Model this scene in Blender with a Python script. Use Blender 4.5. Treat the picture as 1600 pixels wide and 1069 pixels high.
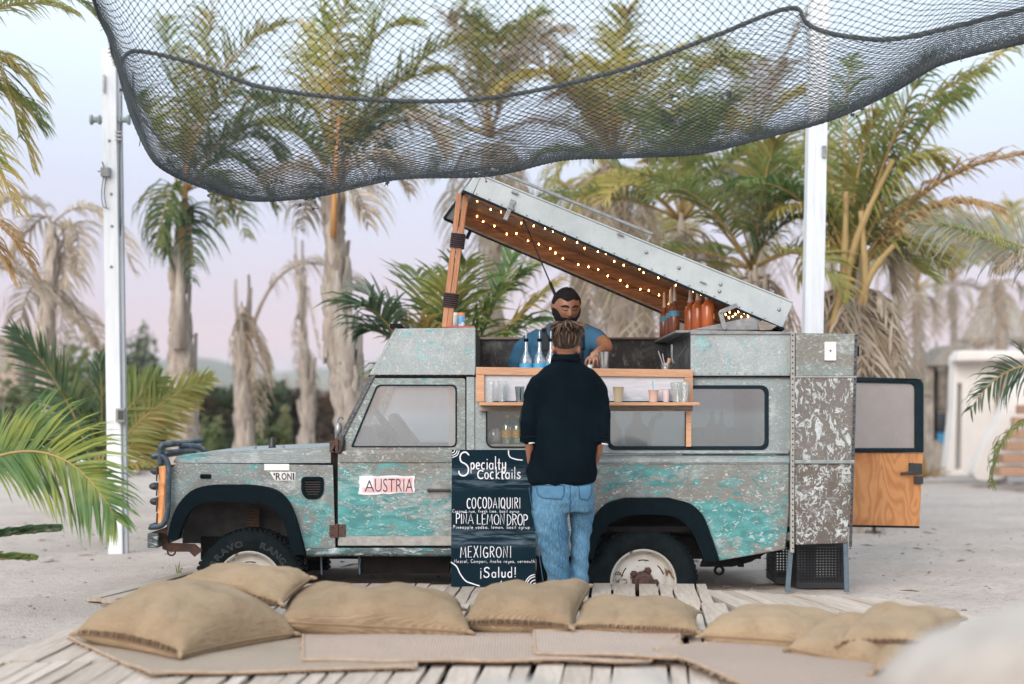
import bpy, bmesh, math, random
import numpy as np
from mathutils import Vector, Matrix, noise
from mathutils.geometry import tessellate_polygon
random.seed(7)
R = math.radians
F_PX, CX, HY, CAMZ = 2330.0, 800.0, 640.0, 1.25     # lens in photo pixels, horizon row, eye height

for o in list(bpy.data.objects):
    bpy.data.objects.remove(o)
scene = bpy.context.scene
COL = scene.collection

# ------------------------------------------------------------------ camera
cd = bpy.data.cameras.new('camera')
cam = bpy.data.objects.new('camera', cd)
COL.objects.link(cam)
cam.location = (0, 0, CAMZ)
cam.rotation_euler = (R(90), 0, 0)
cd.sensor_width = 36.0
cd.lens = 36.0 * F_PX / 1600.0
cd.shift_y = (HY - 534.5) / 1600.0
cd.clip_start, cd.clip_end = 0.1, 4000
cd.dof.use_dof = True
cd.dof.focus_distance = 10.5
cd.dof.aperture_fstop = 1.0
scene.camera = cam

# ------------------------------------------------------------------ sky and sun
SUN_EL, SUN_AZ = 26.0, 205.0     # low in the west, behind the camera's left shoulder
world = bpy.data.worlds.new('World')
scene.world = world
world.use_nodes = True
wn = world.node_tree
for n in list(wn.nodes):
    wn.nodes.remove(n)
def wnode(t): return wn.nodes.new(t)
wo = wnode('ShaderNodeOutputWorld')
sky = wnode('ShaderNodeTexSky'); sky.sky_type = 'NISHITA'; sky.sun_disc = False
sky.sun_elevation = R(SUN_EL); sky.sun_rotation = R(SUN_AZ)
bg1 = wnode('ShaderNodeBackground'); bg1.inputs[1].default_value = 0.02
wn.links.new(sky.outputs[0], bg1.inputs[0])
tc = wnode('ShaderNodeTexCoord')
sep = wnode('ShaderNodeSeparateXYZ'); wn.links.new(tc.outputs['Generated'], sep.inputs[0])
mp = wnode('ShaderNodeMapping'); mp.inputs['Scale'].default_value = (1.2, 1.2, 7.0)
wn.links.new(tc.outputs['Generated'], mp.inputs[0])
cn = wnode('ShaderNodeTexNoise'); cn.inputs['Scale'].default_value = 1.6; cn.inputs['Detail'].default_value = 4
wn.links.new(mp.outputs[0], cn.inputs['Vector'])
ma = wnode('ShaderNodeMath'); ma.operation = 'MULTIPLY_ADD'
wn.links.new(cn.outputs[0], ma.inputs[0]); ma.inputs[1].default_value = 0.06
wn.links.new(sep.outputs[2], ma.inputs[2])
sb = wnode('ShaderNodeMath'); sb.operation = 'SUBTRACT'; wn.links.new(ma.outputs[0], sb.inputs[0]); sb.inputs[1].default_value = 0.03
rp = wnode('ShaderNodeValToRGB'); wn.links.new(sb.outputs[0], rp.inputs[0])
els = rp.color_ramp.elements
def s2l(c): return tuple(((v/255.0+0.055)/1.055)**2.4 if v > 10 else v/255.0/12.92 for v in c) + (1.0,)
stops = [(0.0, (196, 190, 208)), (0.02, (204, 194, 213)), (0.05, (232, 200, 215)), (0.085, (223, 204, 222)),
         (0.14, (213, 212, 230)), (0.20, (216, 226, 240)), (0.28, (226, 238, 247)), (0.6, (216, 232, 246)), (1.0, (205, 224, 244))]
els[0].position, els[0].color = stops[0][0], s2l(stops[0][1])
els[1].position, els[1].color = stops[-1][0], s2l(stops[-1][1])
for p, c in stops[1:-1]:
    e = els.new(p); e.color = s2l(c)
bg2 = wnode('ShaderNodeBackground'); wn.links.new(rp.outputs[0], bg2.inputs[0]); 
zb = wnode('ShaderNodeMapRange'); zb.inputs[1].default_value = .3; zb.inputs[2].default_value = .9; zb.inputs[3].default_value = .80; zb.inputs[4].default_value = 1.5
wn.links.new(sep.outputs[2], zb.inputs[0])
zc = wnode('ShaderNodeMapRange'); zc.inputs[1].default_value = .06; zc.inputs[2].default_value = .24; zc.inputs[3].default_value = .68; zc.inputs[4].default_value = .96
wn.links.new(sep.outputs[2], zc.inputs[0]); zm = wnode('ShaderNodeMath'); zm.operation = 'MULTIPLY'
wn.links.new(zb.outputs[0], zm.inputs[0]); wn.links.new(zc.outputs[0], zm.inputs[1]); wn.links.new(zm.outputs[0], bg2.inputs[1])
ad = wnode('ShaderNodeAddShader')
wn.links.new(bg1.outputs[0], ad.inputs[0]); wn.links.new(bg2.outputs[0], ad.inputs[1])
wn.links.new(ad.outputs[0], wo.inputs[0])

sl = bpy.data.lights.new('sun', 'SUN'); sun = bpy.data.objects.new('sun', sl); COL.objects.link(sun)
sl.energy = 2.0; sl.angle = R(40); sl.color = (1.0, 0.88, 0.79)
az = R(SUN_AZ)
sdir = Vector((math.sin(az)*math.cos(R(SUN_EL)), math.cos(az)*math.cos(R(SUN_EL)), math.sin(R(SUN_EL))))
sun.rotation_euler = (-sdir).to_track_quat('-Z', 'Y').to_euler()

scene.view_settings.view_transform = 'Standard'
scene.view_settings.look = 'None'
scene.view_settings.exposure = 0.60
scene.view_settings.gamma = 1.0
scene.view_settings.use_curve_mapping = False
scene.cycles.use_denoising = True
scene.cycles.max_bounces = 8
scene.cycles.transparent_max_bounces = 24
scene.cycles.volume_bounces = 0
scene.cycles.caustics_reflective = False
scene.cycles.caustics_refractive = False
scene.cycles.sample_clamp_indirect = 5.0

# ------------------------------------------------------------------ helpers
def P(x, y, Y):
    """the point that stands Y metres away in the direction of photo pixel x, y"""
    return Vector(((x-CX)/F_PX*Y, Y, CAMZ-(y-HY)/F_PX*Y))
def G(x, y, z=0.0):
    """the point of the plane at height z seen at photo pixel x, y"""
    Y = (CAMZ-z)*F_PX/(y-HY)
    return Vector(((x-CX)/F_PX*Y, Y, z))

WL = {}   # world location of each Empty at build time
def wloc(o):
    p = Vector((0, 0, 0))
    while o is not None:
        p += o.location; o = o.parent
    return p
def tag(o, label=None, cat=None, group=None, kind=None):
    if label: o['label'] = label
    if cat: o['category'] = cat
    if group: o['group'] = group
    if kind: o['kind'] = kind
    return o
def empty(name, loc, label=None, cat=None, group=None):
    o = bpy.data.objects.new(name, None); COL.objects.link(o); o.location = loc
    o.empty_display_size = 0.1
    return tag(o, label, cat, group)
def link(name, me, parent=None, mat=None, smooth=False):
    if mat is not None: me.materials.append(mat)
    if smooth:
        me.polygons.foreach_set('use_smooth', [True]*len(me.polygons))
    o = bpy.data.objects.new(name, me); COL.objects.link(o)
    if parent is not None: o.parent = parent
    return o
def copy_tree(o, parent=None):
    c = o.copy(); COL.objects.link(c)
    if parent is not None: c.parent = parent
    for ch in list(o.children): copy_tree(ch, c)
    return c

class MB:
    def __init__(s): s.v = []; s.f = []
    def add(s, vs, fs):
        k = len(s.v); s.v += [tuple(v) for v in vs]; s.f += [tuple(i+k for i in f) for f in fs]
        return s
    def hexa(s, p):      # 8 points: bottom 4, top 4
        return s.add(p, [(0,3,2,1),(4,5,6,7),(0,1,5,4),(1,2,6,5),(2,3,7,6),(3,0,4,7)])
    def box(s, x0, x1, y0, y1, z0, z1):
        return s.hexa([(x0,y0,z0),(x1,y0,z0),(x1,y1,z0),(x0,y1,z0),(x0,y0,z1),(x1,y0,z1),(x1,y1,z1),(x0,y1,z1)])
    def beam(s, a, b, w, h, up=(0,0,1)):
        a = Vector(a); b = Vector(b); t = (b-a).normalized(); up = Vector(up)
        sd = t.cross(up)
        if sd.length < 1e-4: sd = t.cross(Vector((0,1,0)))
        sd.normalize(); n = sd.cross(t).normalized()
        q = []
        for c in (a, b):
            q.append([c+sd*i*w/2+n*j*h/2 for i, j in ((-1,-1),(1,-1),(1,1),(-1,1))])
        k = q[0]+q[1]
        return s.add(k, [(0,1,2,3),(7,6,5,4),(0,4,5,1),(1,5,6,2),(2,6,7,3),(3,7,4,0)])
    def tube(s, path, r, n=8, cap=True, flat=1.0, ref=None):
        path = [Vector(p) for p in path]; m = len(path)
        rr = r if isinstance(r, (list, tuple)) else [r]*m
        vs = []; up = Vector(ref) if ref else None
        for i, p in enumerate(path):
            t = (path[min(i+1, m-1)]-path[max(i-1, 0)])
            if t.length < 1e-9: t = Vector((0,0,1))
            t.normalize()
            if up is None:
                up = Vector((0,0,1)) if abs(t.z) < .9 else Vector((1,0,0))
            a = up - t*up.dot(t)
            if a.length < 1e-5: a = t.orthogonal()
            a.normalize(); b = t.cross(a)
            if ref is None: up = a
            for k in range(n):
                th = 2*math.pi*k/n
                vs.append(p+(a*math.cos(th)*flat+b*math.sin(th))*rr[i])
        fs = []
        for i in range(m-1):
            for k in range(n):
                k2 = (k+1) % n
                fs.append((i*n+k, i*n+k2, (i+1)*n+k2, (i+1)*n+k))
        if cap:
            fs.append(tuple(range(n-1, -1, -1))); fs.append(tuple((m-1)*n+k for k in range(n)))
        return s.add(vs, fs)
    def lathe(s, prof, c=(0,0,0), n=20, axis='z', cap=True):
        c = Vector(c); vs = []; fs = []
        for (r, h) in prof:
            for k in range(n):
                th = 2*math.pi*k/n
                a, b = r*math.cos(th), r*math.sin(th)
                vs.append(c+(Vector((a,b,h)) if axis == 'z' else Vector((a,h,b)) if axis == 'y' else Vector((h,a,b))))
        m = len(prof)
        for i in range(m-1):
            for k in range(n):
                k2 = (k+1) % n
                fs.append((i*n+k, i*n+k2, (i+1)*n+k2, (i+1)*n+k))
        if cap and prof[0][0] > 1e-4: fs.append(tuple(range(n-1, -1, -1)))
        if cap and prof[-1][0] > 1e-4: fs.append(tuple((m-1)*n+k for k in range(n)))
        return s.add(vs, fs)
    def ball(s, c, r, n=10, m=7):
        rx, ry, rz = r if isinstance(r, (tuple, list)) else (r, r, r)
        c = Vector(c); vs = []; fs = []
        for i in range(m+1):
            ph = math.pi*i/m
            for k in range(n):
                th = 2*math.pi*k/n
                vs.append(c+Vector((rx*math.sin(ph)*math.cos(th), ry*math.sin(ph)*math.sin(th), rz*math.cos(ph))))
        for i in range(m):
            for k in range(n):
                k2 = (k+1) % n
                fs.append((i*n+k, (i+1)*n+k, (i+1)*n+k2, i*n+k2))
        return s.add(vs, fs)
    def prism(s, outer, holes, y0, y1):
        """outline and holes in x, z pushed from y0 to y1"""
        loops = [outer]+list(holes)
        pts = [Vector((p[0], p[1], 0)) for l in loops for p in l]
        tris = tessellate_polygon([[Vector((p[0], p[1], 0)) for p in l] for l in loops])
        n = len(pts)
        vs = [(p.x, y0, p.y) for p in pts]+[(p.x, y1, p.y) for p in pts]
        fs = []
        for t in tris:
            a, b, c = [pts[i] for i in t]
            cr = (b-a).cross(c-a).z
            t = tuple(t) if cr > 0 else tuple(reversed(t))
            fs.append(t); fs.append(tuple(i+n for i in reversed(t)))
        k = 0
        for li, l in enumerate(loops):
            ar = sum(l[i][0]*l[(i+1) % len(l)][1]-l[(i+1) % len(l)][0]*l[i][1] for i in range(len(l)))
            ccw = ar > 0
            if li > 0: ccw = not ccw
            for i in range(len(l)):
                a, b = k+i, k+(i+1) % len(l)
                fs.append((b, a, a+n, b+n) if ccw else (a, b, b+n, a+n))
            k += len(l)
        return s.add(vs, fs)
    def build(s, name, mat, parent=None, smooth=False, bevel=0, sub=0, label=None, kind=None, autos=None):
        off = wloc(parent) if parent is not None else Vector((0,0,0))
        me = bpy.data.meshes.new(name)
        vs = np.array(s.v, dtype=float).reshape(-1, 3)-np.array(off)
        me.from_pydata(vs.tolist(), [], s.f); me.update()
        o = link(name, me, parent, mat, smooth or autos is not None)
        if autos is not None:
            set_sharp(me, autos)
        if bevel:
            b = o.modifiers.new('b', 'BEVEL'); b.width = bevel; b.segments = 2; b.limit_method = 'ANGLE'; b.angle_limit = R(35)
        if sub:
            b = o.modifiers.new('s', 'SUBSURF'); b.levels = sub; b.render_levels = sub
        if label: o['label'] = label
        if kind: o['kind'] = kind
        return o
def set_sharp(me, ang):
    try: me.set_sharp_from_angle(angle=R(ang))
    except Exception: pass
def rrect(x0, z0, x1, z1, r, n=4):
    out = []
    for cx, cz, a0 in ((x1-r, z1-r, 0), (x0+r, z1-r, 90), (x0+r, z0+r, 180), (x1-r, z0+r, 270)):
        for i in range(n+1):
            a = R(a0+90*i/n); out.append((cx+r*math.cos(a), cz+r*math.sin(a)))
    return out
def roundpoly(pts, r, n=4):
    out = []; m = len(pts)
    rr = r if isinstance(r, (list, tuple)) else [r]*m
    for i in range(m):
        p = Vector(pts[i]); a = Vector(pts[i-1]); b = Vector(pts[(i+1) % m])
        if rr[i] <= 0: out.append(tuple(p)); continue
        da = (a-p); db = (b-p); k = min(rr[i], da.length*.45, db.length*.45)
        A = p+da.normalized()*k; B = p+db.normalized()*k
        for j in range(n+1):
            t = j/n; q = A*(1-t)**2+p*2*t*(1-t)+B*t*t; out.append(tuple(q))
    return out
def smoothpath(pts, n=6):
    pts = [Vector(p) for p in pts]; out = []
    for i in range(len(pts)-1):
        p0 = pts[max(i-1, 0)]; p1 = pts[i]; p2 = pts[i+1]; p3 = pts[min(i+2, len(pts)-1)]
        for j in range(n):
            t = j/n
            out.append(0.5*((2*p1)+(p2-p0)*t+(2*p0-5*p1+4*p2-p3)*t*t+(-p0+3*p1-3*p2+p3)*t**3))
    out.append(pts[-1]); return out
def lerp(a, b, t): return a+(b-a)*t

# ------------------------------------------------------------------ materials
class NM:
    def __init__(s, name, rough=.6, metal=0, spec=None):
        s.m = bpy.data.materials.new(name); s.m.use_nodes = True
        s.nt = s.m.node_tree; s.b = s.nt.nodes['Principled BSDF']
        s.b.inputs['Roughness'].default_value = rough; s.b.inputs['Metallic'].default_value = metal
        if spec is not None: s.b.inputs['Specular IOR Level'].default_value = spec
        s.out = s.nt.nodes['Material Output']
        s.tc = s.nt.nodes.new('ShaderNodeTexCoord'); s.co = s.tc.outputs['Object']
    def n(s, t): return s.nt.nodes.new(t)
    def l(s, a, b): s.nt.links.new(a, b)
    def mapped(s, scale=(1,1,1), loc=(0,0,0), rot=(0,0,0)):
        m = s.n('ShaderNodeMapping'); m.inputs['Scale'].default_value = scale
        m.inputs['Location'].default_value = loc; m.inputs['Rotation'].default_value = rot
        s.l(s.co, m.inputs[0]); return m.outputs[0]
    def noise(s, scale, detail=4, rough=.5, dist=0, st=(1,1,1), loc=(0,0,0), rot=(0,0,0)):
        t = s.n('ShaderNodeTexNoise'); t.inputs['Scale'].default_value = scale; t.inputs['Detail'].default_value = detail
        t.inputs['Roughness'].default_value = rough; t.inputs['Distortion'].default_value = dist
        s.l(s.mapped(st, loc, rot), t.inputs['Vector']); return t.outputs[0]
    def vor(s, scale, st=(1,1,1), feat='F1'):
        t = s.n('ShaderNodeTexVoronoi'); t.inputs['Scale'].default_value = scale; t.feature = feat
        s.l(s.mapped(st), t.inputs['Vector']); return t.outputs['Distance']
    def wave(s, scale, dist=2, detail=2, st=(1,1,1), rot=(0,0,0), ds=1.0):
        t = s.n('ShaderNodeTexWave'); t.inputs['Scale'].default_value = scale; t.inputs['Distortion'].default_value = dist
        t.inputs['Detail'].default_value = detail; t.inputs['Detail Scale'].default_value = ds
        s.l(s.mapped(st, rot=rot), t.inputs['Vector']); return t.outputs['Fac']
    def thr(s, v, lo, hi, a=0.0, b=1.0):
        m = s.n('ShaderNodeMapRange'); m.inputs[1].default_value = lo; m.inputs[2].default_value = hi
        m.inputs[3].default_value = a; m.inputs[4].default_value = b
        s.l(v, m.inputs[0]); return m.outputs[0]
    def math(s, op, a, b=0.0):
        m = s.n('ShaderNodeMath'); m.operation = op
        for i, v in enumerate((a, b)):
            if isinstance(v, (int, float)): m.inputs[i].default_value = v
            else: s.l(v, m.inputs[i])
        return m.outputs[0]
    def mix(s, f, a, b, mode='MIX'):
        m = s.n('ShaderNodeMix'); m.data_type = 'RGBA'; m.blend_type = mode
        if isinstance(f, (int, float)): m.inputs[0].default_value = f
        else: s.l(f, m.inputs[0])
        for i, v in ((6, a), (7, b)):
            if isinstance(v, (tuple, list)): m.inputs[i].default_value = tuple(v[:3])+(1,)
            else: s.l(v, m.inputs[i])
        return m.outputs[2]
    def color(s, c):
        if isinstance(c, (tuple, list)): s.b.inputs['Base Color'].default_value = tuple(c[:3])+(1,)
        else: s.l(c, s.b.inputs['Base Color'])
    def bump(s, h, strength=.3, dist=.01):
        b = s.n('ShaderNodeBump'); b.inputs['Strength'].default_value = strength; b.inputs['Distance'].default_value = dist
        s.l(h, b.inputs['Height']); s.l(b.outputs[0], s.b.inputs['Normal'])
    def rough(s, v): s.l(v, s.b.inputs['Roughness'])
    def rand(s):
        o = s.n('ShaderNodeObjectInfo'); return o.outputs['Random']

def simple(name, c1, c2=None, scale=8, rough=.6, bump=0.0, st=(1,1,1), metal=0, lo=.35, hi=.65, detail=5, dist=0, spec=None, bd=.01, var=0.0):
    m = NM(name, rough, metal, spec)
    if c2 is None: c2 = tuple(v*.8 for v in c1)
    nz = m.noise(scale, detail, .6, dist, st)
    c = m.mix(m.thr(nz, lo, hi), c1, c2)
    if var:
        c = m.mix(1.0, c, m.mix(m.rand(), (1-var,)*3, (1+var,)*3), 'MULTIPLY')
    m.color(c)
    if bump: m.bump(nz, bump, bd)
    return m.m

def paint(name, base=(.26,.25,.23), teal=(.05,.225,.225), white=(.60,.63,.63), brown=(.16,.10,.07), grey=(.33,.425,.43),
          teal_t=.62, white_t=.60, brown_t=.68, spots=(), st=(.6,1,1.3), wst=(.8,1,1.5), loc=(0,0,0), fine=26, wrot=(0,0,0), wscale=13, dist=1.0, grey_t=.52):
    """several coats of paint worn off in flakes; spots = (x, z, radius, gain) where the teal coat is left"""
    m = NM(name, .62)
    c = m.mix(m.thr(m.noise(2.6, 5, .65, .6, st, (3+loc[0],1,2)), .42, .6), base, grey)
    c = m.mix(m.thr(m.noise(fine*2.2, 3, .6, .3, st, (1,4,2)), .35, .75), c, tuple(v*.72 for v in base))
    c = m.mix(m.thr(m.noise(9, 8, .68, .8, st, (7,2,loc[0])), brown_t, brown_t+.03), c, brown)
    tv = m.noise(8, 10, .74, .9, st, (loc[0], 5, loc[2]))
    if spots:
        sp = m.n('ShaderNodeSeparateXYZ'); m.l(m.co, sp.inputs[0])
        acc = None
        for (x, z, r, g) in spots:
            dx = m.math('MULTIPLY', m.math('SUBTRACT', sp.outputs[0], x), 1.0/r)
            dz = m.math('MULTIPLY', m.math('SUBTRACT', sp.outputs[2], z), 1.7/r)
            d = m.math('SQRT', m.math('ADD', m.math('MULTIPLY', dx, dx), m.math('MULTIPLY', dz, dz)))
            k = m.thr(d, 0.2, 1.25, g, 0)
            acc = k if acc is None else m.math('MAXIMUM', acc, k)
        tv = m.math('ADD', tv, acc)
    tvar = m.mix(m.thr(m.noise(14, 4, .6, .4, st), .4, .6), teal, tuple(min(1, v*1.45+.03) for v in teal))
    c = m.mix(m.thr(tv, teal_t, teal_t+.025), c, tvar)
    c = m.mix(m.math('MULTIPLY', m.thr(m.noise(1.9, 6, .7, .3, (1,1,1.6), (loc[0],7,3)), .56, .66), m.thr(m.noise(22, 5, .7, .3, wst), .38, .56)), c, tuple(v*.86 for v in white))
    wv = m.noise(wscale, 8, .68, dist, wst, (loc[0], 2, loc[1]), wrot)
    wm = m.thr(wv, white_t, white_t+.02)
    wc = m.mix(m.thr(m.noise(30, 3, .5, 0, st), .4, .62), white, tuple(v*.8 for v in white))
    ring = m.math('SUBTRACT', m.thr(wv, white_t-.022, white_t-.012), wm)
    c = m.mix(m.math('MULTIPLY', ring, .55), c, tuple(v*.9 for v in brown))
    c = m.mix(wm, c, wc)
    wm2 = m.thr(m.noise(fine, 4, .6, 1.4, wst, (9, loc[0], 3), wrot), .60, .625)
    c = m.mix(m.math('MULTIPLY', wm2, .85), c, tuple(v*.95 for v in white))
    dk = m.thr(m.noise(34, 6, .7, .5, st, (2,9,1)), .70, .73)
    c = m.mix(m.math('MULTIPLY', dk, .8), c, (.07,.055,.05))
    # grime streaks
    c = m.mix(m.thr(m.noise(3.2, 4, .6, .2, (3,1,.5)), .5, .72, 0, .35), c, tuple(v*.6 for v in base))
    c = m.mix(1.0, c, (.84,.87,.86), 'MULTIPLY')
    m.color(c)
    m.bump(m.math('ADD', m.math('ADD', wm, m.math('MULTIPLY', wm2, .6)), m.math('MULTIPLY', m.noise(5, 3), .5)), .35, .003)
    m.rough(m.thr(wv, .3, .7, .75, .45))
    return m.m

M = {}
M['paint_wing'] = paint('worn_paint_wing', base=(.24,.24,.225), white_t=.615, teal_t=.66, loc=(1,0,0), wscale=24, fine=42,
    spots=((-1.25,.56,.40,.20),(-1.30,.36,.4,.20),(-1.75,.84,.5,.13),(-2.1,.7,.4,.06)))
M['paint_door'] = paint('worn_paint_door', teal_t=.60, white_t=.655, loc=(2.3,.6,0), spots=((-.95,.53,.62,.19),(-.6,.45,.5,.15),(-1.0,.86,.8,.02)), st=(.45,1,1.6), brown=(.20,.15,.11), brown_t=.60, wscale=17)
M['paint_rear'] = paint('worn_paint_rear', base=(.25,.24,.22), teal_t=.60, white_t=.645, loc=(4.7,1.3,2), spots=((1.70,.42,.5,.24),(1.25,.74,.55,.10),(1.9,.7,.3,.1)), brown_t=.70)
M['paint_upper'] = paint('worn_paint_upper', base=(.33,.385,.39), teal_t=.67, white_t=.60, loc=(5.9,2.3,1), wscale=26, brown_t=.72, fine=40, grey=(.43,.50,.52))
M['paint_box'] = paint('worn_paint_box', base=(.40,.45,.46), grey=(.50,.55,.56), teal=(.20,.38,.40), teal_t=.56, white_t=.57, loc=(8.1,4.3,1), wscale=32, brown_t=.70, brown=(.3,.2,.15), st=(.9,1,1), fine=44, wst=(1,1,1))
M['paint_flap'] = paint('worn_paint_flap', base=(.19,.165,.15), grey=(.22,.19,.17), teal=(.1,.3,.3), teal_t=.70, white_t=.535, loc=(3.1,9.3,1), brown_t=.6, wst=(1.4,1,.75), wscale=14, dist=.9, wrot=(0,R(35),0), brown=(.12,.075,.05))
M['paint_flap_low'] = paint('worn_paint_flap_low', base=(.15,.12,.10), grey=(.19,.16,.14), teal=(.1,.3,.3), teal_t=.72, white_t=.55, loc=(1.1,3.3,1), brown_t=.6, wst=(1.2,1,1), wscale=16, dist=1.1, brown=(.11,.065,.045))
M['paint_flap_top'] = paint('worn_paint_flap_top', base=(.27,.25,.22), grey=(.30,.38,.38), teal=(.12,.33,.33), teal_t=.66, white_t=.60, loc=(6.1,3.3,1), brown_t=.62, wst=(.9,1,1.4), wscale=13, dist=1.6, brown=(.2,.14,.10))
M['paint_bonnet'] = paint('worn_paint_bonnet', base=(.31,.335,.335), grey=(.40,.46,.47), teal_t=.60, white_t=.60, loc=(2.1,7.3,1), st=(.35,1,2), wst=(.35,1,2), brown_t=.74)
M['sill'] = paint('worn_paint_sill', base=(.06,.09,.09), grey=(.12,.15,.15), teal=(.03,.20,.19), teal_t=.55, white_t=.60, loc=(1.5,2.2,5), st=(.4,1,2), wst=(.4,1,2))
M['kick'] = simple('scuffed_kick_strip', (.38,.37,.34), (.27,.26,.24), 30, .6, .2)
M['rubber'] = simple('black_rubber', (.0015,.006,.009), (.003,.009,.012), 20, .7, .05, spec=.06)
M['rubber_trim'] = simple('dark_rubber_trim', (.003,.011,.018), (.006,.018,.026), 20, .6, spec=.15)
M['tyre'] = simple('tyre_rubber', (.004,.009,.011), (.013,.017,.018), 14, .9, .15, spec=.08)
M['dark'] = simple('dark_underbody', (.006,.007,.008), (.018,.013,.011), 12, .85, .2, spec=.1)
M['inner_arch'] = simple('dusty_inner_arch', (.10,.095,.09), (.04,.038,.035), 5, .9, .1)
M['rust'] = simple('rusty_steel', (.12,.05,.03), (.05,.035,.03), 30, .8, .3)
M['black_metal'] = simple('black_metal', (.02,.022,.024), (.035,.035,.035), 30, .45, .05)
M['bar_tube'] = simple('worn_blue_black_tube', (.035,.055,.075), (.10,.14,.17), 16, .38, .1, lo=.5, hi=.7)
M['metal'] = simple('dull_metal', (.34,.35,.35), (.22,.22,.22), 18, .42, .08, metal=.6)
M['screen_frame'] = simple('scuffed_grey_frame', (.12,.125,.13), (.06,.06,.065), 22, .5, .1, metal=.4)
m = NM('tread_plate', .5, .25)
c = m.mix(m.thr(m.noise(3, 5, .6), .35, .7), (.50,.54,.54), (.38,.42,.43))
v1 = m.vor(58, (1,1,.6)); c = m.mix(m.thr(v1, .15, .4, .22, 0), c, (.60,.64,.64))
c = m.mix(m.thr(m.noise(14, 6, .7), .64, .72), c, (.26,.29,.28))
m.color(c); m.bump(m.math('SUBTRACT', 1, m.thr(v1, .1, .35)), .2, .002); M['tread'] = m.m
def wood(name, c1, c2, scale=3.0, st=(1,1,14), rough=.5, rot=(0,0,0), bump=.15, dist=4):
    m = NM(name, rough)
    w = m.noise(scale, 6, .6, dist*.3, st, rot=rot)
    c = m.mix(m.thr(w, .36, .64), c1, c2)
    c = m.mix(m.thr(m.noise(scale*5, 4, .6, .2, st, rot=rot), .5, .75, 0, .55), c, tuple(v*.55 for v in c2))
    c = m.mix(1.0, c, m.mix(m.rand(), (.82,)*3, (1.18,)*3), 'MULTIPLY')
    m.color(c); m.bump(w, bump, .004); return m.m
M['pine'] = wood('pine_wood', (.62,.36,.21), (.50,.26,.14), 4, (1,6,14), .45)
M['post_wood'] = wood('red_brown_wood', (.36,.13,.06), (.52,.25,.12), 5, (14,14,.8), .42)
M['ply_warm'] = wood('stained_plywood_lining', (.27,.15,.085), (.12,.062,.036), 3.0, (1,5,9), .6)
M['old_wood'] = wood('weathered_wood_strip', (.36,.32,.27), (.20,.16,.13), 5, (1.2,6,12), .7)
m = NM('orange_plywood', .42)
nf = m.noise(2.1, 2.2, .45, .5, (2.1,1,.75))
w = m.math('ADD', m.math('MULTIPLY', m.math('SINE', m.math('MULTIPLY', nf, 75.0)), .5), .5)
c = m.mix(m.thr(w, .25, 1.0), (.60,.27,.095), (.47,.19,.06)); c = m.mix(m.thr(m.noise(18, 6, .6, .2, (9,1,.6)), .55, .75, 0, .5), c, (.25,.09,.03))
c = m.mix(m.thr(m.noise(3.5, 3, .5, 0, (1,1,.7)), .58, .7, 0, .6), c, (.36,.12,.03))
m.color(c); m.bump(w, .06, .002); M['orange_ply'] = m.m
M['white_paint'] = simple('white_painted_pole', (.74,.77,.79), (.60,.64,.68), 3, .4, .04, st=(6,6,.6), lo=.45, hi=.75)
M['pole_side'] = simple('grey_pole_channel', (.40,.43,.46), (.3,.33,.36), 3, .45)
M['white_plastic'] = simple('white_plastic', (.75,.76,.74), (.66,.67,.66), 9, .4)
M['deck'] = None
def glassy(name, tint, trans=.5, dust=.25, dustc=(.7,.72,.74), rough=.03):
    m = bpy.data.materials.new(name); m.use_nodes = True; nt = m.node_tree
    nt.nodes.remove(nt.nodes['Principled BSDF']); out = nt.nodes['Material Output']
    tr = nt.nodes.new('ShaderNodeBsdfTransparent'); tr.inputs[0].default_value = tint+(1,)
    gl = nt.nodes.new('ShaderNodeBsdfGlossy'); gl.inputs['Roughness'].default_value = rough
    gl.inputs[0].default_value = (.95,.95,.95,1)
    df = nt.nodes.new('ShaderNodeBsdfDiffuse'); df.inputs[0].default_value = dustc+(1,)
    m1 = nt.nodes.new('ShaderNodeMixShader'); m2 = nt.nodes.new('ShaderNodeMixShader')
    nt.links.new(tr.outputs[0], m1.inputs[1]); nt.links.new(gl.outputs[0], m1.inputs[2]); m1.inputs[0].default_value = 1-trans
    tcn = nt.nodes.new('ShaderNodeTexCoord'); nz = nt.nodes.new('ShaderNodeTexNoise'); nz.inputs['Scale'].default_value = 3.0
    nt.links.new(tcn.outputs['Object'], nz.inputs['Vector'])
    mr = nt.nodes.new('ShaderNodeMapRange'); mr.inputs[1].default_value = .3; mr.inputs[2].default_value = .7
    mr.inputs[3].default_value = dust*.7; mr.inputs[4].default_value = dust*1.3
    nt.links.new(nz.outputs[0], mr.inputs[0]); nt.links.new(mr.outputs[0], m2.inputs[0])
    nt.links.new(m1.outputs[0], m2.inputs[1]); nt.links.new(df.outputs[0], m2.inputs[2]); nt.links.new(m2.outputs[0], out.inputs[0])
    return m
M['glass'] = glassy('dusty_window_glass', (.88,.92,.94), .78, .07, (.66,.68,.72))
M['glass_clear'] = glassy('clean_small_window', (.93,.95,.95), .93, .02, (.6,.6,.6))
M['glass_dark'] = glassy('rear_side_glass', (.36,.50,.54), .70, .03, (.4,.5,.53))
mf = bpy.data.materials.new('misted_film_glass'); mf.use_nodes = True; nt = mf.node_tree; nt.nodes.remove(nt.nodes['Principled BSDF'])
t1 = nt.nodes.new('ShaderNodeBsdfTranslucent'); t1.inputs[0].default_value = (.82,.84,.86,1); t2 = nt.nodes.new('ShaderNodeBsdfTransparent'); t3 = nt.nodes.new('ShaderNodeMixShader'); t3.inputs[0].default_value = .22
t4 = nt.nodes.new('ShaderNodeBsdfDiffuse'); t4.inputs[0].default_value = (.6,.62,.64,1); t5 = nt.nodes.new('ShaderNodeMixShader'); t5.inputs[0].default_value = .25
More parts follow.
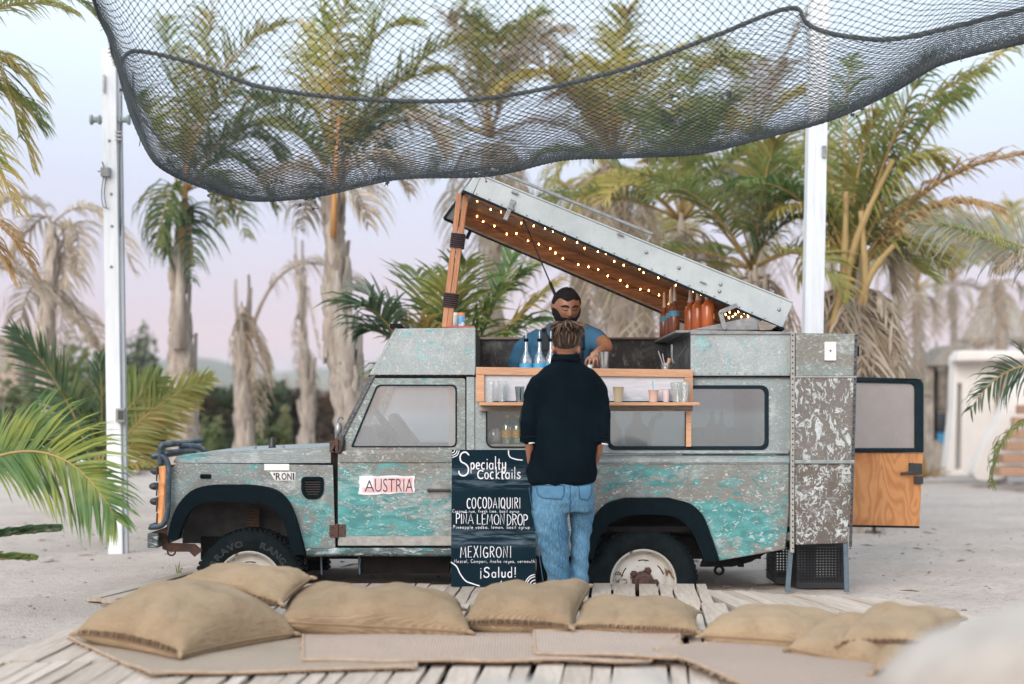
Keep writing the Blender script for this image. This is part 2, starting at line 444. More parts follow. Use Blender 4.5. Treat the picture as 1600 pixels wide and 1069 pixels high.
nt.links.new(t1.outputs[0], t3.inputs[1]); nt.links.new(t2.outputs[0], t3.inputs[2]); nt.links.new(t3.outputs[0], t5.inputs[1]); nt.links.new(t4.outputs[0], t5.inputs[2]); nt.links.new(t5.outputs[0], nt.nodes['Material Output'].inputs[0])
M['misted'] = mf
M['mesh_pane'] = glassy('hazy_rear_door_pane', (.8,.78,.76), .8, .55, (.42,.38,.36), .2)
M['clear'] = glassy('clear_tumbler', (.92,.95,.95), .80, .12, (.8,.82,.84), .05)
M['bottle_glass'] = glassy('clear_bottle_glass', (.86,.93,.95), .72, .06, (.8,.85,.9), .02)
def flat(name, c, rough=.5, emit=None, es=0, **kw):
    m = NM(name, rough, **kw); m.color(c)
    if emit:
        m.b.inputs['Emission Color'].default_value = emit+(1,); m.b.inputs['Emission Strength'].default_value = es
    return m.m
# ================================================================== sand, deck, rugs
def axis_pts(lo, hi, step, far, ratio=1.16):
    a = list(np.arange(lo, hi, step)); s = step; x = a[-1]
    while x < far: s *= ratio; x += s; a.append(x)
    s = step; x = a[0]
    b = []
    while x > -far: s *= ratio; x -= s; b.append(x)
    return np.array(b[::-1]+a)
gx = axis_pts(-8, 9, .085, 1000); gy = axis_pts(3.0, 22, .085, 1000)
nx, ny = len(gx), len(gy)
XX, YY = np.meshgrid(gx, gy)
ZZ = np.zeros_like(XX)
for j in range(ny):
    for i in range(nx):
        x, y = XX[j, i], YY[j, i]
        if abs(x) > 30 or y > 60 or y < -5: ZZ[j, i] = -.06; continue
        n1 = noise.noise(Vector((x*.35, y*.35, 1)))*.05
        n2 = noise.noise(Vector((x*1.6, y*1.6, 5)))*.022+noise.noise(Vector((x*4.2, y*4.2, 9)))*.012
        foot = 0
        d = Vector((x*2.1, y*2.1, 3.3)); 
        v = noise.voronoi(d)[0][0]
        foot = -.07*max(0, 1-v/.33)**1.0
        ZZ[j, i] = -.075+n1*.5+n2+foot
        if -2.6 < x < 2.6 and 6 < y < 10.8: ZZ[j, i] = min(ZZ[j, i], -.055)-.09*(1 if (-2.3 < x < 2.2 and 6.2 < y < 10.45) else 0)
# a small heap and drifts beside the deck
def heap(cx, cy, r, h):
    global ZZ
    ZZ = ZZ+h*np.exp(-(((XX-cx)**2+(YY-cy)**2)/r**2))
heap(-3.3, 9.9, .5, .05); heap(3.7, 10.4, .6, .05); heap(2.9, 10.9, .5, .02); heap(-3.1, 8.3, .6, .04)
verts = np.stack([XX.ravel(), YY.ravel(), ZZ.ravel()], 1)
idx = np.arange(nx*ny).reshape(ny, nx)
faces = np.stack([idx[:-1,:-1].ravel(), idx[:-1,1:].ravel(), idx[1:,1:].ravel(), idx[1:,:-1].ravel()], 1)
me = bpy.data.meshes.new('sand_ground'); me.from_pydata(verts.tolist(), [], faces.tolist()); me.update()
m = NM('pale_beach_sand', .95, spec=.1)
c = m.mix(m.thr(m.noise(.9, 5, .6), .35, .65), (.62,.53,.46), (.52,.44,.38))
c = m.mix(m.thr(m.noise(14, 6, .7, .3), .5, .72, 0, .6), c, (.28,.24,.21))
c = m.mix(m.thr(m.noise(70, 3, .6), .60, .72, 0, .55), c, (.20,.17,.15))
c = m.mix(m.thr(m.noise(45, 3, .6, loc=(4,4,4)), .64, .72, 0, .6), c, (.62,.57,.53))
m.color(c); m.bump(m.math('ADD', m.noise(7, 9, .78), m.noise(60, 3, .6)), .9, .035); M['sand'] = m.m
tag(link('sand_ground', me, None, m.m, True), kind='structure')
# pebbles and dry bits scattered on the sand
b = MB(); random.seed(3)
for i in range(700):
    x = random.uniform(-5, 5.5); y = random.uniform(7, 16)
    if abs(x) < 2.6 and y < 10.9: continue
    j = int(np.searchsorted(gy, y))-1; ii = int(np.searchsorted(gx, x))-1
    r = random.choice((.006,.008,.01,.016)); b.ball((x, y, ZZ[j, ii]+r*.3), (r*1.4, r, r*.7), 5, 3)
b.build('pebbles', simple('pebbles_and_twigs', (.20,.16,.13), (.34,.30,.26), 3, .9), kind='stuff')

b = MB()
for i in range(170):
    x = random.uniform(-6, 7); y = random.uniform(8, 24)
    if abs(x) < 2.8 and y < 11: continue
    j = int(np.searchsorted(gy, y))-1; ii = int(np.searchsorted(gx, x))-1; a = random.uniform(0, 3.14); L = random.uniform(.04,.22); w = random.uniform(.004,.014)
    c = Vector((x, y, ZZ[j, ii]+.012)); d = Vector((math.cos(a), math.sin(a), random.uniform(-.05,.1)))*L/2; e = Vector((-math.sin(a), math.cos(a), .2))*w
    b.add([c-d, c+e+Vector((0,0,.01)), c+d, c-e], [(0,1,2,3)])
b.build('dry_leaf_litter', simple('dry_leaf_litter', (.26,.19,.13), (.14,.10,.07), 6, .9), kind='stuff')
# --- boardwalk: four bays of rough planks
deckm = NM('bleached_plank', .78, spec=.2)
w = deckm.noise(5, 7, .65, .6, (9,.7,4))
c = deckm.mix(deckm.thr(w, .35, .65), (.52,.44,.365), (.38,.31,.25))
c = deckm.mix(deckm.thr(deckm.noise(3, 5, .7, .5), .5, .7, 0, .5), c, (.50,.40,.32))
c = deckm.mix(deckm.thr(deckm.noise(30, 5, .7, .2, (6,.5,3)), .62, .72, 0, .6), c, (.16,.12,.09))
c = deckm.mix(1.0, c, deckm.mix(deckm.rand(), (.84,.82,.80), (1.14,)*3), 'MULTIPLY')
deckm.color(c); deckm.bump(w, .4, .006)
deck = empty('boardwalk', (0, 8.5, 0)); tag(deck, kind='structure')
random.seed(21)
def plank_mesh(L, w):
    b = MB(); n = 4; vs = []
    e = [random.uniform(-.006,.006) for _ in range(10)]
    for i in range(n+1):
        y = -L/2+L*i/n
        vs += [(-w/2+e[i], y, -.03), (w/2+e[i+5], y, -.03), (w/2+e[i+5], y, 0), (-w/2+e[i], y, 0)]
    fs = [(0,1,2,3), tuple(4*n+k for k in (3,2,1,0))]
    for i in range(n):
        for k in range(4): fs.append((4*i+k, 4*i+4+k, 4*i+4+(k+1)%4, 4*i+(k+1)%4))
    b.add(vs, fs); return b
plank_protos = {}
def add_plank(x, y, L, w, ang, z=0.0):
    key = (round(L, 2), round(w/.02)*.02, random.randrange(3))
    if key not in plank_protos:
        b = plank_mesh(L, w); me = bpy.data.meshes.new('plank'); me.from_pydata(b.v, [], b.f); me.materials.append(deckm.m); plank_protos[key] = me
    o = bpy.data.objects.new('plank', plank_protos[key]); COL.objects.link(o); o.parent = deck
    o.location = Vector((x, y, z+random.uniform(-.004,.004)))-deck.location
    o.rotation_euler = (random.uniform(-.004,.004), random.uniform(-.012,.012), ang)
bays = [(10.70, 9.62, -1.75, 1.35, -3), (9.60, 8.50, -2.5, 1.25, -3.5), (8.48, 7.40, -2.55, 2.6, -5), (7.38, 6.30, -2.6, 2.4, -4), (6.28, 5.2, -2.3, 2.2, -4)]
for (ya, yb, xa, xb, deg) in bays:
    x = xa
    while x < xb:
        w = random.choice((.07,.09,.11,.11,.13,.15))
        d = R(deg-(2.0*(x-0)/1.5)-random.uniform(-.8,.8)); 
        add_plank(x+w/2, (ya+yb)/2+random.uniform(-.02,.02), ya-yb, w, -d-R(0) if False else R(deg)*1.0*(-1)*(-1)+R(-2.0*x/1.5), 0)
        x += w+random.choice((.012,.015,.018,.024,.034))
# the fan of longer planks at the right end, and the stub that runs back on the left
for k in range(17):
    t = k/16; x = 1.42+t*1.25; w = random.choice((.075,.085,.1)); yc = lerp(9.85, 9.45, t)-.1
    add_plank(x, yc, lerp(1.25,.95,t), w, R(lerp(8,16,t)), 0.0)
for k in range(15):
    t = k/14; add_plank(1.38+t*1.35, 8.75, .95, .085, R(lerp(7,14,t)), 0.0)
for k in range(6): add_plank(-2.65+k*.14, 10.75-.1*k, 1.5, .11, R(-12-k), -.005)
# joists seen in the gaps
for (ya, yb, xa, xb, deg) in bays:
    for yy in (ya-.15, yb+.15):
        o = MB().box(xa, xb+(1.2 if ya < 10 and ya > 9 else 0), yy-.04, yy+.04, -.075, -.032).build('joist', M['dark'], deck)

# --- woven rugs
def rugmat(name, c1, c2):
    m = NM(name, .9, spec=.1); a = m.wave(20, .8, 2, (1,1,1)); b_ = m.wave(20, .8, 2, (1,1,1), (0,0,R(90)))
    k = m.math('MULTIPLY', a, b_); nz = m.noise(3.5, 4, .6)
    c = m.mix(m.thr(k, .1, .6), c2, c1); c = m.mix(m.thr(m.noise(2.2, 6, .7), .42, .68, 0, .65), c, tuple(v*.72 for v in c1)); c = m.mix(m.thr(m.noise(45, 5, .7), .55, .7, 0, .5), c, tuple(v*.6 for v in c2)); m.color(c); m.bump(m.math('ADD', k, m.math('MULTIPLY', m.noise(24, 4, .6), 1.5)), .8, .01); return m.m
fr_m = simple('rug_fringe', (.42,.31,.22), (.30,.21,.14), 30, .9)
def rug(px, z, mat, label, th=.012, fold=0):
    P4 = [G(*p, z) for p in px]; ctr = sum(P4, Vector())/4
    root = empty('woven_rug', Vector((ctr.x, ctr.y, z)), label, 'rug', 'woven rugs laid on the deck')
    n, mm = 40, 16; b = MB(); vs = []
    for s in (0, 1):
        for j in range(mm+1):
            for i in range(n+1):
                u, v = i/n, j/mm
                p = P4[0].lerp(P4[1], u).lerp(P4[3].lerp(P4[2], u), v)
                wv = noise.noise(Vector((p.x*2.2, p.y*2.2, z*50)))*.020
                ex = noise.noise(Vector((p.x*3.2, p.y*3.2, z*90+3)))*.040
                zz = z+th*s+max(-.002, wv)
                vs.append((p.x, p.y+ex*(1 if j in (0, mm) else 0), zz))
    N = (n+1)*(mm+1); fs = []
    for j in range(mm):
        for i in range(n):
            a = j*(n+1)+i; fs.append((a+N, a+1+N, a+n+2+N, a+n+1+N)); fs.append((a, a+n+1, a+n+2, a+1))
    for i in range(n):
        fs.append((i, i+1, i+1+N, i+N)); a = mm*(n+1)+i; fs.append((a+1, a, a+N, a+1+N))
    for j in range(mm):
        a = j*(n+1); fs.append((a+n+1, a, a+N, a+n+1+N)); a += n; fs.append((a, a+n+1, a+n+1+N, a+N))
    b.add(vs, fs); b.build('weave', mat, root, smooth=False)
    h = MB()
    for k in range(4):
        pts = []
        for i in range(30):
            u = i/29; p = P4[k].lerp(P4[(k+1)%4], u)
            wv = noise.noise(Vector((p.x*2.2, p.y*2.2, z*50)))*.020
            pts.append((p.x, p.y+noise.noise(Vector((p.x*3.2, p.y*3.2, z*90+3)))*.040*(k in (0,2)), z+th*.8+max(-.002, wv)))
        h.tube(pts, .008, 6)
    h.build('hem', fr_m, root, smooth=True)
    f = MB()
    for k in range(4):
        for i in range(60):
            u = random.random(); p = P4[k].lerp(P4[(k+1)%4], u); e = (P4[(k+1)%4]-P4[k]).normalized(); o_ = e.cross(Vector((0,0,1)))
            L = random.uniform(.005,.022); f.tube([p+Vector((0,0,z*0+th*.6)), p+Vector((0,0,-.0))+o_*L+e*random.uniform(-.01,.01)+Vector((0,0,.002))], .0018, 3)
    f.build('loose_threads', fr_m, root, kind='stuff')
rug([(106,999),(240,1058),(650,1047),(660,962)], .006, rugmat('greyish_jute', (.50,.41,.32), (.35,.27,.20)), 'grey jute rug under the big front cushion at the left')
rug([(474,1035),(1015,1036),(1075,985),(474,985)], .020, rugmat('pinkish_jute', (.56,.44,.36), (.42,.31,.24)), 'long pinkish jute rug below the two middle cushions')
rug([(838,1025),(1062,1032),(1062,990),(834,992)], .030, rugmat('pale_pink_jute', (.58,.47,.39), (.44,.33,.26)), 'small pale rug overlapping the long rug near the centre')
rug([(1022,1016),(1190,1085),(1500,1085),(1330,985)], .034, rugmat('sandy_jute', (.54,.43,.35), (.38,.28,.22)), 'sandy rug set askew under the cushions at the right')

# --- jute sack cushions
jm = NM('jute_sacking', .88, spec=.15)
a = jm.wave(60, .8, 2, (1,1,1)); b_ = jm.wave(60, .8, 2, (1,1,1), (0,0,R(90))); k = jm.math('MULTIPLY', a, b_)
nz = jm.noise(4.5, 5, .65); c = jm.mix(jm.thr(nz, .33, .68), (.50,.37,.24), (.40,.29,.18))
c = jm.mix(jm.thr(k, .0, .5, .35, 0), c, (.30,.20,.11)); c = jm.mix(jm.thr(jm.noise(40, 4, .7, 0, (1,1,.3)), .58, .72, 0, .35), c, (.26,.17,.10))
c = jm.mix(jm.thr(jm.noise(2.6, 7, .72, .6), .50, .70, 0, .5), c, (.20,.135,.08)); c = jm.mix(jm.thr(jm.noise(16, 6, .7, .3, (1,1,3.5)), .56, .70, 0, .45), c, (.46,.37,.27))
c = jm.mix(1.0, c, jm.mix(jm.rand(), (.88,.87,.86), (1.10,)*3), 'MULTIPLY')
jm.color(c); jm.bump(jm.math('ADD', jm.math('ADD', k, jm.math('MULTIPLY', jm.noise(26, 5, .7), 2.0)), jm.math('MULTIPLY', jm.noise(6, 5, .6, 1.5, (1,1,2.5)), 4.0)), .7, .010)
stm = flat('dark_sack_stitching', (.09,.05,.03), .9)
seamm = flat('sack_seam', (.24,.155,.09), .9)
def cushion(c4, th0, low=.35, label='', stitch=(0,), seed=1, pinch=.10, sag=0.0, bend=None, tagc=None):
    """c4: front-left, front-right, back-right, back-left seam corners"""
    th = th0*.80
    c4 = [Vector(c) for c in c4]; ctr = sum(c4, Vector())/4
    root = empty('sack_cushion', (ctr.x, ctr.y, min(.02, ctr.z)), label, 'cushion', 'stuffed jute sack cushions on the deck')
    nrm = ((c4[1]-c4[0]).cross(c4[3]-c4[0])+(c4[3]-c4[2]).cross(c4[1]-c4[2])).normalized()
    n, mm = 44, 34
    def plan(u, v):
        uu = u*(1-pinch*(1-v*v)**1.0*abs(u)**2); vv = v*(1-pinch*1.1*(1-u*u)*abs(v)**2)
        s, t = (uu+1)/2, (vv+1)/2
        return c4[0].lerp(c4[1], s).lerp(c4[3].lerp(c4[2], s), t)
    def H(u, v):
        k = max(0, (1-abs(u)**2.6))*max(0, (1-abs(v)**2.4)); return k**.37
    def pt(u, v, s):
        p = plan(u, v); h = H(u, v)
        # creases that run in from corners and seams
        dc = min((abs(abs(u)-1)**2+abs(abs(v)-1)**2)**.5, 1)
        ang = math.atan2(abs(abs(v)-1), abs(abs(u)-1)+1e-6)
        cr = math.sin(ang*22+seed)*.010*math.exp(-dc*4)*h*1.6
        cr += noise.noise(Vector((p.x*3+seed, p.y*3, 1)))*.055*h + noise.noise(Vector((p.x*8+seed, p.y*4, 2)))*.020*h
        cr += -.010*h*math.exp(-((u*.8+v*.6+.3*math.sin(seed+v*3))/.10)**2)-.008*h*math.exp(-((u*.5-v*.9-.35+.2*math.sin(seed*2+u*4))/.08)**2)
        edge = abs(v)**6; cr += math.sin(u*37+seed)*.006*edge*h*2+math.sin(v*29+seed)*.006*abs(u)**6*h*2
        zz = nrm*((th*(1-low))*h+cr if s else -th*low*min(1, h*1.25))
        q_ = p+zz
        if bend: q_.z += bend*max(0, u-.1)**2*1.0*(.6+.4*v)
        if not s and q_.z < .018: q_.z = .018
        return q_
    def us(n): return [math.sin(math.pi/2*(2*i/n-1)) for i in range(n+1)]
    U, V_ = us(n), us(mm); vs = []; fs = []
    for s in (1, 0):
        for v in V_:
            for u in U: vs.append(pt(u, v, s))
    N = (n+1)*(mm+1)
    for j in range(mm):
        for i in range(n):
            a = j*(n+1)+i; fs.append((a, a+1, a+n+2, a+n+1)); fs.append((a+N, a+n+1+N, a+n+2+N, a+1+N))
    b = MB().add(vs, fs)
    off = wloc(root); me = bpy.data.meshes.new('sacking'); me.from_pydata([tuple(Vector(v)-off) for v in b.v], [], b.f)
    bm = bmesh.new(); bm.from_mesh(me); bmesh.ops.remove_doubles(bm, verts=bm.verts, dist=.0008); bm.to_mesh(me); bm.free()
    o = link('sacking', me, root, jm.m, True)
    sides = [lambda t: pt(2*t-1, -1, 1), lambda t: pt(1, 2*t-1, 1), lambda t: pt(1-2*t, 1, 1), lambda t: pt(-1, 1-2*t, 1)]
    hb = MB()
    for f_ in sides: hb.tube([f_(i/24) for i in range(25)], .006, 6)
    hb.build('seam', seamm, root, smooth=True)
    sbm = MB()
    for si in stitch:
        f_ = sides[si]; inn = lambda t: pt(2*t-1, -.9975, 1) if si == 0 else (pt(.9975, 2*t-1, 1) if si == 1 else pt(-.9975, 1-2*t, 1))
        for i in range(46):
            t = .03+.94*i/46+random.uniform(-.004,.004); a = f_(t); a2 = inn(min(1, t+.008))
            sbm.tube([a+Vector((0,-.005,-.002)), (a+a2)/2+Vector((0,-.009,.003)), a2+Vector((0,-.004,.003))], .0028, 4)
    if sbm.v: sbm.build('stitches', stm, root, kind='stuff')
    for k_, cc in enumerate(c4):
        eb = MB()
        p = pt((-1,1,1,-1)[k_], (-1,-1,1,1)[k_], 1); d = (p-ctr).normalized()
        eb.tube([p-d*.03, p+d*.005, p+d*.03+Vector((0,0,-.006))], [.016,.013,.008], 7)
        eb.build('corner_tuft', jm.m, root, smooth=True)
    if tagc:
        p = pt(tagc, -.90, 1); eb = MB(); eb.box(p.x-.014, p.x+.014, p.y-.012, p.y-.008, p.z-.03, p.z+.02); eb.build('white_tag', M['white_plastic'], root)
    return root
def C(x, y, Y): return P(x, y, Y)
cushion([C(118,990,7.85),C(282,1024,7.30),C(463,990,8.05),C(300,930,8.85)], .41, .32, 'biggest sack cushion, lying corner-on in front at the left', (0,3), 1, .09, tagc=None)
cushion([C(437,972,8.05),C(735,988,8.0),C(722,952,8.85),C(445,948,8.95)], .36, .35, 'long sack cushion between the big left one and the centre', (), 2, .05)
cushion([C(727,975,8.15),C(893,982,8.05),C(922,922,8.85),C(745,945,8.9)], .31, .36, 'sack cushion with its right end humped up before the standing man', (0,), 3, .05, bend=.03)
cushion([C(897,978,8.1),C(1093,989,8.02),C(1090,956,8.7),C(905,948,8.85)], .21, .36, 'flat sack cushion just right of the standing man', (0,), 4, .05)
cushion([C(1095,994,7.75),C(1272,1006,7.5),C(1335,976,8.1),C(1140,968,8.3)], .25, .40, 'sack cushion with pointed left tip and no visible stitching, right of centre', (), 5, .06)
cushion([C(1232,1014,7.40),C(1384,1050,6.98),C(1408,1000,7.7),C(1300,976,7.8)], .28, .42, 'lower sack cushion leaning under the stitched one at the right', (), 6, .05)
cushion([C(1311,1006,7.2),C(1445,1006,7.0),C(1505,966,7.75),C(1362,960,7.85)], .23, .40, 'stitched sack cushion on top of the pile beside the boulder', (0,), 7, .06)
cushion([C(1362,1052,6.75),C(1475,1044,6.65),C(1485,1022,7.1),C(1385,1030,7.1)], .20, .42, 'lowest sack cushion, half hidden by the boulder', (0,), 8, .06)
cushion([C(280,908,8.55),C(440,944,8.15),C(487,903,8.55),C(335,886,9.1)], .19, .42, 'small sack cushion lying on top of the others before the front wheel', (0,), 9, .05)

# --- boulders near the camera
bmat = simple('pale_limestone', (.46,.405,.35), (.24,.20,.165), 2.2, .85, .5, detail=8, bd=.05)
def boulder(c, r, seed, label, name='boulder', mat=None, grp=None, amp=.22, sub=4):
    bm = bmesh.new(); bmesh.ops.create_icosphere(bm, subdivisions=sub, radius=1)
    for v in bm.verts:
        p = v.co.copy(); n1 = noise.noise(p*1.1+Vector((seed,0,0)))*amp+noise.noise(p*2.7+Vector((0,seed,0)))*amp*.4+noise.noise(p*7+Vector((0,0,seed)))*amp*.1
        p *= 1+n1; v.co = Vector((p.x*r[0], p.y*r[1], p.z*r[2]))
    me = bpy.data.meshes.new(name); bm.to_mesh(me); bm.free()
    o = link(name, me, None, mat or bmat, True); o.location = c
    return tag(o, label, 'rock', grp)
boulder(P(1690,1160,3.3)+Vector((.13,0,-.1)), (.54,.5,.50), 3.1, 'big pale boulder out of focus at the lower right corner')
boulder(P(790,1190,3.6), (.23,.25,.19), 8.2, 'blurred white rock just below the picture centre, the larger of two', grp=None)
boulder(P(1000,1175,3.5), (.22,.25,.165), 5.5, 'blurred white rock low in front, right of the centre')
boulder(P(640,1200,3.6), (.20,.2,.18), 1.5, 'blurred white rock low in front, leftmost of three')
# ================================================================== the bar truck
Y0 = 10.8; KS = Y0/F_PX
def q(x, y): return ((x-CX)*KS, CAMZ-(y-HY)*KS)
def qs(*pts): return [q(*p) for p in pts]
YF = Y0+1.68           # far side
truck = empty('bar_truck', (-.2, Y0+.84, 0), 'old off-road truck serving as a bar, turquoise paint flaking, roof lid propped open', 'truck')

def side_copy(fn):       # near and far flank
    fn(Y0, Y0+.03); fn(YF-.03, YF)

# front wing
ring = MB()
wing_out = roundpoly(qs((262,838),(258,800),(262,745),(272,724),(516,727),(520,727),(524,862),(478,862),(474,845),(461,798),(438,766),(400,757),(330,757),(300,764),(280,789),(266,838)), [.01,.05,.06,.04,0,0,0,0,.05,.08,.12,.08,.08,.12,.08,.0], 3)
vent = roundpoly(qs((472,746),(505,746),(505,768),(498,779),(479,779),(472,768)), .03, 3)
for y0, y1 in ((Y0, Y0+.03), (YF-.03, YF)):
    MB().prism(wing_out, [vent], y0, y1).build('front_wing', M['paint_wing'], truck, bevel=.006)
b = MB()
fr = [q(474,748), q(504,778)]
b.prism(roundpoly(qs((471,745),(506,745),(506,769),(499,780),(478,780),(471,769)), .03, 3), [roundpoly(qs((476,750),(501,750),(501,768),(495,775),(482,775),(476,768)), .02, 3)], Y0-.012, Y0+.03)
vf = b.build('side_vent', M['rubber'], truck, bevel=.003)
b = MB(); vx0, vz0 = q(473, 779); vx1, vz1 = q(504, 747)
b.box(vx0, vx1, Y0+.026, Y0+.034, vz0, vz1)
b.build('vent_back', M['dark'], vf)
for i in range(8):
    z = lerp(vz0+.012, vz1-.012, i/7)
    MB().box(vx0+.008, vx1-.008, Y0+.004, Y0+.02, z-.003, z+.003).build('vent_slat', M['black_metal'], vf)
# side repeater, stickers on the wing
x0, z0 = q(313, 748); x1, z1 = q(330, 741)
MB().prism(rrect(x0, z0, x1, z1, .01), [], Y0-.008, Y0+.002).build('side_marker', M['rubber'], truck)
x0, z0 = q(413, 735); x1, z1 = q(452, 725)
MB().box(x0, x1, Y0-.004, Y0+.001, z0, z1).build('blank_plate', M['white_plastic'], truck)

# bonnet
side = qs((268,722),(272,716),(284,711),(330,706),(400,703),(470,700),(518,697),(518,724),(400,724.5),(270,724))
b = MB(); b.prism(side, [], Y0+.045, YF-.045); b.build('bonnet', M['paint_bonnet'], truck, bevel=.012)
b = MB(); b.prism(qs((266,727),(520,727.5),(520,730),(266,730)), [], Y0+.03, YF-.03); b.build('wing_top', M['dark'], truck)
for (x, y, h) in ((385,705,8), (430,704,7)):
    p = q(x, y); MB().lathe([(.0,0),(.022,0),(.022,.012),(.012,.018),(.016,.035),(.0,.04)], (p[0], Y0+.35, p[1]-.01), 10).build('bonnet_catch', M['metal'], truck, smooth=True)
p = q(408, 706); b = MB(); b.lathe([(.0,0),(.03,0),(.028,.05),(.02,.07),(.018,.10),(.008,.115),(0,.12)], (p[0], Y0+.5, p[1]-.02), 12); b.build('air_intake_knob', M['black_metal'], truck, smooth=True)
# front face, grille and lamps
fx = q(264, 0)[0]
b = MB(); b.box(fx, fx+.03, Y0+.03, YF-.03, q(0,838)[1], q(0,728)[1]); b.build('front_panel', M['paint_wing'], truck)
amber = NM('amber_glow_wood', .35); ac = amber.mix(amber.thr(amber.noise(9, 5, .6, .4, (1,1,.5)), .35, .65), (.80,.36,.14), (.22,.08,.035)); amber.color(ac)
amber.l(ac, amber.b.inputs['Emission Color']); amber.b.inputs['Emission Strength'].default_value = .45  # emission paints lamplight into the amber wood; the board is no lamp
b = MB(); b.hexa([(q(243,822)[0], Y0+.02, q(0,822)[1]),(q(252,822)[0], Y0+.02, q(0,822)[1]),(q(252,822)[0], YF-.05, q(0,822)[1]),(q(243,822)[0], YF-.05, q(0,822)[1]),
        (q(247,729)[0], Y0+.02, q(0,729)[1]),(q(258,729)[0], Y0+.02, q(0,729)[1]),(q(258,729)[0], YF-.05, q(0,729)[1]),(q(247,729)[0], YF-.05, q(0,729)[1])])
b.build('glow_board', amber.m, truck, bevel=.01, label='amber wooden board with painted-in glow across the front of the truck')
b = MB()
for i, (ya, yb) in enumerate(((729,752),(754,775),(777,800),(802,822))):
    b.tube([(q(245,0)[0], Y0+.012, q(0,ya)[1]), (q(244,0)[0], Y0+.012, q(0,yb)[1])], .006, 6)
b.build('board_rim', M['black_metal'], truck)
for (x, y) in ((239,737),(237,761),(238,785)):
    for dy in (.1, .55, 1.1):
        p = q(x, y)
        sp_ = MB().ball((p[0], Y0+dy, p[1]), (.045,.04,.028), 12, 8).build('spotlight', M['black_metal'], truck, smooth=True)
# bull bar
yb0, yb1 = Y0-.05, Y0+.95
b = MB()
for yy in (yb0, yb1):
    b.tube(smoothpath([(q(240,712)[0],yy,q(0,713)[1]),(q(252,712)[0],yy,q(0,711)[1]),(q(262,717)[0],yy,q(0,718)[1]),(q(266,735)[0],yy,q(0,735)[1]),
        (q(265,780)[0],yy,q(0,780)[1]),(q(263,806)[0],yy,q(0,806)[1]),(q(255,820)[0],yy,q(0,820)[1]),(q(240,823)[0],yy,q(0,823)[1]),(q(236,823)[0],yy,q(0,822)[1])], 5), .021, 10)
    b.tube(smoothpath([(q(253,722)[0],yy,q(0,727)[1]),(q(253,705)[0],yy,q(0,705)[1]),(q(257,696)[0],yy,q(0,695)[1]),(q(272,693)[0],yy+.05,q(0,693)[1])], 5), .022, 10)
for (x, y) in ((258,695),(262,708),(242,713),(240,822)):
    b.tube([(q(x,0)[0], yb0, q(0,y)[1]), (q(x,0)[0], yb1, q(0,y)[1])], .022, 10)
b.tube(smoothpath([(q(258,0)[0],yb0+.5,q(0,700)[1]),(q(280,0)[0],yb0+.55,q(0,700)[1]),(q(296,0)[0],yb0+.6,q(0,708)[1]),(q(302,0)[0],yb0+.6,q(0,722)[1])],5), .02, 10)
b.build('bull_bar', M['bar_tube'], truck, smooth=True)
# bumper with its bracket and tow eye
b = MB(); b.box(q(231,0)[0], q(248,0)[0], Y0-.02, YF+.02, q(0,856)[1], q(0,833)[1]); b.build('bumper', M['sill'], truck, bevel=.008)
b = MB(); b.prism(qs((246,832),(258,832),(258,850),(300,852),(312,862),(300,872),(292,864),(262,864),(250,860)), [], Y0+.08, Y0+.11)
b.prism(qs((255,826),(262,822),(262,834),(236,832)), [], Y0+.0, Y0+.6); b.build('bumper_bracket', M['rust'], truck)
def ringm(c, r, t, name, mat, ax='y'):
    pts = [(c[0]+r*math.cos(a), c[1], c[2]+r*math.sin(a)) for a in [2*math.pi*i/16 for i in range(17)]]
    MB().tube(pts, t, 7, cap=False).build(name, mat, truck, smooth=True)
p = q(263, 864); ringm((p[0], Y0+.1, p[1]), .028, .007, 'tow_eye', M['rust'])
p = q(1131, 897); ringm((p[0], Y0+.25, p[1]), .03, .011, 'tow_eye', M['dark'])
b = MB(); p = q(1131, 888); b.box(p[0]-.012, p[0]+.012, Y0+.24, Y0+.26, p[1], p[1]+.06)
p = q(1165, 880); b.box(p[0]-.02, p[0]+.02, Y0+.2, Y0+.28, p[1]-.05, p[1]+.06); b.build('tow_eye_bracket', M['dark'], truck)

# wheel arch flares
def flare(outer, inner, name):
    o = smoothpath([(a, b, 0) for a, b in qs(*outer)], 4); i = smoothpath([(a, b, 0) for a, b in qs(*inner)], 4)
    loop = [(p.x, p.y) for p in o]+[(p.x, p.y) for p in reversed(i)]
    for y0, y1 in ((Y0-.07, Y0+.02), (YF-.02, YF+.07)):
        MB().prism(loop, [], y0, y1).build(name, M['rubber'], truck, bevel=.015)
flare([(264,842),(272,808),(284,784),(304,765),(332,758),(366,757),(402,758),(434,766),(454,786),(466,818),(473,850),(478,866)],
      [(281,842),(290,815),(300,798),(316,787),(342,783),(370,783),(404,784),(428,792),(442,808),(450,830),(455,850),(457,866)], 'wheel_arch_flare')
flare([(909,872),(916,838),(928,806),(948,786),(975,779),(1010,778),(1045,779),(1076,786),(1096,804),(1108,832),(1117,858),(1122,876)],
      [(926,872),(932,850),(944,826),(962,812),(985,804),(1012,803),(1040,804),(1062,812),(1080,830),(1090,852),(1096,868),(1098,876)], 'wheel_arch_flare')
# dark wheel tubs: far wall, roof
for (xa, xb, yt, nm) in ((268,470,770,'front'), (918,1118,788,'rear')):
    b = MB(); b.box(q(xa,0)[0], q(xb,0)[0], Y0+.36, Y0+.38, q(0,856)[1], q(0,yt)[1]); b.box(q(xa,0)[0], q(xb,0)[0], Y0+.03, Y0+.36, q(0,yt+2)[1], q(0,yt)[1])
    b.build('wheel_tub', M['inner_arch'] if nm == 'front' else M['dark'], truck)
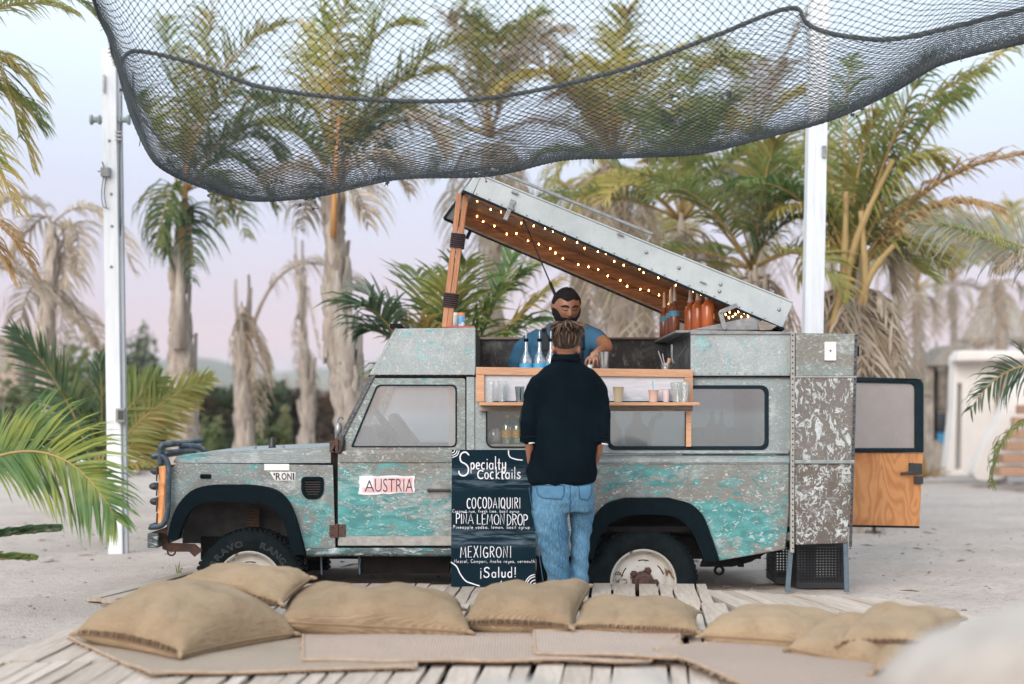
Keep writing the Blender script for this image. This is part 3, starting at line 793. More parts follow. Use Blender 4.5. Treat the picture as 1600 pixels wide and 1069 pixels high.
# under body
b = MB()
b.box(q(300,0)[0], q(1200,0)[0], Y0+.30, Y0+.38, q(0,880)[1], q(0,845)[1])
b.box(q(300,0)[0], q(1200,0)[0], YF-.38, YF-.30, q(0,880)[1], q(0,845)[1])
b.box(q(480,0)[0], q(900,0)[0], Y0+.1, YF-.1, q(0,868)[1], q(0,850)[1])
b.box(q(1120,0)[0], q(1225,0)[0], Y0+.1, YF-.1, q(0,866)[1], q(0,848)[1])
for x in (392, 1008): b.box(q(x,0)[0]-.06, q(x,0)[0]+.06, Y0+.2, YF-.2, .02, .14)
b.prism(qs((1110,866),(1215,862),(1180,882),(1150,890),(1100,890)), [], Y0+.18, Y0+.26)
b.box(q(560,0)[0], q(700,0)[0], Y0+.15, Y0+.6, q(0,900)[1], q(0,868)[1])
b.box(q(840,0)[0], q(920,0)[0], Y0+.08, Y0+.6, q(0,915)[1], q(0,868)[1])
b.build('chassis', M['dark'], truck)
for x in (498, 498+60): MB().tube([(q(x,0)[0], Y0+.12, q(0,866)[1]), (q(x+2,0)[0], Y0+.1, q(0,900)[1])], .008, 6).build('step_bracket', M['bar_tube'], truck)
b = MB()
for k in range(7):
    p = q(385, 800+k*5); b.tube([(p[0]-.05, Y0+.30, p[1]), (p[0]+.05, Y0+.28, p[1]-.01)], .012, 6)
b.build('coil_spring', M['rust'], truck)

# door
door_out = roundpoly(qs((528,853),(528,700),(580,591),(727,591),(727,853)), [.01,0,.01,.02,.02], 3)
win_cab = roundpoly(qs((548,699),(589,601),(714,601),(714,699)), [.02,.03,.04,.04], 4)
win_small = rrect(*q(760,699), *q(858,600), .05)
win_long = rrect(*q(949,702), *q(1200,603), .05)
dr = None
for yy, s in ((Y0-.004, 1), (YF-.03, 0)):
    d = MB().prism(door_out, [win_cab], yy, yy+.034).build('cab_door', M['paint_door'], truck, bevel=.005)
    if s: dr = d
g = MB().prism(win_cab, [], Y0+.012, Y0+.018).build('door_window', M['glass'], dr)
MB().prism(win_cab, [], YF-.02, YF-.014).build('door_window', M['misted'], truck)
MB().box(q(516,0)[0], q(536,0)[0], Y0+.035, Y0+.09, q(0,862)[1], q(0,700)[1]).build('door_post', M['dark'], truck)
seal_in = roundpoly(qs((551.5,697),(590.5,603.5),(711.5,603.5),(711.5,697)), [.015,.03,.035,.035], 4)
MB().prism(win_cab, [seal_in], Y0-.008, Y0+.010).build('window_seal', M['rubber_trim'], dr)
x0, z0 = q(668, 768); x1, z1 = q(705, 763.5)
b = MB(); b.tube([(x0, Y0-.035, (z0+z1)/2), (x1, Y0-.035, (z0+z1)/2)], .011, 8); b.box(x0+.0, x0+.03, Y0-.03, Y0, z0, z1); b.build('door_handle', M['black_metal'], dr)
b = MB(); b.prism(rrect(*q(672,778), *q(702,754), .02), [], Y0-.006, Y0-.002); b.build('handle_plate', M['metal'], dr)
b = MB(); b.box(*[q(529,0)[0], q(726,0)[0]], Y0-.010, Y0-.002, q(0,852)[1], q(0,838)[1]); b.build('kick_strip', M['kick'], dr)
for (x, y) in ((527, 829), (527, 697)):
    p = q(x, y); b = MB()
    b.box(p[0]-.055, p[0]-.008, Y0-.014, Y0-.002, p[1]-.045, p[1]+.04); b.box(p[0]+.008, p[0]+.06, Y0-.016, Y0-.005, p[1]-.045, p[1]+.045)
    b.tube([(p[0], Y0-.02, p[1]-.05), (p[0], Y0-.02, p[1]+.05)], .012, 8)
    for sx in (-.035, .035):
        for sz in (-.028, .028): b.ball((p[0]+sx, Y0-.018, p[1]+sz), .007, 6, 4)
    b.build('door_hinge', M['rust'], truck)
# door-mounted sign
x0, z0 = q(561, 773); x1, z1 = q(648, 743)
sg = MB()
jag = []
random.seed(5)
cs = [(x0, z1-.006), (x0, z0), (x1, z0+.012), (x1, z1)]
for i in range(4):
    a, c_ = Vector(cs[i]), Vector(cs[(i+1) % 4])
    for j in range(9): jag.append(tuple(a.lerp(c_, j/9)+Vector((random.uniform(-.005,.005), random.uniform(-.005,.005)))))
m = NM('torn_paper_sticker', .7)
spx = m.n('ShaderNodeSeparateXYZ'); m.l(m.co, spx.inputs[0])
nz = m.noise(16, 5, .6, .5)
edge = m.math('MAXIMUM', m.thr(spx.outputs[0], x0+.2+.018, x0+.2+.035, 1, 0), m.thr(spx.outputs[0], x1+.2-.02, x1+.2-.012))
edge = m.math('MAXIMUM', edge, m.math('MAXIMUM', m.thr(spx.outputs[2], z0+.012, z0+.018, 1, 0), m.thr(spx.outputs[2], z1-.018, z1-.012)))
patch = m.math('MULTIPLY', m.thr(spx.outputs[0], x0+.2+.10, x0+.2+.11, 1, 0), m.thr(spx.outputs[2], z0+.045, z0+.055))
c = m.mix(m.thr(nz, .35, .6), (.62,.35,.36), (.66,.50,.50)); c = m.mix(m.math('MAXIMUM', edge, patch), c, (.72,.70,.72)); c = m.mix(m.thr(nz, .66, .69), c, (.75,.73,.74))
m.color(c)
stk = sg.prism(jag, [], Y0-.010, Y0-.006).build('name_sticker', m.m, dr)
def text_obj(body, x0, x1, z0, z1, Y, mat, parent, name='lettering', shear=0, ext=.0012, offset=0.0):
    cu = bpy.data.curves.new(name, 'FONT'); cu.body = body; cu.size = 1; cu.extrude = 0; cu.shear = shear; cu.offset = offset
    cu.resolution_u = 3
    t = bpy.data.objects.new(name, cu); COL.objects.link(t)
    dg = bpy.context.evaluated_depsgraph_get(); me = bpy.data.meshes.new_from_object(t.evaluated_get(dg))
    bpy.data.objects.remove(t); bpy.data.curves.remove(cu)
    vs = np.array([v.co[:] for v in me.vertices]); mn, mx = vs.min(0), vs.max(0)
    fs = [tuple(p.vertices) for p in me.polygons]; bpy.data.meshes.remove(me)
    X = x0+(vs[:,0]-mn[0])/(mx[0]-mn[0])*(x1-x0); Z = z0+(vs[:,1]-mn[1])/(mx[1]-mn[1])*(z1-z0)
    b = MB(); b.add([(X[i], Y, Z[i]) for i in range(len(X))], fs)
    return b.build(name, mat, parent)
ink = flat('faded_black_ink', (.035,.03,.035), .7)
text_obj('A', q(570,0)[0], q(585,0)[0], q(0,768)[1], q(0,750.5)[1], Y0-.0115, ink, stk, offset=-.012)
text_obj('USTRIA', q(586,0)[0], q(645.5,0)[0], q(0,768.5)[1], q(0,748)[1], Y0-.0115, ink, stk, offset=-.012)
wp = flat('torn_white_letters', (.68,.67,.66), .7)
ws = MB().prism(roundpoly(qs((421,737),(462,738),(461,751),(430,751),(426,745)), .004, 2), [], Y0-.004, Y0-.001).build('torn_sticker', wp, truck)
for ch, xa, xb in (("'",427.5,430), ('R',431,439), ('O',440,448), ('N',449,456), ('I',457.5,460)):
    text_obj(ch, q(xa,0)[0], q(xb,0)[0], q(0,750)[1] if ch != "'" else q(0,743)[1], q(0,739)[1], Y0-.006, ink, ws, offset=.018)

# flank behind the door, upper and lower
upper = roundpoly(qs((742,711),(742,589),(1238,589),(1238,711)), 0)
upper = qs((730,706),(730,589),(1236,589),(1236,706))
for y0, y1 in ((Y0, Y0+.03), (YF-.03, YF)):
    MB().prism(upper, [win_small, win_long], y0, y1).build('upper_side_panel', M['paint_upper'], truck, bevel=.004)
MB().box(q(729,0)[0], q(741.5,0)[0], Y0-.012, Y0-.001, q(0,706)[1], q(0,589)[1]).build('door_pillar', M['paint_upper'], truck, bevel=.004)
low = qs((730,722),(1232,722),(1232,800),(1226,858),(1122,876),(1108,832),(1096,804),(1076,786),(1045,778),(975,778),(948,786),(928,806),(916,838),(909,868),(730,868))
for y0, y1 in ((Y0-.035, Y0), (YF, YF+.035)):
    MB().prism(low, [], y0, y1).build('lower_side_panel', M['paint_rear'], truck, bevel=.01)
def prof_strip(x0, x1, prof, name, mat):
    b = MB(); n = len(prof); A = q(x0,0)[0]; B = q(x1,0)[0]
    vs = [(A, Y0+dy, q(0,y)[1]) for dy, y in prof]+[(B, Y0+dy, q(0,y)[1]) for dy, y in prof]
    b.add(vs, [(i, (i+1) % n, (i+1) % n+n, i+n) for i in range(n)]+[tuple(range(n-1,-1,-1)), tuple(range(n, 2*n))])
    return b.build(name, mat, truck, bevel=.003)
prof_strip(735, 1232, [(.0,704),(-.016,704),(-.018,708),(-.006,710),(.0,710)], 'waist_rail', M['paint_bonnet'])
prof_strip(735, 1232, [(.02,711.5),(-.02,713),(-.045,716),(-.05,722),(-.036,726),(.02,726)], 'waist_ledge', M['paint_bonnet'])
prof_strip(530, 726, [(.0,703),(-.014,703.5),(-.018,707),(-.014,722),(-.004,724),(.0,724)], 'door_waist_rail', M['paint_door'])
prof_strip(479, 908, [(.0,856),(-.02,856),(-.03,860),(-.03,866),(-.01,869),(.0,869)], 'side_sill', M['sill'])
for wh, nm, gx in ((win_small, 'side_window', 'glass_clear'), (win_long, 'side_window', 'glass_dark')):
    xs = [p[0] for p in wh]; zs = [p[1] for p in wh]
    inn = rrect(min(xs)+.022, min(zs)+.022, max(xs)-.022, max(zs)-.022, .04) if gx == 'glass_dark' else rrect(min(xs)+.006, min(zs)+.006, max(xs)-.006, max(zs)-.006, .045)
    wf = MB().prism(rrect(min(xs)-.004, min(zs)-.004, max(xs)+.004, max(zs)+.004, .052), [inn], Y0-.012, Y0+.02).build('side_window', M['rubber_trim'], truck, bevel=.004)
    MB().prism(wh, [], Y0+.008, Y0+.013).build('pane', M[gx], wf)
    MB().prism(wh, [], YF-.02, YF-.014).build('far_side_pane', M['misted'], truck)
# windscreen pillar, frame and rivets
a, c_ = q(522, 706), q(621, 512)
MB().beam((a[0], Y0+.0, a[1]), (c_[0], Y0+.0, c_[1]), .035, .028, (0,1,0)).build('windscreen_pillar', M['screen_frame'], truck, bevel=.003)
MB().beam((a[0], YF, a[1]), (c_[0], YF, c_[1]), .035, .028, (0,1,0)).build('windscreen_pillar', M['screen_frame'], truck)
b = MB()
for y_ in (Y0+.02, YF-.02): pass
b.add([(a[0]+.002, Y0+.02, a[1]), (c_[0]+.002, Y0+.02, c_[1]), (c_[0]+.002, YF-.02, c_[1]), (a[0]+.002, YF-.02, a[1])], [(0,1,2,3)])
b.build('windscreen', M['glass'], truck)
b = MB(); p = q(617,508); b.beam((p[0], Y0-.02, p[1]-.005), (p[0], YF+.02, p[1]-.005), .07, .03); b.build('windscreen_header', M['dark'], truck)
b = MB()
for i in range(26):
    t = (i+.5)/26; b.ball((lerp(a[0], c_[0], t)+.006, Y0-.02, lerp(a[1], c_[1], t)), .0055, 6, 4)
for (xa, ya, xb, yb, n) in ((581,586,740,586,14), (1082,584,1232,584,12), (560,858,720,858,0)):
    for i in range(n):
        p = q(lerp(xa, xb, i/max(1, n-1)), lerp(ya, yb, i/max(1, n-1))); b.ball((p[0], Y0-.022, p[1]), .005, 6, 4)
for i in range(10):
    p = q(1105+i*2.5, 800+i*6); b.ball((p[0]+.06, Y0-.037, p[1]), .004, 6, 4)
b.build('rivets', M['metal'], truck, kind='stuff')
# roof box above the cab, and behind
boxf = qs((577,586),(618,514),(743,512),(743,586))
b = MB(); b.prism(boxf, [], Y0-.02, YF+.02); b.build('cab_roof_box', M['paint_box'], truck, bevel=.006)
b = MB(); b.prism(qs((576,589),(577,586),(743,586),(743,589)), [], Y0-.012, YF+.01); b.build('gutter', M['dark'], truck)
boxr = qs((1079,522),(1240,522),(1240,588),(1079,588))
b = MB(); b.prism(boxr, [], Y0-.02, Y0+.02); b.build('rear_roof_box', M['paint_box'], truck, bevel=.004)
b = MB(); b.prism(qs((1078,516),(1238,519),(1238,523),(1078,523)), [], Y0-.035, YF); b.build('rear_roof_top', M['metal'], truck, bevel=.003)
b = MB(); b.prism(qs((1079,587),(1240,587),(1240,590),(1079,590)), [], Y0-.028, YF); b.build('gutter', M['dark'], truck)
b = MB(); b.prism(qs((1228,522),(1240,522),(1240,588),(1228,588)), [], Y0+.02, YF); b.build('rear_wall', M['paint_flap_top'], truck)
# sloping hinge plate and wedge on the rear box
b = MB(); b.prism(qs((1105,510),(1120,507),(1180,494),(1190,501),(1196,516),(1078,516)), [], Y0-.01, Y0+.03); b.build('hinge_wedge', M['metal'], truck, bevel=.004)
b = MB(); b.prism(qs((1183,508),(1189,501),(1213,510),(1204,516),(1186,517)), [], Y0-.04, Y0+.2); b.build('wood_chock', M['old_wood'], truck, bevel=.006)
# far wall above the waist, far rail, inner end walls
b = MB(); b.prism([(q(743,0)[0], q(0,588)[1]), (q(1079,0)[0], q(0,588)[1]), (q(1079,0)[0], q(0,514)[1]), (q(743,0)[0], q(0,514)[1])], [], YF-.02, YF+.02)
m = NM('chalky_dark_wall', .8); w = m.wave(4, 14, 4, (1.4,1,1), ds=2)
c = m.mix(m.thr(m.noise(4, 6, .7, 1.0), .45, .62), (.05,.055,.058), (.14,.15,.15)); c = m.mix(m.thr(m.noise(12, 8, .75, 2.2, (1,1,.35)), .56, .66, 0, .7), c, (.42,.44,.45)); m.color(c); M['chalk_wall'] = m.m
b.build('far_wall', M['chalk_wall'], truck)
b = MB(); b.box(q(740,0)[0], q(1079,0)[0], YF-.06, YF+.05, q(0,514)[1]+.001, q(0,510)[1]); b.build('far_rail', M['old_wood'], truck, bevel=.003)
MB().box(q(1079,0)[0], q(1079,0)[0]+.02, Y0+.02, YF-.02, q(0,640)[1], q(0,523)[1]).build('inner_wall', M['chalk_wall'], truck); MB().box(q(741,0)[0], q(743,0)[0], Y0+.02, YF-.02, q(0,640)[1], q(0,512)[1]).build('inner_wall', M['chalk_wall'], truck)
b = MB(); b.box(q(1056,0)[0], q(1079,0)[0], Y0+.0, YF-.05, q(0,520)[1], q(0,516)[1]); b.build('bottle_shelf', M['metal'], truck, bevel=.003)
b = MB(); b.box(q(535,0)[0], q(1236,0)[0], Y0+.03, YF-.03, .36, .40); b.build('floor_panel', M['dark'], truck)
MB().box(q(1228,0)[0], q(1236,0)[0], Y0+.03, Y0+.25, .3, q(0,590)[1]).build('rear_frame', M['paint_upper'], truck); MB().box(q(1228,0)[0], q(1236,0)[0], YF-.2, YF-.03, .3, q(0,590)[1]).build('rear_frame', M['paint_upper'], truck)
# cab interior
x_, z_ = q(612, 705)
b = MB(); b.prism(qs((590,650),(596,645),(602,650),(640,700),(640,760),(560,760),(560,702),(588,702)), [], Y0+.95, Y0+1.4); 
b.build('seat', simple('grey_seat_vinyl', (.10,.105,.11), (.07,.07,.075), 9, .6), truck, bevel=.02)
b = MB(); b.prism(qs((535,760),(535,672),(575,665),(582,672),(582,700),(588,760)), [], Y0+.1, YF-.1); b.build('dashboard', M['black_metal'], truck, bevel=.02)
b = MB(); b.box(q(700,0)[0], q(712,0)[0], Y0+.10, YF-.1, .4, q(0,600)[1]); b.build('bulkhead', simple('pale_bulkhead_board', (.62,.52,.46), (.56,.47,.41), 4, .7), truck)
# steering wheel
c = Vector((q(600,0)[0], Y0+.45, q(0,672)[1])); nrm = Vector((.80,0,.6)).normalized(); u1 = Vector((0,1,0)); u2 = nrm.cross(u1)
b = MB(); b.tube([c+(u1*math.cos(t)+u2*math.sin(t))*.19 for t in [2*math.pi*i/28 for i in range(29)]], .014, 8, cap=False)
b.tube([c-u1*.19, c+u1*.19], .012, 6); b.tube([c, c-nrm*.35], .02, 8); b.build('steering_wheel', M['black_metal'], truck, smooth=True)
# worktop inside at the window, drinks shelf behind the long window
b = MB(); b.box(q(744,0)[0], q(1078,0)[0], Y0+.03, Y0+.36, q(0,580)[1], q(0,577)[1]); b.build('worktop', M['metal'], truck, bevel=.003)
b = MB(); b.box(q(744,0)[0], q(865,0)[0], Y0+.04, Y0+.3, q(0,698)[1], q(0,694)[1]); b.build('window_shelf', M['old_wood'], truck)
for (x_, w_) in ((962,13),(1000,20),(1120,12),(1135,8)):
    MB().lathe([(0,0),(w_*KS,0),(w_*KS,.13),(w_*KS*.4,.19),(w_*KS*.3,.26),(0,.26)], (q(x_,0)[0], Y0+.25, q(0,700)[1]), 14).build('demijohn', simple('dark_bottle_%d' % x_, (.01,.04,.05), (.02,.06,.07), 5, .3), truck, smooth=True)
b = MB(); b.box(q(1085,0)[0], q(1205,0)[0], Y0+.75, Y0+.78, .4, q(0,670)[1]); b.build('inner_cabinet', simple('blue_grey_cabinet', (.16,.20,.22), (.10,.13,.15), 3, .7), truck)
b = MB(); b.tube(smoothpath([(q(1018,0)[0], Y0+.2, q(0,700)[1]), (q(1020,0)[0], Y0+.2, q(0,675)[1]), (q(1026,0)[0], Y0+.2, q(0,655)[1]), (q(1040,0)[0], Y0+.2, q(0,648)[1])], 5), .022, 8); b.build('drain_hose', M['black_metal'], truck, smooth=True)
b = MB(); b.box(q(760,0)[0], q(860,0)[0], Y0+.5, Y0+.53, .4, q(0,590)[1]); b.build('bar_partition', simple('beige_partition', (.50,.46,.40), (.42,.38,.33), 3, .7), truck)
# timber serving frame
fo = qs((744,574),(1080,578),(1080,636),(744,628))
y0, y1 = Y0-.07, Y0-.035
for nm, pts in (('frame_board', ((744,574),(1081,578),(1081,590),(744,586))), ('frame_board', ((744,586.3),(757,586.3),(757,628),(744,628))), ('frame_board', ((1068,590.3),(1081,590.3),(1081,629),(1068,629)))):
    MB().prism(qs(*reversed(pts)), [], y0, y1).build(nm, M['pine'], truck, bevel=.003)
m = NM('pale_cloth_backing', .8); nz = m.noise(10, 5, .6, 2, (.5,1,2)); m.color(m.mix(m.thr(nz, .35, .65), (.62,.62,.66), (.52,.53,.57))); m.bump(nz, .3, .01)
MB().prism(qs((756,586),(1069,589),(1069,630),(756,628)), [], Y0-.045, Y0-.038).build('frame_backing', m.m, truck)
b = MB(); b.box(q(748,0)[0], q(1081,0)[0], Y0-.07, Y0-.02, q(0,642.5)[1], q(0,634)[1]); b.build('shelf_batten', M['old_wood'], truck, bevel=.004)
b = MB(); b.box(q(750,0)[0], q(1086,0)[0], Y0-.27, Y0-.036, q(0,634)[1], q(0,629)[1]); b.build('serving_shelf', M['pine'], truck, bevel=.004)
b = MB(); b.box(q(770,0)[0], q(1056,0)[0], Y0-.10, Y0-.046, q(0,629)[1]+.001, q(0,627)[1]); b.build('drip_mat', M['rubber'], truck)
b = MB(); b.box(q(1071,0)[0], q(1079,0)[0], Y0-.045, Y0-.013, q(0,698)[1], q(0,643)[1]); b.build('shelf_bracket', M['pine'], truck, bevel=.003)
# hook and tap inside
b = MB(); p = q(1062, 555); b.tube(smoothpath([(p[0], Y0+.5, p[1]+.1), (p[0], Y0+.5, p[1]+.02), (p[0]+.005, Y0+.5, p[1]-.03), (p[0]+.03, Y0+.5, p[1]-.05)], 4), .012, 8); b.build('pipe_hook', M['metal'], truck, smooth=True)
b = MB(); b.tube([(*[q(1079,545)[0]], Y0+.3, q(0,540)[1]), (q(1055,0)[0], Y0+.5, q(0,578)[1])], .006, 6); b.build('stay_rod', M['metal'], truck)
# far mirror bracket on scuttle
b = MB(); p = q(527, 662)
b.tube(smoothpath([(p[0]-.03, Y0+.2, p[1]-.12), (p[0]-.035, Y0+.2, p[1]-.02), (p[0]-.005, Y0+.2, p[1]+.05), (p[0]+.02, Y0+.2, p[1]+.03)], 4), .008, 6)
b.ball((p[0]-.015, Y0+.2, p[1]-.05), (.03,.03,.06), 8, 6); b.build('wing_mirror', M['metal'], truck, smooth=True)
b = MB(); p = q(535, 695); b.tube(smoothpath([(p[0]-.02, Y0-.02, p[1]-.06), (p[0], Y0-.03, p[1]), (p[0]+.005, Y0-.025, p[1]+.07)], 4), .014, 7); b.build('mirror_arm', M['black_metal'], truck, smooth=True)

# ---- rear flap panel on legs
FY = Y0-.08
flap = empty('flap_panel', (0,0,0)); flap.parent = truck; flap.location = (-wloc(truck).x, -wloc(truck).y, 0)
def fp(pts, y0, y1, name, mat, bev=.004): return MB().prism(qs(*pts), [], y0, y1).build(name, mat, flap, bevel=bev)
fp(((1240,588),(1332,588),(1335,523),(1240,521)), FY, FY+.30, 'top_sheet', M['paint_flap_top'])
fp(((1238,718),(1329,722),(1332,591),(1238,591)), FY-.005, FY+.30, 'middle_sheet', M['paint_flap'])
fp(((1240,850),(1320,847),(1328,724),(1238,724)), FY, FY+.30, 'lower_sheet', M['paint_flap_low'])
fp(((1231,862),(1237,862),(1238,520),(1232,520)), FY-.02, FY+.01, 'hinge_strip', M['kick'])
fp(((1322,853),(1327,853),(1336,523),(1331,523)), FY-.012, FY-.0055, 'edge_strip', M['screen_frame'])
fp(((1238,590.8),(1334,590.8),(1334,588.2),(1238,588.2)), FY-.014, FY+.30, 'seam_strip', M['kick'])
fp(((1238,723.8),(1330,723.8),(1330,718.5),(1238,718.2)), FY-.020, FY+.30, 'seam_strip', M['paint_bonnet'])
b = MB()
for i in range(40):
    z = lerp(q(0,855)[1], q(0,525)[1], i/39)
    b.ball((q(1234.5,0)[0], FY-.022, z), .0055, 6, 4); b.ball((lerp(q(1324,0)[0], q(1333,0)[0], i/39), FY-.014, z), .005, 6, 4)
b.build('rivets', M['dark'], flap, kind='stuff')
b = MB(); b.prism(rrect(*q(1284,564), *q(1302,535), .006), [], FY-.02, FY-.001); so = b.build('wall_socket', M['white_plastic'], flap, bevel=.003)
b = MB(); b.tube([(q(1293,0)[0], FY-.024, q(0,549)[1]), (q(1293,0)[0], FY-.018, q(0,549)[1])], .006, 8); b.build('socket_screw', M['dark'], so)
b = MB(); b.box(q(1335,0)[0], q(1341,0)[0], FY+.05, FY+.12, q(0,557)[1], q(0,541)[1]); b.build('catch', M['rubber_trim'], flap)
for (xa, ya, xb, yb) in ((1233,858,1227,922), (1318,848,1319,922)):
    b = MB(); b.beam((q(xa,0)[0], FY+.02, q(0,ya)[1]), (q(xb,0)[0], FY-.0, -.06), .034, .03, (0,1,0))
    b.build('leg', simple('blue_grey_leg_%d' % xa, (.10,.14,.17), (.07,.10,.12), 15, .5), flap, bevel=.003)

# ---- open rear door, hung at the far side
YD = Y0+1.62
def qd(x, y): p = P(x, y, YD); return (p.x, p.z)
def qds(*a): return [qd(*p) for p in a]
rd = empty('rear_door', (0,0,0)); rd.parent = truck; rd.location = (-wloc(truck).x, -wloc(truck).y, 0)
MB().prism(roundpoly(qds((1325,707),(1325,589),(1441,592),(1441,707)), [0,0,.07,0], 6), [roundpoly(qds((1327,700),(1327,598),(1427,600),(1427,700)), [0,0,.05,.005], 5)], YD-.05, YD).build('window_frame', M['rubber_trim'], rd, bevel=.008)
MB().prism(qds((1325,702),(1325,596),(1430,598),(1430,702)), [], YD-.03, YD-.02).build('window_pane', M['mesh_pane'], rd)
MB().prism(qds((1325,820),(1325,706),(1441,708),(1435,822)), [], YD-.03, YD).build('door_board', M['orange_ply'], rd, bevel=.003)
MB().prism(qds((1325,823),(1325,820),(1435,822),(1435,825)), [], YD-.034, YD+.01).build('door_edge', M['dark'], rd)
b = MB(); b.prism(qds((1418,741),(1418,723),(1438,724),(1438,741)), [], YD-.06, YD-.03); b.prism(qds((1426,756),(1426,744),(1440,744),(1440,756)), [], YD-.055, YD-.03)
b.tube([(qd(1404,741)[0], YD-.07, qd(0,740)[1]), (qd(1420,737)[0], YD-.07, qd(0,738)[1])], .013, 8); b.build('door_latch', M['black_metal'], rd, bevel=.003)

# ---- wheels
rimm = NM('rusty_white_rim', .6); nz = rimm.noise(10, 8, .7, .8)
rimm.color(rimm.mix(rimm.thr(nz, .56, .60), rimm.mix(rimm.thr(rimm.noise(5, 4), .35, .65), (.60,.57,.52), (.45,.42,.37)), (.13,.07,.035))); rimm.bump(nz, .3, .004)
def wheel(x, y, yy, s=1):
    cx, cz = q(x, y); w = empty('wheel', (0,0,0)); w.parent = truck; w.location = Vector((cx, yy, cz))-wloc(truck)
    c = (cx, yy, cz)
    def L(prof, n=48): return MB().lathe([(r, h*s) for r, h in prof], c, n, 'y')
    t = MB(); t.lathe([(r, h*s) for r, h in [(.238,.01),(.25,-.012),(.30,-.028),(.345,-.022),(.372,-.004),(.388,.02),(.393,.05),(.393,.18),(.385,.21),(.34,.24),(.25,.235),(.238,.22),(.238,.01)]], c, 64, 'y', cap=False)
    ty = t.build('tyre', M['tyre'], w, autos=50)
    b = MB()
    for k in range(64):
        a = 2*math.pi*k/64
        for (h0, h1, da) in ((.018,.075,0),(.085,.145,.04),(.155,.205,0)):
            pts = []
            for r_ in (.386,.403):
                for hh, dd in ((h0,-.026),(h0,.026),(h1,.026),(h1,-.026)):
                    aa = a+dd+da; pts.append((cx+r_*math.cos(aa), yy+hh*s, cz+r_*math.sin(aa)))
            b.hexa(pts)
    b.build('tread_blocks', M['tyre'], w, kind='stuff')
    _r = MB(); _r.lathe([(r, h*s) for r, h in [(.238,.015),(.243,-.006),(.237,-.016),(.228,-.012),(.222,.01),(.205,.045),(.195,.052),(.175,.045),(.165,.035),(.12,.022),(.085,.018),(.07,.03),(.0,.03)]], c, 48, 'y', cap=False); _r.build('rim', rimm.m, w, autos=40)
    b = MB(); b.lathe([(r, h*s) for r, h in [(.078,.025),(.072,-.015),(.05,-.028),(.042,-.055),(.03,-.065),(.0,-.065)]], c, 16, 'y'); b.build('hub_cap', M['rust'], w, autos=40)
    for k in range(5):
        a = 2*math.pi*k/5+R(32+72*.5)
        b = MB(); b.lathe([(r, h*s) for r, h in [(.030,.03),(.030,.012),(.020,.010),(.018,-.004),(.012,-.012),(0,-.012)]], (cx+.088*math.cos(a), yy, cz+.088*math.sin(a)), 6, 'y'); b.build('wheel_nut', M['rust'], w)
    for a0 in (20, 75, 140):
        ms = MB(); ms.tube([(cx+.158*math.cos(R(a)), yy+.036*s, cz+.158*math.sin(R(a))) for a in range(a0, a0+32, 4)], .006, 5); ms.build('rim_slot', M['dark'], w)
    return w, cx, cz
for (x, y, yy, s) in ((388,914,Y0+.04,1), (1006,911,Y0+.04,1), (388,914,YF-.04,-1), (1006,911,YF-.04,-1)):
    w, wx, wz = wheel(x, y, yy, s)
    if s == 1 and x < 500:
        # raised outline letters on the front tyre
        lm = flat('pale_tyre_letters', (.07,.075,.075), .9)
        word = 'BRAVO  RANG'
        for i, ch in enumerate(word):
            if ch == ' ': continue
            a = R(150-i*11.5)
            cu = bpy.data.curves.new('l', 'FONT'); cu.body = ch; cu.size = .062; cu.align_x = 'CENTER'; cu.fill_mode = 'NONE'; cu.bevel_depth = .0016; cu.bevel_resolution = 0; cu.resolution_u = 2
            t = bpy.data.objects.new('l', cu); COL.objects.link(t); dg = bpy.context.evaluated_depsgraph_get(); me = bpy.data.meshes.new_from_object(t.evaluated_get(dg)); bpy.data.objects.remove(t)
            b = MB(); rot = Matrix.Rotation(-(math.pi/2-a), 3, 'Z')
            vs = []
            for v in me.vertices:
                p = Vector((v.co.x*1.25, v.co.y+.278)); ca, sa = math.cos(a-math.pi/2), math.sin(a-math.pi/2)
                rr = math.hypot(p.x, p.y); dep = -.026 if rr < .345 else -.02
                vs.append((wx+p.x*ca-p.y*sa, yy+dep-.001+v.co.z, wz+p.x*sa+p.y*ca))
            b.add(vs, [tuple(p.vertices) for p in me.polygons]); b.build('tyre_letter', lm, w)

# ---- raised roof lid
NL, NR = P(728,301,Y0+.0), P(1222,514,Y0+.0)
FL, FR = P(697,342,Y0+1.58), P(1126,526,Y0+1.58)
EX = NR-NL; EY = FL-NL; NN = EX.cross(EY).normalized()
if NN.z < 0: NN = -NN
lid = empty('roof_lid', (0,0,0)); lid.parent = truck; lid.location = (-wloc(truck).x, -wloc(truck).y, 0)
def LP(s, t, h): return NL+EX*s+EY*t+NN*h
def hh(s): return lerp(.155, .205, s)
def lidbox(s0, s1, t0, t1, hf0, hf1):   # hf: functions of s
    return MB().hexa([LP(s0,t0,hf0(s0)),LP(s1,t0,hf0(s1)),LP(s1,t1,hf0(s1)),LP(s0,t1,hf0(s0)),LP(s0,t0,hf1(s0)),LP(s1,t0,hf1(s1)),LP(s1,t1,hf1(s1)),LP(s0,t1,hf1(s0))])
z0f = lambda s: 0.0
lidbox(.022,1.0-.0,-.0,.018, lambda s: .004, hh).build('lid_side', M['tread'], lid, bevel=.004)
lidbox(0,1,.982,1.0, lambda s: .004, hh).build('lid_side', M['tread'], lid, bevel=.004)
MB().hexa([LP(-.004,.0,.004),LP(.02,0,.004),LP(.02,1,.004),LP(-.004,1,.004),LP(.004,.0,.155),LP(.022,0,.155),LP(.022,1,.155),LP(.004,1,.155)]).build('lid_end', M['tread'], lid, bevel=.004)
MB().hexa([LP(.985,.018,.004),LP(1.0,.018,.004),LP(1.0,.98,.004),LP(.985,.98,.004),LP(.985,.018,.2),LP(1.0,.018,.2),LP(1.0,.98,.2),LP(.985,.98,.2)]).build('lid_end', M['tread'], lid, bevel=.004)
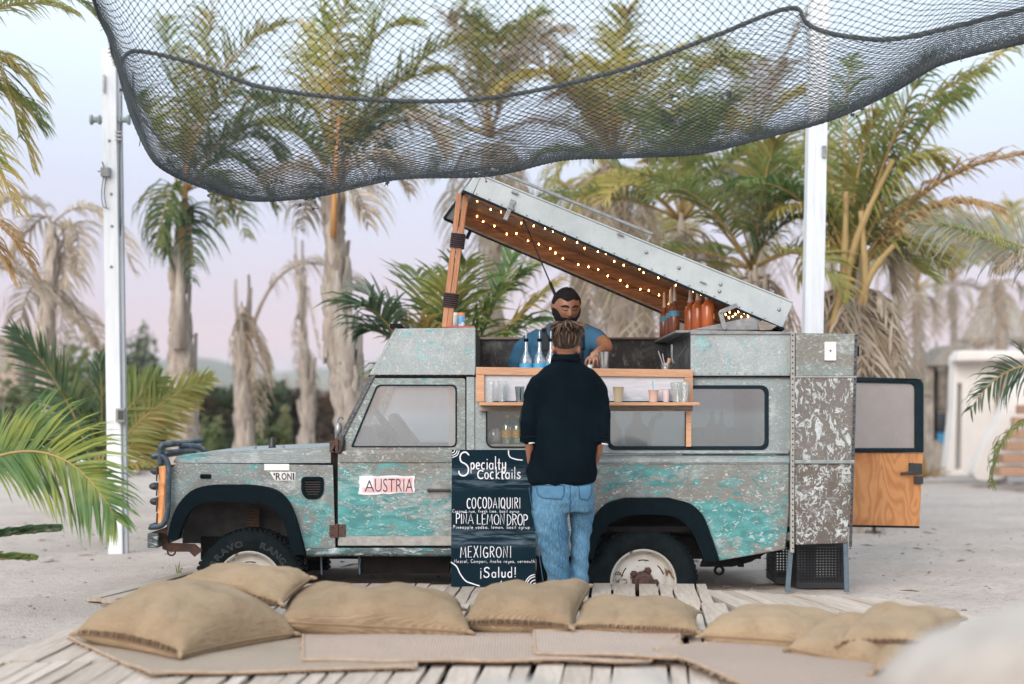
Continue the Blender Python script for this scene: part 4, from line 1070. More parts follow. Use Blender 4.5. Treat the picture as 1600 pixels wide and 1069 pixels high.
lidbox(.0,1.0,-.004,1.0, hh, lambda s: hh(s)+.012).build('lid_top', M['tread'], lid, bevel=.004)
# lining boards: ceiling boards and side boards
for k in range(5):
    a0, a1 = .025+k*.19, .025+(k+1)*.19-.004
    lidbox(.03,.985,a0,a1, lambda s: hh(s)-.014, lambda s: hh(s)-.002).build('ceiling_board', M['ply_warm'], lid, bevel=.002)
for k in range(2):
    f0 = (lambda k: (lambda s: .006+k*(hh(s)-.02)/2))(k); f1 = (lambda k: (lambda s: .004+(k+1)*(hh(s)-.02)/2-.003))(k)
    lidbox(.03,.985,.966,.982,f0,f1).build('side_board', M['ply_warm'], lid, bevel=.002)
    MB().hexa([LP(.02,.02,f0(0)),LP(.028,.02,f0(0)),LP(.028,.96,f0(0)),LP(.02,.96,f0(0)),LP(.02,.02,f1(0)),LP(.028,.02,f1(0)),LP(.028,.96,f1(0)),LP(.02,.96,f1(0))]).build('end_board', M['ply_warm'], lid)
# rubber rim round the mouth
path = [LP(.0,-.008,.0), LP(1.0,-.008,.0)]
MB().beam(LP(-.005,-.008,.0), LP(1.005,-.008,.0), .022, .016, NN).build('rim_seal', M['rubber_trim'], lid, bevel=.003)
MB().beam(LP(-.005,1.005,.0), LP(1.0,1.005,.0), .03, .03, NN).build('rim_seal', M['dark'], lid)
MB().beam(LP(.03,.975,.0), LP(.985,.975,.0), .035, .012, NN).build('rim_strip', M['old_wood'], lid)
MB().beam(LP(-.006,-.01,.0), LP(-.006,1.0,.0), .022, .016, NN).build('rim_seal', M['rubber_trim'], lid)
MB().beam(LP(1.0,.0,.0), LP(1.0,.5,-.02), .022, .03, NN).build('rim_seal', M['dark'], lid)
# rivets, latch, hinges, roof rail, bracket
b = MB()
for i in range(24): b.ball(LP(.03+i/24*.95, -.002, .022), .006, 6, 4)
for (s, h) in ((.55,.12),(.785,.12),(.79,.07),(.97,.12),(.655,.11)): b.ball(LP(s, -.002, h), (.014,.01,.014), 8, 6)
b.build('rivets', M['metal'], lid, kind='stuff')
def plate(s, w, h0, h1, t, name, mat, th=.012, tilt=0):
    ax = EX.normalized()
    c0 = LP(s, t, 0); n = -EY.normalized()
    pts = []
    for hgt, off in ((h0, -tilt), (h1, 0)):
        for sw in (-w/2, w/2):
            for d in (0, th):
                pts.append(c0+ax*sw+NN*hgt+n*(d)+ax*off)
    # order bottom: 0..3, top 4..7
    p = pts; return MB().hexa([p[0],p[2],p[3],p[1],p[4],p[6],p[7],p[5]]).build(name, mat, lid, bevel=.003)
plate(.135,.032,-.075,.05,-.012,'latch_arm',M['metal'],.012,.0)
plate(.135,.04,.05,.085,-.004,'latch_plate',M['metal'],.012)
plate(.135,.046,.012,.022,-.02,'latch_bar',M['metal'],.01)
plate(.13,.05,.130,.145,-.004,'strap_clip',M['metal'],.02)
plate(.735,.05,.075,.083,-.004,'strap_clip',M['metal'],.02)
plate(.46,.05,.155,.168,-.004,'strap_clip',M['metal'],.02)
plate(.09,.03,-.085,.0,1.01,'hasp',M['dark'],.01)
b = MB()
r0, r1 = LP(.04,.03,.24), LP(.55,.03,.27)
b.beam(r0, r1, .03, .02, NN)
for s in (.06,.30,.545):
    b.beam(LP(s,.03,hh(s)), LP(s,.03,.26), .018, .018, (0,1,0))
b.build('roof_rail', M['metal'], lid, bevel=.003)
b = MB(); b.lathe([(0,0),(.012,0),(.01,.025),(0,.03)], tuple(LP(.66,.02,hh(.66)+.01)), 8); b.lathe([(0,0),(.012,0),(.01,.025),(0,.03)], tuple(LP(.94,.02,hh(.94)+.01)), 8); b.build('top_bolt', M['metal'], lid, smooth=True)
# folding stay at the right, black gas strut
p1, p2, p3 = P(1141,483,Y0-.03), P(1125,488,Y0-.03), P(1132,514,Y0-.03)
b = MB(); b.beam(p1+Vector((.05,0,.03)), p2, .03, .012, (0,1,0)); b.beam(p2+Vector((0,-.013,0)), p3+Vector((0,-.013,0)), .032, .012, (0,1,0)); b.ball(p2+Vector((0,-.02,0)), .012, 8, 5); b.ball(p3+Vector((0,-.02,0)), .012, 8, 5)
b.build('folding_stay', M['metal'], truck)
b = MB(); pa = LP(.21,.5,.12); pb = P(884,500,Y0+.9); pm = pa.lerp(pb, .62); b.tube([pa, pm], .006, 7); b.tube([pm, pb], .013, 8); b.build('gas_strut', M['black_metal'], truck)
# timber prop
pt, pb = P(724,303,Y0+.12), P(699,512,Y0+.12)
prop = empty('lid_prop', (0,0,0)); prop.parent = truck; prop.location = (-wloc(truck).x, -wloc(truck).y, 0)
ax = (pt-pb); 
for (dx, dy, w, h) in ((-.022,0,.034,.06),(.0145,0,.032,.068)):
    MB().beam(pb+Vector((dx,dy,0)), pt+Vector((dx*1.35,dy,0)), w+.004, h, (0,1,0)).build('prop_stave', M['post_wood'], prop, bevel=.004)
leather = simple('dark_leather_wrap', (.05,.025,.03), (.02,.012,.015), 40, .6, .2)
for t0 in (.155, .60):
    b = MB()
    for k in range(7):
        c = pb.lerp(pt, t0+k*.0155); t = ax.normalized(); s_ = Vector((1,0,0)); s_ = (s_-t*s_.dot(t)).normalized(); n_ = t.cross(s_)
        w = .047; d = .042
        b.tube([c+s_*w*a+n_*d*e for a, e in ((-1,-.8),(-.9,-1),(.9,-1),(1,-.8),(1,.8),(.9,1),(-.9,1),(-1,.8),(-1,-.8))], .007, 6, cap=False)
    b.build('leather_wrap', leather, prop, smooth=True)

# ---- warm string lights under the lid
bulb_m = NM('lit_bulb', .3); bulb_m.color((1,.6,.25)); bulb_m.b.inputs['Emission Color'].default_value = (1,.44,.12,1); bulb_m.b.inputs['Emission Strength'].default_value = 30
lights = empty('string_lights', LP(.1,.5,.1), 'string of warm fairy bulbs strung under the raised roof lid', 'string lights')
cable = []
random.seed(11)
bulbs = []
for row, (t, hoff, n, s0, s1) in enumerate(((.12,.035,19,.04,.9), (.55,.03,22,.05,.83), (.93,.05,21,.03,.80))):
    pts = []
    for i in range(n*2+1):
        s = lerp(s0, s1, i/(n*2)); s = min(s1, max(s0, s+random.uniform(-.012,.012))); h = hh(s)-hoff-(.022 if i % 2 else 0)+random.uniform(-.022,.012)
        if row == 2: h = .085+random.uniform(-.022,.022)
        p = LP(s, t+random.uniform(-.03,.03) if row < 2 else t, h); pts.append(p)
        if i % 2: bulbs.append(p)
    if row % 2: pts.reverse()
    cable += pts
MB().tube(smoothpath(cable, 2), .0028, 5).build('cable', M['black_metal'], lights, smooth=True)
for k in range(16):
    bulbs.append(P(1150+random.uniform(-22,26), 492+random.uniform(-7,9), Y0+random.uniform(.25,.9)))
bm0 = None
for i, p in enumerate(bulbs):
    if bm0 is None:
        bm0 = MB().ball(wloc(lights), (.0044,.0044,.007), 8, 6).build('bulb', bulb_m.m, lights, smooth=True); o = bm0
    else:
        o = bm0.copy(); COL.objects.link(o)
    o.location = p-wloc(lights)
for (s, t) in ((.06,.5),(.2,.55),(.36,.55),(.52,.55),(.68,.55),(.84,.6)):
    ld = bpy.data.lights.new('bulb_glow', 'POINT'); ld.energy = .6; ld.color = (1,.48,.18); ld.shadow_soft_size = .05
    lo = bpy.data.objects.new('bulb_glow', ld); COL.objects.link(lo); lo.location = LP(s, t, .07)
# ================================================================== poles and net
def interp(tab, u):
    us = [t[0] for t in tab]
    return [float(np.interp(u, us, [t[k] for t in tab])) for k in range(1, len(tab[0]))]
def spl(tab, u):
    # smooth (catmull) interpolation of a table
    n = len(tab)
    for i in range(n-1):
        if u <= tab[i+1][0] or i == n-2:
            t = (u-tab[i][0])/(tab[i+1][0]-tab[i][0]); t = min(max(t, 0), 1)
            out = []
            for k in range(1, len(tab[0])):
                def sl(j):
                    if j <= 0: return (tab[1][k]-tab[0][k])/(tab[1][0]-tab[0][0])
                    if j >= n-1: return (tab[-1][k]-tab[-2][k])/(tab[-1][0]-tab[-2][0])
                    return (tab[j+1][k]-tab[j-1][k])/(tab[j+1][0]-tab[j-1][0])
                h = tab[i+1][0]-tab[i][0]; m0, m1 = sl(i)*h, sl(i+1)*h; a, b = tab[i][k], tab[i+1][k]
                out.append((2*t**3-3*t**2+1)*a+(t**3-2*t**2+t)*m0+(-2*t**3+3*t**2)*b+(t**3-t**2)*m1)
            return out
TR = [(0,186,100,13.3),(.04,212,80,13.2),(.09,292,96,13.1),(.2,420,138,13.0),(.33,600,157,12.9),(.45,765,153,12.8),(.6,960,112,12.6),(.72,1125,54,12.4),(.795,1240,12,12.2),(.82,1262,40,12.1),(.87,1330,58,11.9),(.92,1420,58,11.6),(1,1650,2,11.0)]
TB = [(0,176,78,11.2),(.04,214,190,11.0),(.09,258,262,10.8),(.2,375,309,10.5),(.28,480,305,10.3),(.37,620,276,10.2),(.45,765,270,10.0),(.52,870,246,9.9),(.6,985,244,9.8),(.68,1100,240,9.8),(.75,1200,216,9.8),(.81,1295,188,9.8),(.87,1400,140,9.8),(.92,1490,90,9.7),(1,1660,48,9.6)]
TF = [(0,118,-70,8.4),(.04,160,-78,8.3),(.2,380,-90,8.2),(.45,765,-100,8.0),(.6,985,-110,8.0),(.8,1290,-130,8.0),(1,1690,-150,8.0)]
def net_pos(u, v):
    u = min(1, max(0, u+noise.noise(Vector((u*11, v*6, 3)))*.010*math.sin(math.pi*min(1,max(0,u))))); v = min(1, max(0, v+noise.noise(Vector((u*8, v*5, 7)))*.035*math.sin(math.pi*v)))
    r = P(*spl(TR, u)); b = P(*spl(TB, u)); f = P(*spl(TF, u))
    p = r*((1-v)*(1-2*v))+b*(4*v*(1-v))+f*(v*(2*v-1))
    w = 4*v*(1-v)
    k = noise.noise(Vector((u*7, v*2.4, 1.7)))*.13+noise.noise(Vector((u*17, v*4, 4.7)))*.05
    p += Vector((noise.noise(Vector((u*9, v*5, 8)))*.05, k*w*1.2, k*w*(.25+.6*max(0, v-.5))))
    return p
net = empty('fishing_net', net_pos(0, 0), 'dark grey fishing net slung as a shade canopy over the truck, sagging in folds', 'net')
NU, NV = 200, 150
grid = {}
off = wloc(net)
node_v = []; 
for i in range(NU+1):
    for j in range(NV+1):
        if (i+j) % 2 == 0:
            jx = random.uniform(-.2,.2); jy = random.uniform(-.2,.2)
            u = min(max((i+jx)/NU, 0), 1); v = min(max((j+jy)/NV, 0), 1)
            grid[(i, j)] = len(node_v); node_v.append(net_pos(u, v)-off)
NVt = np.array(node_v)
edges = []
for (i, j), k in grid.items():
    for di in (1, -1):
        k2 = grid.get((i+di, j+1))
        if k2 is not None: edges.append((k, k2))
E = np.array(edges); A = NVt[E[:,0]]; B = NVt[E[:,1]]
T = B-A; T /= np.maximum(np.linalg.norm(T, axis=1), 1e-6)[:,None]
ref = np.array([.31,.83,.46]); s = np.cross(T, ref); s /= np.linalg.norm(s, axis=1)[:,None]; w = np.cross(s, T)
r = .0023
rings = []
for base in (A, B):
    for a in (0, 2.094, 4.189): rings.append(base+(s*math.cos(a)+w*math.sin(a))*r)
VV = np.stack(rings, 1).reshape(-1, 3); n = len(E); base = (np.arange(n)*6)[:,None]
FF = np.concatenate([base+np.array([[a, (a+1)%3, 3+(a+1)%3, 3+a]]) for a in range(3)])
# knots
kr = .0062; o8 = np.array([(kr,0,0),(-kr,0,0),(0,kr,0),(0,-kr,0),(0,0,kr),(0,0,-kr)])
KV = (NVt[:,None,:]+o8[None]).reshape(-1, 3); kb = (np.arange(len(NVt))*6)[:,None]+len(VV)
KF = np.concatenate([kb+np.array([t]) for t in ((0,2,4),(2,1,4),(1,3,4),(3,0,4),(2,0,5),(1,2,5),(3,1,5),(0,3,5))])
me = bpy.data.meshes.new('netting'); me.from_pydata(np.concatenate([VV, KV]).tolist(), [], FF.tolist()+KF.tolist()); me.update()
netm = simple('grey_net_twine', (.030,.040,.046), (.065,.072,.074), 4, .9, spec=.1)
o = link('netting', me, net, netm); o['kind'] = 'stuff'
ropem = simple('frayed_rope', (.045,.055,.058), (.09,.095,.095), 30, .9, .6, bd=.02)
def rope(pts, r, name='edge_rope', seed=0, fuzz=True):
    pts = smoothpath(pts, 4); b = MB(); L = 0
    for st in range(3):
        pp = []
        for i, p in enumerate(pts):
            a = i*1.1+st*2.094; pp.append(p+Vector((0, math.cos(a), math.sin(a)))*r*.5)
        b.tube(pp, r*.62, 5)
    if fuzz:
        random.seed(seed)
        for i in range(len(pts)*2):
            p = random.choice(pts); d = Vector((random.uniform(-1,1), random.uniform(-1,1), random.uniform(-1,.6))).normalized()
            b.tube([p, p+d*r*random.uniform(1.2, 2.4)], .0022, 3)
    b.build(name, ropem, net, smooth=True)
rope([net_pos(i/70, 0) for i in range(71)], .020, seed=1)
rope([net_pos(0, i/24) for i in range(25)], .018, seed=2)
rope([net_pos(.035, i/24)+Vector((0,.03,0)) for i in range(2, 13)], .011, 'inner_line', seed=3)
rope([net_pos(1, i/24) for i in range(25)], .018, seed=4)
rope([net_pos(.05+.4*i/14, .28+.10*math.sin(i/14*3)) for i in range(15)], .009, 'inner_line', seed=9)
# snagged bits of twine and weed
b = MB(); random.seed(9)
for (u, v, k) in ((.275,.33,26),(.28,.47,20),(.16,.5,12),(.09,.38,8),(.62,.02,16),(.64,.7,14),(.66,.12,10),(.70,.75,10),(.31,.95,10),(.32,.72,14),(.25,.6,8),(.45,.5,8),(.36,.5,7),(.72,.05,14),(.42,.03,6),(.83,.5,9),(.02,.35,10),(.04,.3,8)):
    c = net_pos(u, v)
    for i in range(k):
        p = c+Vector((random.gauss(0,.03), random.gauss(0,.02), random.gauss(0,.03)))
        b.ball(p, random.uniform(.005,.013), 5, 3)
        d = Vector((random.uniform(-1,1), random.uniform(-1,1), random.uniform(-1.5,.4))).normalized()
        b.tube([p, p+d*random.uniform(.015,.05)], .003, 3)
for k in range(26):
    u = random.random(); p = net_pos(u, .5); b.tube([p, p+Vector((random.uniform(-.01,.01),0,-random.uniform(.02,.06)))], .0035, 3)
b.build('snagged_twine', ropem, net, kind='stuff')

# left pole: square steel post with a side channel, pulleys, boxes, cables
PYL = 13.85
gl = G(180, 851, -.06)
lp = empty('net_pole', (P(180,640,PYL).x, PYL, -.07), 'white steel pole at the left with pulleys, switch box and cables, holding the net', 'pole')
def pl(x, y): return P(x, y, PYL)
b = MB(); a, c_ = pl(183, 856), pl(172, 78); a.z = -.1
b.beam(a, c_, .135, .13, (0,1,0)); b.build('post', M['white_paint'], lp, bevel=.008)
b = MB(); b.beam(a+Vector((.088,.0,0)), c_+Vector((.083,0,0)), .034, .06, (0,1,0)); b.build('side_channel', M['pole_side'], lp)
for yy, dx in ((188, 0),):
    for sgn in (-1, 1):
        c0 = pl(173, yy)+Vector((sgn*.07,-.02,0)); 
        MB().lathe([(0,0),(.026,0),(.03,.012),(.045,.02),(.045,.035),(.028,.045),(.028,.085),(.048,.095),(.048,.112),(.018,.118),(0,.118)] if sgn > 0 else [(r_, -h) for r_, h in [(0,0),(.026,0),(.03,.012),(.045,.02),(.045,.035),(.028,.045),(.028,.085),(.048,.095),(.048,.112),(.018,.118),(0,.118)]], tuple(c0), 16, 'x').build('pulley', simple('grey_green_pulley_%d' % (sgn+1), (.33,.38,.36), (.22,.25,.24), 20, .5), lp, autos=40)
p = pl(168, 134); MB().box(p.x-.02, p.x+.0, PYL-.1, PYL-.08, p.z-.08, p.z+.08).build('cleat', M['metal'], lp)
p = pl(171, 271); b = MB(); b.box(p.x-.05, p.x+.035, PYL-.13, PYL-.066, p.z-.05, p.z+.04); b.build('junction_box', simple('grey_plastic_box', (.30,.30,.30), (.2,.2,.2), 30, .6), lp, bevel=.01)
b = MB()
b.tube(smoothpath([p+Vector((-.03,-.1,-.05)), p+Vector((-.045,-.1,-.2)), p+Vector((-.03,-.1,-.32)), p+Vector((.02,-.09,-.34))], 5), .004, 5)
b.tube(smoothpath([p+Vector((.0,-.1,-.05)), p+Vector((-.02,-.1,-.2)), p+Vector((.0,-.1,-.34))], 5), .004, 5)
b.tube([p+Vector((-.08,-.1,.0)), p+Vector((-.03,-.1,.01))], .006, 5); b.tube([p+Vector((-.04,-.1,.09)), p+Vector((-.02,-.1,.03))], .006, 5)
b.tube(smoothpath([pl(190,150), pl(188,220)+Vector((.01,-.05,0)), pl(191,300)+Vector((.0,-.08,0)), pl(189,420), pl(190,640)], 5), .005, 5)
b.build('cable', M['black_metal'], lp, smooth=True)
p = pl(195, 649); bx = MB().box(p.x-.055, p.x+.03, PYL-.12, PYL-.06, p.z-.065, p.z+.065).build('switch_box', simple('grey_switch_box', (.28,.29,.28), (.2,.21,.2), 20, .5), lp, bevel=.008)
MB().box(p.x-.03, p.x+.02, PYL-.126, PYL-.119, p.z-.04, p.z+.045).build('switch_face', M['black_metal'], bx)
for (x, y) in ((174,222),(177,305),(178,355),(177,418)): MB().ball(pl(x, y)+Vector((0,-.07,0)), .014, 7, 5).build('bolt', M['metal'], lp)
for y in (208,214,220): MB().box(pl(183,0).x, pl(193,0).x, PYL-.075, PYL-.06, pl(0,y).z-.006, pl(0,y).z+.006).build('cable_clip', M['metal'], lp)
# right pole
PYR = 13.0
rpo = empty('net_pole', (P(1272,640,PYR).x, PYR, -.07), 'tall white pole rising behind the open roof lid on the right', 'pole')
b = MB(); a, c_ = P(1267, 640, PYR), P(1282, -120, PYR); d = (c_-a).normalized(); a = a-d*1.35
b.beam(a, c_, .165, .15, (0,1,0)); b.build('post', M['white_paint'], rpo, bevel=.008)
b = MB(); b.beam(a+Vector((-.05,-.078,0)), c_+Vector((-.05,-.078,0)), .055, .012, (0,1,0)); b.build('cover_strip', M['white_paint'], rpo)
b = MB(); p = P(1284, 240, PYR); b.box(p.x-.015, p.x+.02, PYR-.1, PYR-.075, p.z-.05, p.z+.05); b.build('cleat', M['metal'], rpo)
# ================================================================== chalkboard
def arc(cx, cy, rx, ry, a0, a1, n=8): return [(cx+rx*math.cos(R(a0+(a1-a0)*i/n)), cy+ry*math.sin(R(a0+(a1-a0)*i/n))) for i in range(n+1)]
GL = {
'C': (.55, [arc(.32,.5,.28,.5,50,310)]), 'O': (.6, [arc(.3,.5,.28,.5,90,450,14)]), 'D': (.55, [[(.05,0),(.05,1)],[(.05,1)]+arc(.05,.5,.45,.5,80,-80)+[(.05,0)]]),
'A': (.55, [[(0,0),(.27,1),(.52,0)],[(.1,.35),(.43,.35)]]), 'I': (.15, [[(.07,0),(.07,1)]]), 'Q': (.65, [arc(.3,.5,.28,.5,90,450,14),[(.38,.2),(.62,-.1)]]),
'U': (.55, [[(.03,1)]+arc(.26,.3,.23,.3,180,360)+[(.49,1)]]), 'R': (.52, [[(.04,0),(.04,1)],[(.04,1)]+arc(.2,.77,.25,.23,80,-90)+[(.04,.54)],[(.15,.54),(.48,0)]]),
'P': (.5, [[(.04,0),(.04,1)],[(.04,1)]+arc(.2,.74,.27,.26,80,-90)+[(.04,.48)]]), 'N': (.55, [[(.04,0),(.06,1),(.46,0),(.48,1)]]),
'L': (.45, [[(.05,1),(.05,0),(.4,.02)]]), 'E': (.45, [[(.42,1),(.05,.98),(.05,0),(.42,.02)],[(.05,.5),(.36,.52)]]), 'M': (.68, [[(.02,0),(.1,1),(.33,.3),(.56,1),(.64,0)]]),
'X': (.5, [[(.02,0),(.46,1)],[(.04,1),(.48,0)]]), 'G': (.58, [arc(.31,.5,.28,.5,50,300)+[(.52,.12),(.52,.42),(.32,.42)]]),
'S': (.55, [[(.5,.88),(.36,1),(.16,.97),(.06,.8),(.12,.6),(.34,.5),(.48,.32),(.44,.1),(.25,0),(.05,.06),(.0,.2)]]),
'a': (.42, [arc(.19,.27,.18,.26,60,400,10),[(.37,.52),(.37,.02)]]), 'b': (.4, [[(.05,1),(.05,0)],arc(.2,.26,.17,.26,160,-160,9)]), 'c': (.38, [arc(.2,.27,.18,.27,55,305)]),
'd': (.42, [arc(.19,.27,.18,.26,50,310,9),[(.37,1),(.37,0)]]), 'e': (.4, [[(.03,.27),(.35,.3)]+arc(.19,.27,.17,.27,15,310,9)]), 'f': (.3, [[(.3,.95),(.18,1),(.12,.8),(.12,0)],[(0,.5),(.27,.5)]]),
'g': (.42, [arc(.19,.27,.18,.26,50,310,9),[(.37,.52),(.36,-.2),(.2,-.35),(.04,-.25)]]),
'h': (.4, [[(.05,1),(.05,0)],[(.05,.35),(.15,.5),(.28,.48),(.34,.35),(.34,0)]]), 'i': (.14, [[(.07,.5),(.07,0)],[(.07,.72),(.07,.75)]]), 'k': (.38, [[(.05,1),(.05,0)],[(.32,.55),(.06,.22),(.34,0)]]),
'l': (.14, [[(.07,1),(.07,0)]]), 'm': (.6, [[(.04,.5),(.04,0)],[(.04,.36),(.14,.5),(.25,.45),(.28,.3),(.28,0)],[(.28,.36),(.38,.5),(.5,.45),(.54,.3),(.54,0)]]),
'n': (.4, [[(.04,.5),(.04,0)],[(.04,.36),(.16,.5),(.3,.46),(.34,.3),(.34,0)]]), 'o': (.4, [arc(.19,.27,.17,.27,90,450,10)]), 'p': (.42, [[(.05,.52),(.05,-.35)],arc(.2,.26,.17,.26,160,-160,9)]),
'r': (.3, [[(.05,.5),(.05,0)],[(.05,.3),(.14,.46),(.27,.5)]]), 's': (.34, [[(.3,.46),(.16,.53),(.05,.42),(.14,.28),(.28,.18),(.26,.04),(.12,-.01),(.0,.08)]]),
't': (.3, [[(.14,.9),(.14,.06),(.24,0)],[(0,.55),(.28,.55)]]), 'u': (.4, [[(.04,.5),(.05,.12),(.16,0),(.3,.06),(.35,.2)],[(.36,.5),(.36,0)]]), 'v': (.36, [[(.02,.5),(.17,0),(.33,.5)]]),
'x': (.36, [[(.02,0),(.32,.5)],[(.02,.5),(.33,0)]]), 'y': (.4, [[(.03,.5),(.08,.15),(.2,.06),(.32,.2)],[(.36,.52),(.33,-.1),(.2,-.35),(.03,-.28)]]), 'z': (.36, [[(.02,.5),(.32,.5),(.02,0),(.34,0)]]),
',': (.16, [[(.08,.08),(.03,-.14)]]), '!': (.16, [[(.08,1),(.07,.28)],[(.07,.04),(.075,.06)]]), '¡': (.16, [[(.07,.62),(.07,-.1)],[(.075,.84),(.075,.87)]]), ' ': (.28, []), 'Ñ': (.55, [[(.04,0),(.06,1),(.46,0),(.48,1)]]), '~': (.5, [[(.02,1.16),(.14,1.24),(.3,1.14),(.44,1.22)]])}
def write(b, text, x0, z0, x1, h, Y, r, seed=0, tilt=0, jit=.02, gap=.12, lean=0.0):
    """chalk handwriting between x0 and x1 on the plane y = Y(z)"""
    rnd = random.Random(seed)
    tot = sum(GL[c][0]+gap for c in text if c != '~')-gap; sx = (x1-x0)/tot; cx = 0
    pos = 0
    for c in text:
        w, strokes = GL[c]
        ox = rnd.uniform(-jit, jit); oz = rnd.uniform(-jit, jit)*h; sc = 1+rnd.uniform(-.06,.06)
        for st in strokes:
            if len(st) < 2: continue
            pts = [(x0+(pos+ox+px+lean*pz)*sx, z0+oz+pz*h*sc+tilt*(pos*sx)) for px, pz in st]
            if len(pts) > 2: 
                sp_ = smoothpath([(p[0], p[1], 0) for p in pts], 3) if c not in 'AEMNXLI' else [Vector((p[0], p[1], 0)) for p in pts]
            else: sp_ = [Vector((p[0], p[1], 0)) for p in pts]
            ribbon(b, sp_, r*rnd.uniform(.85, 1.15), Y)
        if c != '~': pos += w+gap
def ribbon(b, pts, r, Y):
    n = len(pts); vs = []; fs = []
    for i, p in enumerate(pts):
        t = pts[min(i+1, n-1)]-pts[max(i-1, 0)]; t = t.normalized() if t.length > 1e-9 else Vector((1,0,0)); nn = Vector((-t.y, t.x, 0))
        k = r*(.75 if i in (0, n-1) else 1)
        e = t*r*.5*(-1 if i == 0 else 1 if i == n-1 else 0)
        for s in (1, -1):
            a = p+e+nn*k*s; vs.append((a.x, Y(a.y), a.y))
    for i in range(n-1): fs.append((2*i, 2*i+1, 2*i+3, 2*i+2))
    b.add(vs, fs)
BYb, BYt = 10.50, 10.66
cbx0, cbx1 = P(705,0,10.55).x, P(837,0,10.55).x
bz0, bz1 = .004, CAMZ-(703-HY)/F_PX*10.66
def bY(z): return lerp(BYb, BYt, (z-bz0)/(bz1-bz0))
board = empty('menu_board', ((cbx0+cbx1)/2, BYb, 0), 'dark blue cocktail menu board with white hand lettering leaning against the truck', 'menu board')
cm = NM('smeared_navy_board', .85, spec=.08)
w = cm.noise(4, 6, .7, .5, (.8,1,9)); spz = cm.n('ShaderNodeSeparateXYZ'); cm.l(cm.co, spz.inputs[0])
band = cm.math('MAXIMUM', cm.math('MULTIPLY', cm.thr(spz.outputs[2], .66, .74), cm.thr(spz.outputs[2], .78, .86, 1, 0)), cm.math('MULTIPLY', cm.thr(spz.outputs[2], .26, .32), cm.thr(spz.outputs[2], .36, .42, 1, 0)))
c = cm.mix(cm.thr(cm.noise(2.5, 4), .3, .7), (.0025,.012,.020), (.005,.020,.030)); sm = cm.math('MULTIPLY', cm.thr(w, .46, .68), band)
c = cm.mix(cm.math('MULTIPLY', sm, .62), c, (.22,.30,.37)); c = cm.mix(cm.thr(cm.noise(7, 7, .8, .3, (1,1,6)), .66, .8, 0, .25), c, (.2,.28,.34)); cm.color(c)
MB().hexa([(cbx0,BYb,bz0),(cbx1,BYb,bz0),(cbx1,BYb+.02,bz0),(cbx0,BYb+.02,bz0),(cbx0,BYt,bz1),(cbx1,BYt,bz1),(cbx1,BYt+.02,bz1),(cbx0,BYt+.02,bz1)]).build('panel', cm.m, board, bevel=.002)
chalk = simple('white_chalk_paint', (.74,.74,.78), (.55,.57,.62), 60, .9, lo=.45, hi=.7)
BW, BH = cbx1-cbx0, bz1-bz0
def bx(f): return cbx0+BW*f
def bz(f): return bz1-BH*f        # f measured down the board, in the zoomed picture
Yk = lambda z: bY(z)-.003
def zf(y): return bz((y-42)/(1020-42))
def xf(x): return bx((x-44)/(655-44))
lines = [("Specialty", 100, 440, 172, 66, .0055, 0), ("Cocktails", 232, 545, 250, 62, .005, 0), ("COCODAIQUIRI", 155, 545, 463, 74, .0031, 0),
 ("Coconut rum, fresh lime, basil syrup", 52, 535, 495, 22, .0013, 0), ("PIÑA LEMON DROP", 78, 598, 585, 80, .0031, 0),
 ("Pineapple vodka, lemon, basil syrup", 57, 612, 609, 22, .0014, 0), ("MEXIGRONI", 110, 478, 814, 76, .0032, 0),
 ("Mezcal, Campari, Ancho reyes, vermouth", 67, 648, 852, 22, .0013, 0), ("¡Salud!", 255, 512, 955, 72, .0040, 0)]
for i, (t, x0, x1, yb, hpx, r, tl) in enumerate(lines):
    b = MB(); h = BH*hpx/(1020-42)
    if t == "Specialty":
        write(b, 'S', xf(98), zf(232), xf(178), BH*165/978, Yk, .0055, 1)
        write(b, 'pecialty', xf(180), zf(182), xf(440), BH*88/978, Yk, .0042, 2, gap=.14)
    elif t == "Cocktails":
        write(b, 'C', xf(232), zf(250), xf(278), BH*60/978, Yk, .0044, 3); write(b, 'ocktails', xf(285), zf(250), xf(545), BH*84/978, Yk, .0040, 4, gap=.14)
    elif 'Ñ' in t:
        write(b, 'PIN', xf(78), zf(572), xf(158), h*.86, Yk, r, 5); write(b, 'A', xf(164), zf(575), xf(205), h*.86, Yk, r, 6); write(b, '~', xf(128), zf(574), xf(158), h*.9, Yk, r*.9, 7) if False else ribbon(b, [Vector((xf(130), zf(496), 0)), Vector((xf(140), zf(490), 0)), Vector((xf(150), zf(497), 0)), Vector((xf(158), zf(491), 0))], r*.8, Yk)
        write(b, 'LEMON', xf(230), zf(578), xf(432), h*.9, Yk, r, 8); write(b, 'DROP', xf(447), zf(584), xf(598), h*.98, Yk, r, 9)
    else:
        write(b, t, xf(x0), zf(yb), xf(x1), h, Yk, r, 20+i, gap=.2 if h > .02 else .2)
    b.build('lettering', chalk, board)
b = MB()
def rb(pts, r=.004): ribbon(b, smoothpath([(xf(x), zf(y), 0) for x, y in pts], 5), r, Yk)
rb([(458,46),(460,75),(475,98),(520,112),(560,116)]); rb([(44,848),(85,880),(110,930),(150,980),(200,1000),(250,1016)])
for rr in (30, 52, 75, 90):
    rb([(655-rr*.9*math.cos(R(a))*1.0, 1025-rr*math.sin(R(a))) for a in (5,25,45,65,85)], .0032)
for rr in (22, 40, 55): rb([(44+rr*math.cos(R(a)), 42+rr*math.sin(R(a))) for a in (5,45,85)], .003)
rb([(408,980),(400,1000),(388,1018)], .003)
b.build('lettering', chalk, board)

